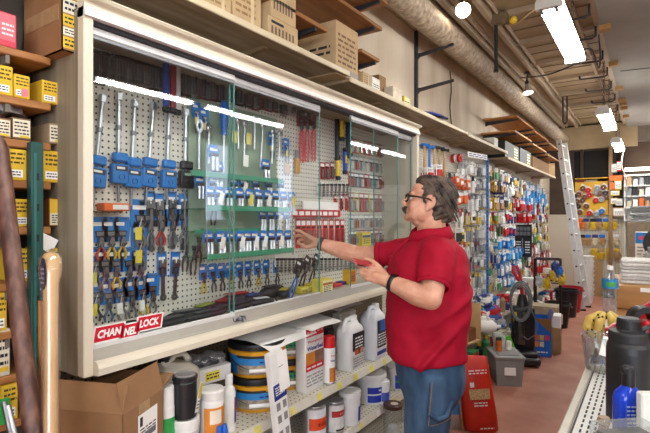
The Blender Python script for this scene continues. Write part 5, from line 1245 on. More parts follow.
for i in range(34):
    y0 = -.030 + .06 * i / 33; mb_.tube([hp(.100 - abs(y0) * .25, y0 * .8, -.042), hp(.112 - abs(y0) * .35, y0 * 1.1, -.052), hp(.106 - abs(y0) * .5, y0 * 1.4, -.064 - abs(y0) * .35)], [.005, .0072, .003], HAIR, 6)
mb_.build('moustache', man)
eb = MB()
for s in (-1, 1): eb.tube([hp(.090, s * .012, .024), hp(.089, s * .028, .029), hp(.076, s * .046, .022)], [.003, .005, .002], HAIR, 6)
eb.build('eyebrow', man)
FR = mat('#241a16', .35, 0, .1); gl = MB()
for s in (-1, 1):
    c_ = hp(.098, s * .032, .002); q = []
    for k in range(21):
        a = 2 * PI * k / 20; q.append(c_ + hl * (math.copysign(abs(math.cos(a)) ** .6, math.cos(a)) * .026) + hu * (math.copysign(abs(math.sin(a)) ** .6, math.sin(a)) * .019) - hf * (abs(math.cos(a)) * 0 + s * math.cos(a) * .006))
    gl.tube(q, .0044, FR, 8)
    gl.tube([hp(.092, s * .060, .010), hp(.055, s * .077, .012), hp(.0, s * .084, .010), hp(-.022, s * .084, .0), hp(-.032, s * .082, -.014)], [.0052, .0046, .004, .0036, .0025], FR, 8)
gl.tube([hp(.100, -.010, .006), hp(.108, 0, .010), hp(.100, .010, .006)], .003, FR, 8)
gls = gl.build('glasses', man)
for s in (-1, 1):
    c_ = hp(.098, s * .032, .002); MB().raw([c_ + hl * (math.cos(2 * PI * k / 16) * .025) + hu * (math.sin(2 * PI * k / 16) * .018) - hf * (s * math.cos(2 * PI * k / 16) * .006) for k in range(16)], [tuple(range(16))], clear('#f4f4f0', .08)); 
    m2 = MB(); m2.ball(hp(.072, s * .030, .001), .0125, mat('#e8e2da', .3), None, 14, 10); m2.ball(hp(.080, s * .030, .001), .0065, mat('#3a2c24', .2), None, 12, 8); m2.build('eye', man)
fa = (wrL - elL).normalized(); wc = wrL * .88 + elL * .12
wt = ring_tube(wc, fa, .0335, .0035, BLACK, 'watch', man, wd=.020)
up_ = (Vector((0, 0, 1)) - fa * fa.z).normalized(); oq = fa.cross(up_)
cm = Matrix((fa, oq, up_)).transposed().to_4x4(); q = MB(); q.box((-.015, -.015, .032), (.015, .015, .042), mat('#101114', .2, 0, 0), .003, Matrix.Translation(wc) @ cm); q.build('watch_case', wt)
fa = (wrR - elR).normalized(); wc = wrR * .93 + elR * .07
ring_tube(wc, fa, .033, .004, mat('#3f3833', .7, 0, .2, 60), 'wristband', man, wd=.022)
# the red packets in his near hand: things of their own
for i in range(4):
    a = P(352.5 + i * .8, 259.0 + i * 1.6, 2.20 - i * .012); e = P(378.0 + i * .5, 264.8 + i * 1.1, 2.185 - i * .010)
    t = thing('bit_package', 'red drill bit package fanned in his near hand, %s from the top' % ordn(i), 'bit package', a + Vector((MO.x, MO.y, 0)), 0, 'red packages in his hand')
    v = e - a; x_ = v.normalized(); y_ = (Vector((lf.x, lf.y, .35)) - x_ * Vector((lf.x, lf.y, .35)).dot(x_)).normalized(); z_ = x_.cross(y_); mm = Matrix((x_, y_, z_)).transposed().to_4x4()
    MB().box((0, -.019, -.002), (v.length, .019, .0015), mat('#c0181c', .35, 0, .08), 0, mm).build('card', t)
    MB().box((v.length * .12, -.012, .0015), (v.length * .7, .012, .0032), mat('#5a1216', .25), .0008, mm).box((.002, -.014, .0016), (v.length * .09, .014, .0019), PAPER, 0, mm).build('bubble', t)
# ================= goods hanging along the aisle wall
PAL = {'red': '#c01f22', 'yellow': '#dcb72c', 'blue': '#2470c4', 'white': '#f0efea', 'grey': '#8f9498', 'black': '#26272b', 'tan': '#b89468', 'green': '#3f8f52', 'sky': '#4aa0dc', 'orange': '#e66a24', 'brown': '#6e4630', 'silver': '#b9bdc2', 'navy': '#27387c', 'cream': '#d8cdb4'}
def mk_item(kind, c1, c2):
    m1, m2 = mat(PAL[c1], .5, 0, .1), mat(PAL[c2], .5, 0, .1)
    b = MB(); b.tube([(0, .03, .004), (0, -.15, .004), (0, -.155, .016)], .003, STEEL, 5)
    if kind == 'package':
        for i in range(4): b.box((-.055, -.135 + i * .036, -.155), (.055, -.130 + i * .036, .01), m1); b.box((-.044, -.135 + i * .036 - .022, -.145), (.044, -.135 + i * .036, -.05), m2, .008)
        b.panel(-.045, .045, -.045, -.004, -.1362, WHITE); b.lines(-.04, .04, -.04, -.008, -.137, 2, INK, R)
    elif kind == 'bag':
        for i in range(3): b.box((-.045, -.13 + i * .045, -.15), (.045, -.105 + i * .045, -.035), m1, .011).box((-.045, -.121 + i * .045, -.04), (.045, -.116 + i * .045, .012), WHITE).panel(-.035, .035, -.12, -.07, -.1306 + i * .045, m2)
    elif kind == 'pliers':
        for i in range(2):
            y = -.12 + i * .06; b.box((-.035, y - .004, -.06), (.035, y, .012), m2)
            for s in (-1, 1): b.tube([(s * .004, y - .012, -.05), (s * .022, y - .012, -.11), (s * .016, y - .012, -.2)], [.007, .009, .007], m1, 7)
            b.box((-.010, y - .018, -.055), (.010, y - .006, -.01), STEEL, .003)
    elif kind == 'brush':
        for i in range(2):
            y = -.11 + i * .06; b.tube([(0, y, 0), (0, y, -.05), (0, y, -.11)], [.009, .013, .009], m2, 8); b.box((-.032, y - .012, -.22), (.032, y + .012, -.11), m1, .006)
    elif kind == 'roll':
        for i in range(3): b.lathe([(.022, -.017), (.055, -.017), (.055, .017), (.022, .017), (.022, -.017)], m1 if i % 2 == 0 else m2, (0, -.115 + i * .042, -.05), 14, mtx=None) if False else b.lathe([(.022, -.017), (.055, -.017), (.055, .017), (.022, .017), (.022, -.017)], m1 if i % 2 == 0 else m2, n=14, mtx=Matrix.Translation((0, -.115 + i * .042, -.05)) @ Matrix.Rotation(PI / 2, 4, 'X'))
    elif kind == 'screwdriver':
        for i in range(3):
            y = -.12 + i * .045; b.tube([(0, y, 0), (0, y, -.02), (0, y, -.09), (0, y, -.10)], [.012, .017, .015, .010], m1, 8); b.tube([(0, y, -.10), (0, y, -.22)], .005, CHROME, 6)
    elif kind == 'tube':
        for i in range(3): b.lathe([(0, -.19), (.02, -.19), (.022, -.185), (.022, -.05), (.012, -.03), (.012, 0), (0, 0)], m1, (0, -.12 + i * .048, 0), 10, [None, None, None, m2, m2, m2])
    return tag(b.build({'package': 'hanging_package', 'bag': 'hanging_bag', 'pliers': 'pliers', 'brush': 'brush', 'roll': 'tape_roll', 'screwdriver': 'screwdriver', 'tube': 'sealant_tube'}[kind]), '', {'package': 'package', 'bag': 'bag', 'pliers': 'pliers', 'brush': 'brush', 'roll': 'tape', 'screwdriver': 'screwdriver', 'tube': 'tube'}[kind])
def crumple(b, c, r, m, seed=0):
    t = bmesh.new(); bmesh.ops.create_icosphere(t, subdivisions=3, radius=1)
    for v in t.verts:
        q = v.co * 1.0; k_ = 1 + noise.noise(q * 1.6 + Vector((seed * 3.1, 0, 0))) * .55 + noise.noise(q * 4 + Vector((0, seed * 2.3, 0))) * .25
        s_ = Vector([math.copysign(abs(x) ** .7, x) for x in q]) * k_; v.co = Vector((s_.x * r[0], s_.y * r[1], s_.z * r[2])) + Vector(c)
    b.join(t, m, None, False)
KA = Kit(mk_item)
KN = {'package': 'packages', 'bag': 'bags', 'pliers': 'pliers', 'brush': 'brushes', 'roll': 'tape rolls', 'screwdriver': 'screwdrivers', 'tube': 'tubes'}
def proj(p):
    d = -p.x * S + p.y * K; r = p.x * K + p.y * S
    return CX + F * r / d, CY - F * (p.z - H) / d
ra = random.Random(23)
zones = [ # px0, px1, py0, py1, kinds, c1, c2
 (456, 468, 176, 206, ('bag',), ('orange',), ('orange', 'white')), (524, 548, 178, 206, ('brush',), ('sky', 'sky', 'blue', 'white'), ('sky', 'white')), (498, 519, 236, 304, ('bag', 'package'), ('blue', 'sky', 'blue'), ('sky', 'white')),
 (514, 534, 205, 222, ('package', 'bag'), ('red',), ('red',)), (503, 516, 216, 234, ('bag',), ('red', 'navy'), ('red',)), (531, 548, 252, 296, ('pliers', 'package'), ('red',), ('red', 'white')),
 (545, 560, 200, 215, ('bag',), ('yellow',), ('navy',)), (444, 460, 150, 190, ('screwdriver', 'pliers'), ('brown', 'red', 'black'), ('tan', 'grey')), (478, 486, 150, 330, ('package',), ('white', 'silver', 'grey'), ('white', 'grey')),
 (490, 505, 185, 215, ('package', 'pliers'), ('yellow', 'yellow', 'navy'), ('tan', 'black')), (452, 478, 195, 345, ('package', 'tube', 'pliers', 'bag'), ('white', 'cream', 'silver', 'yellow', 'grey'), ('black', 'grey', 'yellow', 'red'))]
gen1 = ('white', 'silver', 'red', 'yellow', 'grey', 'black', 'tan', 'cream', 'white', 'navy', 'green', 'silver', 'brown', 'white', 'silver', 'cream', 'yellow', 'white', 'cream', 'white')
rows = [(2.22, 2.28, 4.95), (2.03, 2.08, 4.5), (1.84, 1.89, 4.4), (1.65, 1.70, 4.4), (1.47, 1.51, 4.7), (1.29, 1.33, 4.95), (1.11, 1.15, 5.2), (.93, .97, 5.3), (.76, .79, 5.4)]
rown = ['topmost', 'second', 'third', 'fourth', 'fifth', 'sixth', 'seventh', 'eighth', 'lowest']
for ri, (zl, zh, y0) in enumerate(rows):
    y = y0; i = 0
    while y < 10.05:
        p = Vector((-1.765, y, zl + (zh - zl) * ra.random() - (.12 * max(0, (y - 5) / 5) if ri == 0 else 0))); q = proj(p + Vector((.1, 0, -.08)))
        kinds = ('package', 'bag', 'pliers', 'brush', 'roll', 'screwdriver', 'tube', 'package', 'package'); c1, c2 = gen1, gen1
        for zx0, zx1, zy0, zy1, kk, a, e in zones:
            if zx0 <= q[0] <= zx1 and zy0 <= q[1] <= zy1: kinds, c1, c2 = kk, a, e; break
        k_, a, e = ra.choice(kinds), ra.choice(c1), ra.choice(c2)
        if not (abs(y - 6.18) < .07 or (7.4 < y < 7.85 and ri in (3, 4, 5))):
            KA.put((k_, a, e), '%s%s, %s row of the aisle pegboard, %s from the cabinet' % (a if a != 'sky' else 'azure', ' and ' + (e if e != 'sky' else 'azure') + ' ' + KN[k_] if e != a else ' ' + KN[k_], rown[ri], ordn(i)), p, PI / 2 + ra.uniform(-.35, .1), 0, ra.uniform(.72, .98) * (1.0 + .03 * (y - 5)), 'goods in the %s row of the aisle pegboard' % rown[ri])
            i += 1
        y += ra.uniform(.105, .155) + .008 * (y - 4.4)
# hammers beside the cabinet
def mk_hammer(hm, head):
    t = thing('hammer', '', 'hammer')
    MB().tube([(0, -.05, .02), (0, -.05, -.14), (0, -.05, -.26), (0, -.05, -.32)], [.010, .011, .016, .015], mat(PAL[hm], .5, 0, .08) if hm != 'tan' else wood('#c09a64', '#d8b884', 2, 6), 8).build('handle', t)
    b = MB(); b.box((-.035, -.062, .0), (.03, -.038, .026), mat(PAL[head], .4, .3, .1), .004).tube([(.03, -.05, .013), (.055, -.05, .013)], [.012, .016], mat(PAL[head], .4, .3), 10)
    for s in (-.007, .007): b.tube([(-.03, -.05 + s, .015), (-.06, -.05 + s * 1.4, .008), (-.078, -.05 + s * 1.6, -.008)], [.006, .005, .003], mat(PAL[head], .4, .3), 6)
    b.build('head', t)
    return t
KH = Kit(mk_hammer)
for i, (px, py, h_, hd_) in enumerate(((421, 147, 'tan', 'blue'), (426, 149, 'blue', 'blue'), (431, 149, 'tan', 'black'), (436, 150, 'tan', 'black'), (441, 152, 'tan', 'black'))):
    KH.put((h_, hd_), 'hammer with %s handle and %s head hanging beside the cabinet end, %s along' % ('a blue' if h_ == 'blue' else 'a wooden', hd_, ordn(i)), onX(px, py, -1.76), PI / 2 - .5, 0, 1, 'hammers by the cabinet end')
for i, (px, py) in enumerate(((421, 165), (430, 162))): KA.put(('package', 'white', 'red'), 'white and red packages under the hammers, %s of two' % ordn(i), onX(px, py + 4, -1.76), PI / 2 - .3, 0, .8, 'packages under the hammers')
# blue perforated clip strip, price strip, black display
p = onX(487.5, 220, -1.60); b = MB(); b.box((-.015, -.02, 0), (.015, .0, 1.62), mat('#2f6fc0', .4, 0, .06), .002)
for i in range(32): b.box((-.006, -.0208, .03 + i * .05), (.006, -.0198, .045 + i * .05), INK)
o = tag(b.build('display_upright'), 'blue perforated upright strip standing out from the aisle pegboard', 'upright'); o.location = (-1.60, p.y, .68); o.rotation_euler = (0, 0, .2)
tag(MB().box((-1.762, 6.2, 1.2), (-1.60, 6.24, 1.23), BLUE).build('strip_arm'), 'blue arm holding the perforated strip off the pegboard', 'bracket')
p = onX(473, 160, -1.58); o = carton('price_sign', (0, 0, 0), (.42, .004, .06), WHITE, 'white price sign strip under the long shelf edge', 'sign', (-1.57, p.y - .2, 2.235), PI / 2 - .2)
MB().lines(.02, .4, .01, .05, -.001, 2, mat('#3a5a9a', .6), R).build('print', o)
p = onX(523, 240, -1.62); t = thing('display_board', 'black display board with grey packs above and a blue tool below', 'display', (-1.74, p.y, p.z - .26))
MB().box((0, 0, 0), (.24, .06, .50), BLACK, .004).build('board', t); b = MB()
for i in range(4):
    for j in range(2): b.box((.015 + i * .055, -.008, .33 + j * .075), (.06 + i * .055, 0, .39 + j * .075), STEEL, .002)
b.build('packs', t); MB().box((.10, -.03, .04), (.13, -.0, .14), BLUE, .006).tube([(.115, -.015, .14), (.115, -.015, .29)], .008, STEEL, 8).build('blue_tool', t); MB().lines(.02, .09, .05, .25, -.001, 5, PAPER, R).lines(.15, .22, .05, .25, -.001, 5, PAPER, R).build('print', t)
# low shelving along the aisle wall
ag = thing('aisle_shelving', 'low cream shelving along the aisle wall under the hanging goods', 'shelving', (-1.40, 3.55, 0), PI / 2)
for nm, z, f in (('shelf', .46, .05), ('base_deck', .12, -.06)):
    s = MB().box((0, f, z - .03), (6.3, .36, z), GW, .002).build(nm, ag); MB().box((0, f - .01, z - .045), (6.3, f, z + .002), mat('#d9d3c4', .4, 0, .05)).build('price_rail', s)
MB().box((0, -.04, 0), (6.3, .36, .085), mat('#8d8372', .6)).build('kick_plate', ag); MB().box((0, .345, .1), (6.3, .36, .52), GW).build('back_panel', ag)
rs = random.Random(4); i = 0
for z, n_, X0 in ((.462, 30, -1.42), (.122, 26, -1.40)):
    y = 3.7
    while y < 9.6:
        w_ = rs.uniform(.1, .2); h_ = rs.uniform(.1, .22); c = rs.choice(('white', 'blue', 'red', 'grey', 'tan', 'cream', 'navy', 'silver', 'green', 'black'))
        if rs.random() < .55: carton('shelf_carton', (0, 0, 0), (w_, .17, h_), mat(PAL[c], .6, 0, .1), '%s carton on the %s of the low aisle shelving, %s along' % (c, 'upper shelf' if z > .3 else 'base deck', ordn(i)), 'box', (X0 + rs.uniform(-.06, 0), y, z), PI / 2 + rs.uniform(-.15, .15), dec(PAL[rs.choice(('white', 'red', 'yellow', 'blue'))], 2), 'cartons on the low aisle shelving')
        else:
            t = thing('shelf_bottle', '%s bottle on the %s of the low aisle shelving, %s along' % (c, 'upper shelf' if z > .3 else 'base deck', ordn(i)), 'bottle', (X0 - .08 + rs.uniform(0, .04), y + w_ / 2, z), 0, 'bottles on the low aisle shelving'); r_ = min(.045, w_ * .3)
            MB().lathe([(0, 0), (r_, 0), (r_, h_ * .65), (r_ * .4, h_ * .8), (r_ * .4, h_ * .85)], mat(PAL[c], .4, 0, .08), n=14).build('body', t); MB().lathe([(r_ * .5, h_ * .84), (r_ * .5, h_), (0, h_)], mat(PAL[rs.choice(('red', 'white', 'black', 'yellow'))], .4), n=12).build('cap', t)
        y += w_ + rs.uniform(.03, .10); i += 1
# tan open box and a few bags on the low shelf beside the man's back
t = thing('wooden_crate', 'pale open cardboard tray standing on end behind the red shirt', 'box', (-1.33, 4.15, .465), PI / 2 - .2); TN = mat('#c9a878', .75, 0, .08)
b = MB(); b.box((0, 0, 0), (.24, .2, .01), TN).box((0, 0, 0), (.01, .2, .34), TN).box((.23, 0, 0), (.24, .2, .34), TN).box((0, .19, 0), (.24, .2, .34), TN); b.build('carton', t); MB().box((.03, .03, .012), (.2, .17, .12), mat('#7a5030', .7)).build('contents', t)
for i, (px, py, c) in enumerate(((486, 300, 'navy'), (493, 312, 'blue'), (482, 318, 'red'), (498, 322, 'blue'), (489, 326, 'white'))):
    p = onX(px, py, -1.42); t = thing('plastic_pouch', '%s plastic pouch in the pile beside the vacuum, %s of five' % (c, ordn(i)), 'pouch', p - Vector((0, 0, .0)), .3, 'pouches piled beside the vacuum')
    b = MB(); crumple(b, (0, 0, 0), (.085, .05, .065), mat(PAL[c], .35, 0, .25, 14, 0, 80, (1, 1, 1), ('#e4e3de', '#c01f22', '#e4e3de', '#e4e3de', '#27387c')[i], .5, .46, .54), i); b.build('pouch', t); MB().box((-.03, -.064, -.02), (.04, -.05, .03), mat(PAL[('white', 'red', 'white', 'silver', 'red')[i]], .4), .004).build('label', t)

# ================= things on the floor of the aisle
t = thing('seed_bag', 'upright red bag with a tan seed window leaning behind the jeans', 'bag', onZ(484, 430, 0) + Vector((0, 0, .0)), TH - .12)
RB = mat('#cc2a14', .4, 0, .06); n = 20; rings = []
for k_, (z, w_, d_) in enumerate(((0, .105, .05), (.02, .125, .075), (.12, .128, .085), (.3, .122, .08), (.44, .118, .065), (.52, .116, .03), (.545, .112, .008))):
    rings.append([Vector((-.02 - .06 * z / .5 + w_ * math.copysign(abs(math.cos(2 * PI * q / n)) ** .5, math.cos(2 * PI * q / n)), d_ * math.copysign(abs(math.sin(2 * PI * q / n)) ** .8, math.sin(2 * PI * q / n)) + z * .08, z)) for q in range(n)])
b = MB(); b.loft(rings, RB); b.build('bag', t)
b = MB(); Mb = Matrix.Translation((-.02, -.093, 0)) @ Matrix.Rotation(-.10, 4, 'Y') @ Matrix.Rotation(-.05, 4, 'X')
b.box((-.07, -.002, .26), (.075, .0, .335), mat('#c9a878', .8, 0, .3, 90), .0, Mb); b.lines(-.045, .05, .205, .245, -.003, 2, WHITE, R, Mb); b.lines(-.06, .07, .44, .48, -.001, 2, PAPER, R, Mb); b.lines(-.02, .08, .04, .06, -.003, 1, PAPER, R, Mb); b.box((-.06, -.002, .35), (-.03, 0, .385), PAPER, 0, Mb); b.build('print', t)
MB().box((-.168, -.05, .02), (-.155, .05, .46), mat('#b98a5a', .5, 0, .2, 40), .004, Matrix.Rotation(-.10, 4, 'Y')).build('side_gusset', t)
p = onZ(453, 426, 0); t = thing('water_bottle', 'big clear water bottle on the floor behind the jeans', 'bottle', (p.x, p.y, .0)); MB().lathe([(0, 0), (.075, .002), (.08, .02), (.078, .10), (.082, .12), (.08, .22), (.03, .30), (.02, .32), (.02, .33)], clear('#eef4f8', .10, .10), n=20).build('body', t)
MB().lathe([(.022, .32), (.022, .35), (0, .35)], WHITE, n=14).build('cap', t); b = MB(); band(b, .083, .12, .22, mat('#3f86c8', .4), -2.5, 2.5); b.build('printed_label', t)
p = onZ(503, 385, 0); t = thing('storage_bin', 'grey plastic storage bin with a flat lid on the aisle floor', 'bin', p + Vector((-.01, .12, 0)), TH - .1); GB = mat('#8e9090', .4, 0, .06)
b = MB(); rings = []
for z, f in ((0, .86), (.02, .88), (.25, 1), (.26, 1.04), (.27, 1.04)): rings.append([Vector((.13 * f * sx, .17 * f * sy, z)) for sx, sy in ((-1, -1), (1, -1), (1, 1), (-1, 1))])
b.loft(rings, GB, True, False); b.build('body', t); MB().box((-.142, -.182, .27), (.142, .182, .288), mat('#a4a7a8', .35, 0, .05), .006).box((-.10, -.14, .288), (.10, .14, .296), GB, .004).build('lid', t); MB().box((-.05, -.188, .10), (.05, -.165, .17), PAPER, 0, Matrix.Rotation(-.08, 4, 'X')).build('label', t)
for i, (dx, dy, c, h_) in enumerate(((-.06, .0, 'black', .13), (.05, .06, 'white', .08))):
    q = t.matrix_basis @ Vector((dx, dy, .298)); b = MB(); b.lathe([(0, 0), (.03, 0), (.03, h_ * .8), (.024, h_), (0, h_)], mat(PAL[c], .4), n=14, mats=[None, mat('#d86a28', .5) if c == 'black' else None, None, None]); o = tag(b.build('can'), '%s can standing on the lid of the grey storage bin' % c, 'can'); o.location = q
p = onX(484, 345, -1.35); b = MB(); b.tube([(-.14, 0, .06), (-.1, 0, .06), (.08, 0, .06), (.12, 0, .06)], [.03, .058, .058, .03], WHITE, 14).tube([(.12, 0, .06), (.16, 0, .06)], .018, WHITE, 10); o = tag(b.build('white_bottle'), 'white bottle lying on its side on the low shelf behind the red shirt', 'bottle'); o.location = (p.x, p.y, .464); o.rotation_euler = (0, 0, .5)
# green and white sack leaning on the vacuum
a = onZ(520, 372, 0.01); t = thing('green_sack', 'white and green plastic sack leaning towards the vacuum', 'sack', (a.x, a.y, 0), TH); b = MB(); rings = []
for z, w_, d_ in ((0, .09, .03), (.03, .105, .06), (.2, .10, .06), (.36, .075, .045), (.42, .05, .02)): rings.append([Vector((-.06 - z * .42 + w_ * math.cos(2 * PI * q / 16), d_ * math.sin(2 * PI * q / 16), z)) for q in range(16)])
b.loft(rings, mat('#c9ccc2', .35, 0, .12, 14)); b.build('sack', t)
Mg = Matrix.Translation((-.06, -.062, 0)) @ Matrix.Rotation(-.40, 4, 'Y'); MB().box((.045, -.002, .02), (.095, .012, .40), mat('#5cbf3a', .4, 0, .06), .0, Mg).box((-.04, -.004, .10), (.0, .01, .2), mat('#2c6a8a', .4), 0, Mg).build('print', t)
# upright vacuum cleaner
p = onZ(522, 362, 0); t = thing('vacuum_cleaner', 'black upright vacuum cleaner with a red handle and a coiled grey cord', 'vacuum cleaner', (p.x, p.y, 0), TH - .25)
VK = mat('#1f1f22', .35, 0, .15)
b = MB(); b.box((-.12, -.22, .02), (.16, .06, .10), VK, .03, None, 3).box((-.12, -.17, .09), (.14, .04, .15), VK, .02, None, 2); b.build('floor_head', t)
for s in (-.12, .16): MB().tube([(s - .015, .03, .055), (s + .015, .03, .055)], .055, DARK, 14).build('wheel', t)
b = MB(); b.box((-.11, -.05, .12), (.13, .10, .62), VK, .035, None, 3).tube([(.01, .03, .60), (.01, .05, .74)], [.07, .04], VK, 12); b.build('body', t)
b = MB(); b.lathe([(0, 0), (.06, 0), (.065, .28), (.05, .30)], clear('#8a8a90', .12, .3, '#55555a'), (-.03, -.06, .22), 16); b.build('dust_cup', t)
MB().box((-.10, -.056, .46), (-.06, -.05, .56), YEL, .002).build('warning_label', t); MB().box((.0, -.058, .50), (.05, -.05, .56), mat('#6a625a', .5), .002).build('badge', t)
MB().tube([(.01, .05, .72), (.0, .06, .86), (-.02, .05, .98), (-.05, .03, 1.06), (-.09, .01, 1.05), (-.09, .0, .99), (-.05, .02, .93), (-.01, .05, .88)], [.02, .02, .018, .016, .016, .016, .016, .016], RED, 10).build('handle', t)
GC = mat('#6d6f72', .5, 0, .1); b = MB(); rc = random.Random(2)
for i in range(9):
    rr = rc.uniform(.10, .125); ph = rc.uniform(-.01, .01)
    b.tube([(-.03 + ph + rr * .9 * math.cos(2 * PI * k / 22), -.075 - .008 * i + rc.uniform(-.004, .004), .68 + ph + rr * 1.75 * math.sin(2 * PI * k / 22)) for k in range(23)], .0065, GC, 6)
b.tube([(.08, -.10, .6), (.14, -.11, .45), (.12, -.12, .34), (.04, -.12, .28), (-.03, -.10, .33)], .006, GC, 6); b.build('cord', t)
# blue open carton, tan carton, cans
p = onZ(540, 357, 0); t = thing('blue_carton', 'open blue carton printed with small pictures beside the vacuum', 'box', (p.x - .085, p.y - .02, 0), .32); BLC = mat('#1866c8', .5, 0, .04); BR = mat('#8a6238', .85, 0, .08)
w_, d_, h_ = .21, .26, .44
b = MB(); b.box((0, 0, 0), (w_, d_, .006), BR).box((0, 0, 0), (w_, .005, h_), BLC).box((0, d_ - .005, 0), (w_, d_, h_), BLC).box((0, .0, 0), (.005, d_, h_), BLC).box((w_ - .005, 0, 0), (w_, d_, h_), mat('#8d96c8', .5, 0, .06)); b.build('carton', t)
b = MB(); b.raw([Vector((.03, -.0008, h_)), Vector((w_ - .002, -.0008, h_)), Vector((w_ - .002, -.0008, h_ * .62))], [(0, 1, 2)], BR)
for i, c in enumerate(('#d86a3a', '#c9c06a', '#c83a6a', '#d88a2a', '#d8d0c0')): b.panel(.03 + (i % 3) * .055, .075 + (i % 3) * .055, .19 - (i // 3) * .075, .25 - (i // 3) * .075, -.001, mat(c, .5, 0, .3, 60))
b.lines(.03, .17, .04, .07, -.001, 1, PAPER, R); b.build('print', t); f = MB().box((0, 0, 0), (.005, d_, .10), BR).build('flap', t); f.location = (0, 0, h_); f.rotation_euler = (0, -.5, 0)
f = MB().box((0, 0, 0), (.004, d_, .09), mat('#8d96c8', .5)).build('flap', t); f.location = (w_, 0, h_); f.rotation_euler = (0, .25, 0)
carton('tan_carton', (0, 0, 0), (.12, .3, .30), CB1, 'plain tan carton standing behind the blue one', 'box', (-.98, 6.06, 0), .1); carton('white_carton', (0, 0, 0), (.12, .2, .14), PAPER, 'white block lying on the tan carton behind the blue one', 'box', (-.98, 6.09, .301), .1)
def bin_(label, px, pyb, r, h, m, lab=None):
    p = onZ(px, pyb, 0); t = thing('waste_bin', label, 'bin', p + Vector((-.0, r, 0)), 0, 'waste bins along the aisle'); MB().lathe([(0, .01), (0, 0), (r * .75, 0), (r * .95, h - .03), (r, h - .028), (r * 1.02, h), (r * .94, h), (r * .72, .015), (0, .015)], m, n=26).build('body', t)
    MB().lathe([(r * .985, h - .05), (r * 1.04, h - .045), (r * 1.04, h - .02), (r * 1.0, h - .015)], m, n=26).build('rim', t)
    for s in (-1, 1): MB().tube([(s * r * 1.0, -.05, h - .06), (s * r * 1.1, 0, h - .05), (s * r * 1.0, .05, h - .06)], .01, m, 8).build('handle', t)
    if lab: MB().box((r * .3, -r * .93, h * .2), (r * .5, -r * .88, h * .6), PAPER).build('sticker', t)
    return t
bin_('black plastic waste bin with a white sticker, closer of the two dark bins', 556, 329, .17, .36, BLACK, 1); bin_('black plastic waste bin just behind the stickered one', 565, 318, .18, .44, mat('#202024', .35, 0, .1)); bin_('red plastic waste bin behind the black ones', 569, 313, .19, .42, mat('#b3182a', .4, 0, .06))
# black wire stand and its tools
t = thing('wire_stand', 'black tubular stand hung with blue and yellow goods past the vacuum', 'stand', (-1.18, 7.2, 0), .1)
b = MB()
for x in (-.16, .16):
    for y in (-.12, .12): b.tube([(x, y, 0), (x, y, 1.02)], .012, BLACK, 8)
for z in (.3, .7, 1.02):
    b.tube([(-.16, -.12, z), (.16, -.12, z), (.16, .12, z), (-.16, .12, z), (-.16, -.12, z)], .010, BLACK, 8)
b.build('frame', t)
for i, (x, z, c) in enumerate(((.12, .92, 'navy'), (.17, .86, 'blue'), (.10, .82, 'yellow'), (.2, .78, 'yellow'), (.02, .70, 'yellow'), (-.08, .72, 'silver'))):
    bq = MB(); crumple(bq, (0, 0, 0), (.045, .035, .075), mat(PAL[c], .4, 0, .2, 20), i + 20); o = tag(bq.tube([(0, 0, .07), (0, .02, .12)], .006, BLACK, 6).build('hanging_pouch'), '%s pouch hung on the black stand, %s from the top' % (c, ordn(i)), 'pouch', 'pouches on the black stand'); o.location = (-1.18 + x, 7.2 - .17, z)
carton('beige_carton', (0, 0, 0), (.38, .3, .34), mat('#c9bda2', .7, 0, .06), 'beige carton on the floor under the black stand', 'box', (-1.31, 6.5, .0), .1); carton('parts_tray', (0, 0, 0), (.34, .28, .12), mat('#a89a80', .6), 'grey-beige tray on top of the beige carton', 'box', (-1.29, 6.51, .341), .1)
# ladder
base, topp = Vector((-.93, 9.35, 0)), Vector((-1.36, 9.75, 3.02)); ld = thing('ladder', 'tall aluminium ladder leaning by the end of the long shelf', 'ladder', base)
v = topp - base; sd_ = Vector((.10, 1, 0)).normalized() * .20; ALM = mat('#d6d7d5', .45, .15, .05)
vx = v.normalized(); vy = sd_.normalized(); vz = vx.cross(vy).normalized(); LM = Matrix((vx, vy, vz)).transposed().to_4x4()
for s in (-1, 1):
    b = MB(); m_ = Matrix.Translation(sd_ * s) @ LM; b.box((0, -.014, -.045), (v.length, .014, .045), ALM, .003, m_)
    for i in range(11): b.lathe([(0, -.0005), (.016, -.0005), (.016, .0005)], INK, n=10, mtx=m_ @ Matrix.Translation((.2 + i * .28, -.0146, 0)) @ Matrix.Rotation(PI / 2, 4, 'X'))
    b.build('rail', ld); MB().box((-.04, -.02, -.05), (.03, .02, .05), BLACK, .006, m_).build('foot', ld)
for i in range(11): MB().tube([-sd_ + vx * (.2 + i * .28), sd_ + vx * (.2 + i * .28)], .016, ALM, 8).build('rung', ld)
# white trays and leaning cardboard at the back
p = onZ(587, 303.5, 0)
for i in range(9):
    b = MB(); b.lathe([(0, 0), (.10, 0), (.125, .16), (.135, .165), (.135, .175), (.12, .17), (.098, .008), (0, .008)], WHITE, n=20); o = tag(b.build('white_pail'), 'white nested pail in the tall stack beside the ladder, %s from the floor' % ordn(i), 'pail', 'nested white pails'); o.location = (p.x - .02, p.y + .1, .002 + i * .088)
p = onZ(593, 301, 0); b = MB(); b.box((-.11, 0, 0), (.11, .012, .72), CB1, 0, Matrix.Rotation(-.16, 4, 'X')); o = tag(b.build('cardboard_sheet'), 'flat cardboard sheet leaning on the back wall by the white pails', 'cardboard'); o.location = (p.x, 10.98, 0)
carton('small_black_box', (0, 0, 0), (.2, .2, .22), BLACK, 'small black box on the floor at the back wall', 'box', (-.76, 10.85, 0), 0); carton('small_white_box', (0, 0, 0), (.22, .2, .12), PAPER, 'small white box on the black one at the back wall', 'box', (-.77, 10.86, .221), 0)
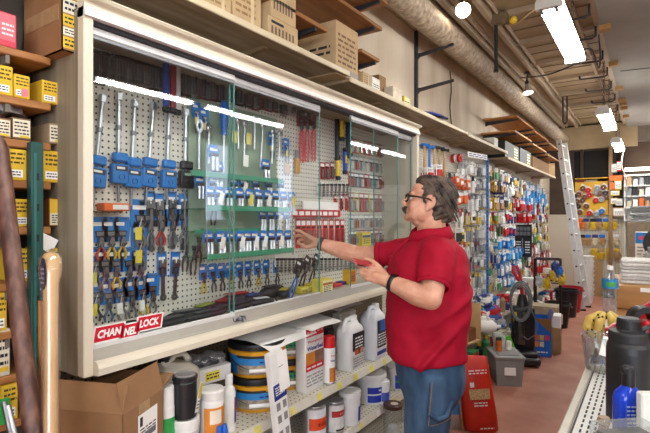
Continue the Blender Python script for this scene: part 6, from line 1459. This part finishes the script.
# ================= back wall
a = onY(575, 215, 11.10); e = onY(608, 177, 11.10)
yb = tag(MB().box((a.x, 11.10, a.z), (e.x, 11.14, e.z), mat('#d8a82a', .6, 0, .08, 3), .004).build('yellow_board'), 'yellow display board on the back wall covered in casters', 'board')
b = MB(); b.panel(a.x + .04, a.x + .17, e.z - .09, e.z - .04, 11.0985, mat('#7a2a1a', .6)); b.panel(a.x + .2, a.x + .4, e.z - .085, e.z - .05, 11.0985, mat('#a08a6a', .6)); q = b.build('lettering', yb)
rc = random.Random(9); rcst = [(583, 187), (588, 189), (597, 187), (604, 186), (574, 195), (579, 193), (585, 196), (589, 194), (596, 191), (600, 192), (605, 192), (577, 200), (583, 199), (596, 199), (602, 198), (606, 195), (578, 205), (586, 205), (580, 211), (590, 212), (602, 210), (597, 213)]
def mk_caster(c):
    t = thing('caster', '', 'caster'); m = mat(PAL[c], .4, 0, .1)
    MB().box((-.05, -.006, -.03), (.05, 0, .05), mat('#d9d9d6', .4, .2), .002, Matrix.Rotation(.6, 4, 'Y')).build('plate', t); MB().lathe([(.012, -.02), (.05, -.02), (.056, 0), (.05, .02), (.012, .02)], m, n=14, mtx=Matrix.Translation((0, -.03, -.03)) @ Matrix.Rotation(PI / 2, 4, 'X')).lathe([(0, -.022), (.02, -.022), (.02, .02)], WHITE, n=10, mtx=Matrix.Translation((0, -.03, -.03)) @ Matrix.Rotation(PI / 2, 4, 'X')).build('wheel', t)
    return t
KC = Kit(mk_caster)
for i, (px, py) in enumerate(rcst):
    c = ('brown', 'red', 'grey', 'brown', 'black', 'brown')[i % 6] if i < 20 else ('blue', 'grey')[i % 2]
    p = onY(px, py, 11.1); KC.put((c,), '%s caster on a pale plate on the yellow board, %s counting down in rows' % (c, ordn(i)), (p.x, 11.099, p.z), 0, rc.uniform(-.4, .4), 1, 'casters on the yellow board')
tag(MB().box((-.685, 11.02, 0), (-.62, 11.10, 3.02), wood('#8a6a44', '#a88458', 2, 6)).build('wooden_post'), 'wooden post beside the yellow caster board', 'post')
def mk_glove(c, cuff):
    t = thing('work_glove', '', 'glove'); m = mat(PAL[c], .7, 0, .12, 30)
    b = MB(); b.ball((0, -.025, -.07), (.055, .02, .05), m, None, 10, 7)
    for i in range(4): b.tube([(-.035 + i * .023, -.025, -.10), (-.042 + i * .027, -.025, -.18 - .012 * (i in (1, 2)))], [.014, .010], m, 7)
    b.tube([(.045, -.025, -.06), (.075, -.03, -.11)], [.015, .010], m, 7); b.build('palm', t); MB().box((-.05, -.045, -.035), (.05, -.008, .03), mat(PAL[cuff], .7), .008).build('cuff', t)
    return t
KG = Kit(mk_glove)
gl_ = [(220, [(580, 'orange', 'orange'), (586, 'tan', 'navy'), (593, 'yellow', 'black'), (599, 'tan', 'navy'), (606, 'yellow', 'blue'), (614, 'yellow', 'cream')]), (236, [(582, 'tan', 'black'), (588, 'tan', 'blue'), (595, 'cream', 'navy'), (602, 'tan', 'blue'), (616, 'cream', 'white')]), (250, [(594, 'yellow', 'yellow'), (601, 'yellow', 'tan'), (609, 'yellow', 'yellow'), (617, 'tan', 'yellow')])]
for r_, (py, L_) in enumerate(gl_):
    for i, (px, c, cu) in enumerate(L_):
        p = onY(px, py, 11.10); KG.put((c, cu), '%s work glove with a %s cuff in the %s glove row, %s along' % (c, cu, ('top', 'middle', 'bottom')[r_], ordn(i)), (p.x, 11.13, p.z), 0, 0, 1.05, 'work gloves on the back pegboard')
# goods between the post and the far shelves
for i, (px, py, w_, h_, c, nm) in enumerate(((616, 178, 11, 5, 'orange', 'sign'), (613, 186, 5, 7, 'orange', 'package'), (618, 185, 6, 9, 'yellow', 'package'), (615, 193, 8, 5, 'yellow', 'package'), (614, 201, 6, 6, 'yellow', 'package'), (619, 202, 6, 7, 'silver', 'package'), (619, 212, 11, 9, 'tan', 'framed sheet'), (614, 168, 5, 9, 'grey', 'package'), (619, 166, 4, 10, 'red', 'package'))):
    p = onY(px, py, 11.0); k_ = p.y / F / (S * (px - CX) / F + K); o = carton('hung_' + nm.split()[0], (-w_ * k_ / 2, 0, -h_ * k_ / 2), (w_ * k_ / 2, .1, h_ * k_ / 2), mat(PAL[c], .6, 0, .1), '%s %s beside the wooden post at the back, %s from the list of the column top' % (c, nm, ordn(i)) if False else '%s %s on the back wall past the wooden post, %s counting down' % (c, nm, ordn(i)), nm.split()[-1], (p.x, 11.0, p.z), 0, None if c == 'orange' else dec(PAL['white'], 2))
# white shelving across the back of the shop
t = thing('white_shelving', 'white lit shelving of small goods at the far back beyond the counter', 'shelving', (-.42, 10.9, 0))
b = MB(); b.box((0, .18, 0), (4.5, .2, 2.45), WHITE).box((0, 0, 0), (.03, .2, 2.45), WHITE); b.build('frame', t)
for z in (1.55, 1.80, 2.02, 2.22, 2.42): MB().box((0, -.08, z - .02), (4.5, .19, z), WHITE, .002).build('shelf', t)
for r_, z in enumerate((1.80, 2.02, 2.22)):
    for i in range(7):
        c = ('cream', 'grey', 'tan', 'white', 'black', 'silver', 'orange')[(i * 3 + r_) % 7]; carton('far_carton', (0, 0, 0), (.075, .1, .12 + .03 * ((i + r_) % 3)), mat(PAL[c], .6, 0, .1), '%s small carton on the %s far white shelf, %s from the post' % (c, ('lowest', 'middle', 'upper')[r_], ordn(i)), 'box', (-.37 + i * .10, 10.86, z + .001), 0, None, 'cartons on the far white shelves')
lampb = tag(MB().box((-.4, 10.7, 2.50), (1.7, 10.86, 2.55), emit('#fff6ea', 5)).build('added_shelf_lamp'), 'added strip lamp along the top of the far white shelving to brighten it', 'lamp')  # strip lamp added to brighten the far shelving
for i in range(5):
    o = tag(MB().box((-.30 + .02 * (i % 2), 0, 0), (.7, .5, .028), mat(('#9a9c9e', '#6e7072')[i % 2], .35, .4, .05), .004).build('metal_tray'), 'grey metal tray in the pile under the white shelving, %s from the bottom' % ordn(i), 'tray', 'grey trays'); o.location = (.0, 10.2, 1.52 + i * .065)
tag(MB().box((-.35, 10.2, 0), (.75, 10.72, 1.515), mat('#8a7a62', .6, 0, .1), .004).build('stock_cabinet'), 'tan stock cabinet carrying the pile of grey trays', 'cabinet')
# ================= the counter at the near right
DZ = 1.07
ct = thing('shop_counter', 'white slotted display counter with bottles and bananas along the aisle', 'counter', (-.165, .70, 0))
b = MB(); b.box((0, 0, DZ - .03), (.80, 2.2, DZ), mat('#dcdad4', .4, 0, .04), .003)
b.build('deck', ct)
b = MB()
for i in range(54):
    for x in (.020, .035, .050): b.box((x, .05 + i * .035, DZ - .001), (x + .0045, .05 + i * .035 + .022, DZ + .0006), INK)
o = b.build('slots', ct); o['kind'] = 'stuff'
MB().box((-.022, 0, DZ - .04), (0, 2.2, DZ + .004), mat('#c2bcae', .4, .1, .05), .003).box((.003, 0, DZ), (.007, 2.2, DZ + .0015), DARK).build('edge_rail', ct)
MB().box((.05, .05, 0), (.78, 2.18, DZ - .03), mat('#a39a88', .6, 0, .06)).build('cabinet_body', ct)
MB().box((.03, .04, 0), (.79, 2.19, .08), DARK).build('plinth', ct)
wc_ = thing('wooden_counter', 'long wooden counter continuing down the aisle behind the slotted one', 'counter', (-.14, 2.95, 0))
WD = wood('#9a6a3c', '#b98a58', 1, 5)
MB().box((-.03, 0, DZ - .04), (1.2, 5.6, DZ - .002), WD, .004).build('top', wc_); MB().box((0, .03, 0), (1.15, 5.57, DZ - .04), mat('#8a6a4a', .6, 0, .1, 3)).build('body', wc_)
# black bottle
p = W(628.5, 300, 1.22); t = thing('drink_flask', 'big matte black drink flask with a screw lid at the counter edge', 'flask', (p.x, p.y, DZ + .001)); r = .051; t.scale = (1, 1, .89)
FK = mat('#1b1b1d', .42, 0, .05)
MB().lathe([(0, 0), (r * .96, 0), (r, .006), (r, .205), (r * .97, .222), (r * .86, .236), (r * .86, .240)], FK, n=36).build('body', t)
b = MB(); b.lathe([(r * .88, .234), (r * .90, .238), (r * .90, .258), (r * .86, .264), (r * .55, .268), (r * .52, .270), (r * .52, .296), (r * .48, .302), (0, .302)], mat('#202022', .5, 0, .05), n=32)
for k in range(28): a = 2 * PI * k / 28; b.box((-.0015, -r * .535, .274), (.0015, -r * .51, .294), FK, 0, Matrix.Rotation(a, 4, 'Z'))
b.tube([(r * .55, 0, .268), (r * .85, 0, .282), (r * 1.02, 0, .265), (r * 1.0, 0, .245)], .008, FK, 8); b.build('lid', t)
# blue spray bottle
p = W(628.5, 300, 1.06); t = thing('blue_bottle', 'translucent blue bottle with a black cap in front of the black flask', 'bottle', (p.x, p.y, DZ + .001), TH)
BB = mat('#1a3fc0', .12, 0, .06); rings = []
for z, w_, d_ in ((0, .029, .019), (.004, .032, .022), (.12, .032, .022), (.135, .028, .020), (.146, .016, .014), (.152, .012, .012)): rings.append([Vector((w_ * math.copysign(abs(math.cos(2 * PI * k / 24)) ** .7, math.cos(2 * PI * k / 24)), d_ * math.copysign(abs(math.sin(2 * PI * k / 24)) ** .8, math.sin(2 * PI * k / 24)), z)) for k in range(24)])
b = MB(); b.loft(rings, BB); b.build('body', t); MB().lathe([(.013, .148), (.014, .152), (.013, .190), (.010, .194), (0, .194)], BLACK, n=18).box((-.016, -.010, .176), (-.006, .010, .192), BLACK, .003).build('cap', t)
b = MB(); b.lines(-.018, .022, .035, .115, -.0228, 9, mat('#9db4e8', .5), R); b.box((-.019, -.0226, .022), (.024, -.0222, .030), mat('#9db4e8', .5)); b.build('printed_label', t)
# small amber bottle, clear-wrapped package
p = W(604, 425, 1.10); t = thing('amber_bottle', 'small amber bottle lying at the bottom of the counter front', 'bottle', (p.x, p.y, DZ + .001)); MB().lathe([(0, 0), (.012, 0), (.013, .03), (.010, .040), (.012, .046), (.013, .056), (0, .057)], mat('#8a5230', .25, 0, .3, 60), n=14).build('body', t); MB().lathe([(.0125, .048), (.014, .05), (.012, .062), (0, .062)], mat('#a8886a', .4), n=14).build('cap', t)
p = W(626, 424, .92); t = thing('wrapped_package', 'clear-wrapped dark package at the bottom corner of the counter', 'package', (p.x, p.y, DZ + .001), TH + .15)
MB().box((-.045, -.03, 0), (.055, .03, .105), DARK, .004).build('contents', t); MB().box((-.056, -.036, 0), (.066, .036, .122), clear('#f4f6f6', .14, .16, '#d8dcda', .1), .006).build('wrap', t)
b = MB(); b.panel(-.045, .05, .004, .10, -.0308, mat('#3a3c40', .4)); b.panel(.02, .045, .07, .09, -.0312, PAPER); b.panel(.0, .02, .075, .088, -.0312, mat('#b0b2b4', .5)); b.build('insert', t)
p = W(648, 392, 1.0); tag(MB().box((-.02, -.01, -.3), (.05, .01, .0), mat('#d8d8d2', .5), .003, Matrix.Translation(p) @ Matrix.Rotation(TH, 4, 'Z')).build('white_card'), 'white price card standing at the frame edge beside the blue bottle', 'card'); 
# clear tub with a price label, hanging over the edge
p = W(601, 385, 1.62); t = thing('clear_tub', 'clear plastic tub with a yellow-tagged label at the counter edge', 'tub', (p.x, p.y, DZ + .001), TH); CLR = clear('#f2f5f5', .10, .06)
MB().lathe([(0, .003), (.045, .003), (.060, .115), (.064, .12), (.064, .125), (.058, .123), (.043, .006), (0, .006)], CLR, n=26).build('body', t)
MB().box((-.055, -.054, .06), (-.012, -.052, .125), PAPER, 0, Matrix.Rotation(.25, 4, 'Y')).box((-.02, -.0555, .10), (-.006, -.0545, .122), YEL, 0, Matrix.Rotation(.25, 4, 'Y')).build('price_label', t)
b = MB(); rt = random.Random(8)
for i in range(14): b.tube([(rt.uniform(-.03, .03), rt.uniform(-.03, .03), rt.uniform(.02, .06)), (rt.uniform(-.035, .035), rt.uniform(-.035, .035), rt.uniform(.02, .08))], .006, (DARK, NAVY, STEEL)[i % 3], 6)
o = b.build('contents', t)
# bananas
BN = mat('#cfae4a', .5, 0, .1, 30, .05, 60, (1, 1, 1), '#dcc46c', lo=.3, hi=.6); BNS = mat('#3a2a16', .7)
stem = W(606, 315, 1.93)
for i, (dx, dy, dz) in enumerate(((-.045, -.03, -.075), (-.015, -.04, -.09), (.02, -.02, -.085), (.03, .02, -.07))):
    t = thing('banana', 'spotted ripe banana of the bunch beside the clear tub, %s from the aisle' % ordn(i), 'banana', stem, 0, 'bananas of the bunch'); q = [Vector((0, 0, .0)), Vector((dx * .5, dy * .4, .010)), Vector((dx * 1.2, dy * .9, -.018)), Vector((dx * 1.4, dy * 1.3, dz * .62)), Vector((dx * 1.1, dy * 1.5, dz * 1.0)), Vector((dx * .7, dy * 1.55, dz * 1.28))]
    MB().tube(q, [.006, .009, .019, .0205, .016, .006], BN, 10).build('fruit', t)
    b = MB(); b.tube([q[0] + Vector((0, 0, .012)), q[0], q[1] * .5], [.006, .006, .0065], BNS, 8).ball(q[-1], .006, BNS)
    rb = random.Random(i)
    for k in range(11):
        u = rb.uniform(1.3, 4); j = int(u); c_ = q[j] + (q[j + 1] - q[j]) * (u - j); a = rb.uniform(0, 2 * PI); tn = (q[j + 1] - q[j]).normalized(); o1 = tn.orthogonal().normalized(); o2 = tn.cross(o1)
        b.ball(c_ + (o1 * math.cos(a) + o2 * math.sin(a)) * .0172, (.0045, .0045, .0045), BNS, None, 6, 4)
    b.build('spots', t)
# red tray with odds and ends
a, e = Vector((-.135, 1.98)), Vector((0.02, 2.88)); dv = (e - a); t = thing('red_tray', 'red-rimmed tray of odds and ends behind the black flask', 'tray', (a.x, a.y, DZ + .001), math.atan2(dv.y, dv.x) - PI / 2)
RT = mat('#b0141e', .4, 0, .05); b = MB(); Lt = dv.length
b.box((0, 0, 0), (.5, Lt, .012), RT).box((0, 0, 0), (.014, Lt, .13), RT, .004).box((.486, 0, 0), (.5, Lt, .13), RT, .004).box((0, 0, 0), (.5, .014, .10), RT, .004).box((0, Lt - .014, 0), (.5, Lt, .13), RT, .004); b.build('body', t)
for i, (x, y, c, r_, h_) in enumerate(((.08, .14, 'grey', .04, .11), (.17, .22, 'silver', .04, .12), (.10, .36, 'black', .045, .10), (.22, .45, 'grey', .05, .13), (.12, .58, 'silver', .04, .12), (.3, .2, 'red', .05, .1))):
    q = t.matrix_basis @ Vector((x, y, .013)); o = tag(MB().lathe([(0, 0), (r_, 0), (r_, h_ * .8), (r_ * .7, h_), (0, h_)], mat(PAL[c], .4, .2, .2, 30), n=14).build('jar'), '%s jar standing in the red-rimmed tray, %s from the flask' % (c, ordn(i)), 'jar', 'jars in the red tray'); o.location = q
q = W(643, 306, 1.55); t = thing('tape_dispenser', 'black round tape dispenser with a red core behind the flask', 'dispenser', (q.x, q.y, q.z), TH)
t.location.z = 1.262
MB().box((-.05, -.03, -.191), (.08, .03, -.062), DARK, .004).build('stand', t)
MB().lathe([(.026, -.02), (.046, -.02), (.048, 0), (.046, .02), (.026, .02), (.026, -.02)], BLACK, n=24, mtx=Matrix.Rotation(PI / 2, 4, 'X')).box((-.05, -.02, -.062), (.05, .02, -.05), BLACK, .003).build('body', t); MB().box((-.010, -.03, -.045), (.035, .02, .0), RED, .006).build('core', t)
# water bottle, wooden drawer box, newspapers
p = W(610, 300, 2.50); t = thing('clear_water_bottle', 'clear water bottle with a blue and green label beside the wooden box', 'bottle', (p.x, p.y, DZ + .001)); MB().lathe([(0, 0), (.033, .002), (.036, .012), (.034, .05), (.037, .07), (.034, .10), (.037, .12), (.037, .20), (.016, .245), (.013, .25), (.013, .262)], clear('#eef4f6', .12, .12), n=20).build('body', t); b = MB(); band(b, .0385, .155, .205, mat('#2c86c0', .5, 0, .3, 40), -2.6, 2.6); band(b, .039, .165, .19, mat('#4aa84a', .5), -.4, .8); b.build('printed_label', t); MB().lathe([(.015, .252), (.015, .272), (0, .272)], WHITE, n=12).build('cap', t)
bxm = wood('#a87844', '#c09058', 0, 5); t = thing('wooden_box', 'wooden box on the counter under the newspapers', 'box', (-.165, 3.22, DZ + .001), .06); b = MB(); b.box((0, 0, 0), (.7, .62, .135), bxm, .003); b.build('body', t); MB().box((.12, -.002, .105), (.6, .0, .128), PAPER).build('label_strip', t)
for i in range(7):
    o = tag(MB().box((-.002 * (i % 3), -.003 * (i % 2), 0), (.30 + .006 * (i % 2), .22, .019), mat(('#d2cfca', '#bdbab6', '#dcdad6')[i % 3], .8, 0, .1, 50), .006).build('newspaper'), 'folded newspaper in the pile on the wooden box, %s from the bottom' % ordn(i), 'newspaper', 'folded newspapers'); o.location = (-.145 + .004 * ((i * 7) % 3), 3.32, DZ + .137 + i * .0205); o.rotation_euler = (0, 0, .05 + .03 * ((i * 5) % 3 - 1))
# farther counter goods
tag(MB().box((-.18, 5.4, DZ), (1.0, 5.9, DZ + .10), WD, .004).build('wooden_riser'), 'wooden riser board on the far end of the counter', 'riser'); 
for i in range(3): tag(MB().box((-.06 + .02 * i, 5.5, DZ + .101 + i * .045), (.6, 5.8, DZ + .143 + i * .045), mat(('#8d8a86', '#a5a29c', '#7a7876')[i], .6, 0, .08), .004).build('flat_box'), 'flat grey box stacked on the wooden riser, %s from the bottom' % ordn(i), 'box', 'flat grey boxes')
q = onX(640, 240, .0); b = MB()
for i in range(4): b.tube([(.22 * math.cos(2 * PI * k / 26) * (1 - .05 * i), .02 * i, .2 + .20 * math.sin(2 * PI * k / 26) * (1 - .06 * i)) for k in range(27)], .03, mat('#3a3c40', .4, 0, .1), 8)
o = tag(b.build('hose_coil'), 'coil of dark grey hose standing on the far counter', 'hose'); o.location = (.18, 6.6, DZ + .03)
o = carton('blue_white_box', (0, 0, 0), (.28, .2, .34), PAPER, 'white box with a blue top band behind the hose coil', 'box', (-.16, 7.4, DZ), 0, None); MB().panel(.003, .277, .19, .335, -.001, mat('#2c86d0', .5)).box((.04, -.002, .24), (.09, -.001, .29), mat('#d84a6a', .5)).lines(.02, .25, .03, .16, -.001, 3, mat('#9a9a9a', .6), R).build('print', o)
carton('orange_box', (0, 0, 0), (.1, .15, .3), mat('#c98a3a', .6), 'orange-brown box beside the blue and white one', 'box', (-.168, 7.75, DZ), 0, None)
# ================= camera, world and exposure
cd = bpy.data.cameras.new('camera'); cd.sensor_width = 36; cd.lens = F / 650 * 36; cd.shift_y = 1.0 / 650; cd.clip_start = .02
cam = bpy.data.objects.new('camera', cd); COL.objects.link(cam); cam.location = (0, 0, H); cam.rotation_euler = (PI / 2, 0, TH)
SC.camera = cam
w = bpy.data.worlds.new('world'); SC.world = w; w.use_nodes = True
w.node_tree.nodes['Background'].inputs[0].default_value = (.8, .85, 1, 1); w.node_tree.nodes['Background'].inputs[1].default_value = .3
SC.view_settings.view_transform = 'Standard'; SC.view_settings.look = 'None'; SC.view_settings.gamma = 1; SC.view_settings.use_curve_mapping = False
SC.view_settings.exposure = 1.2
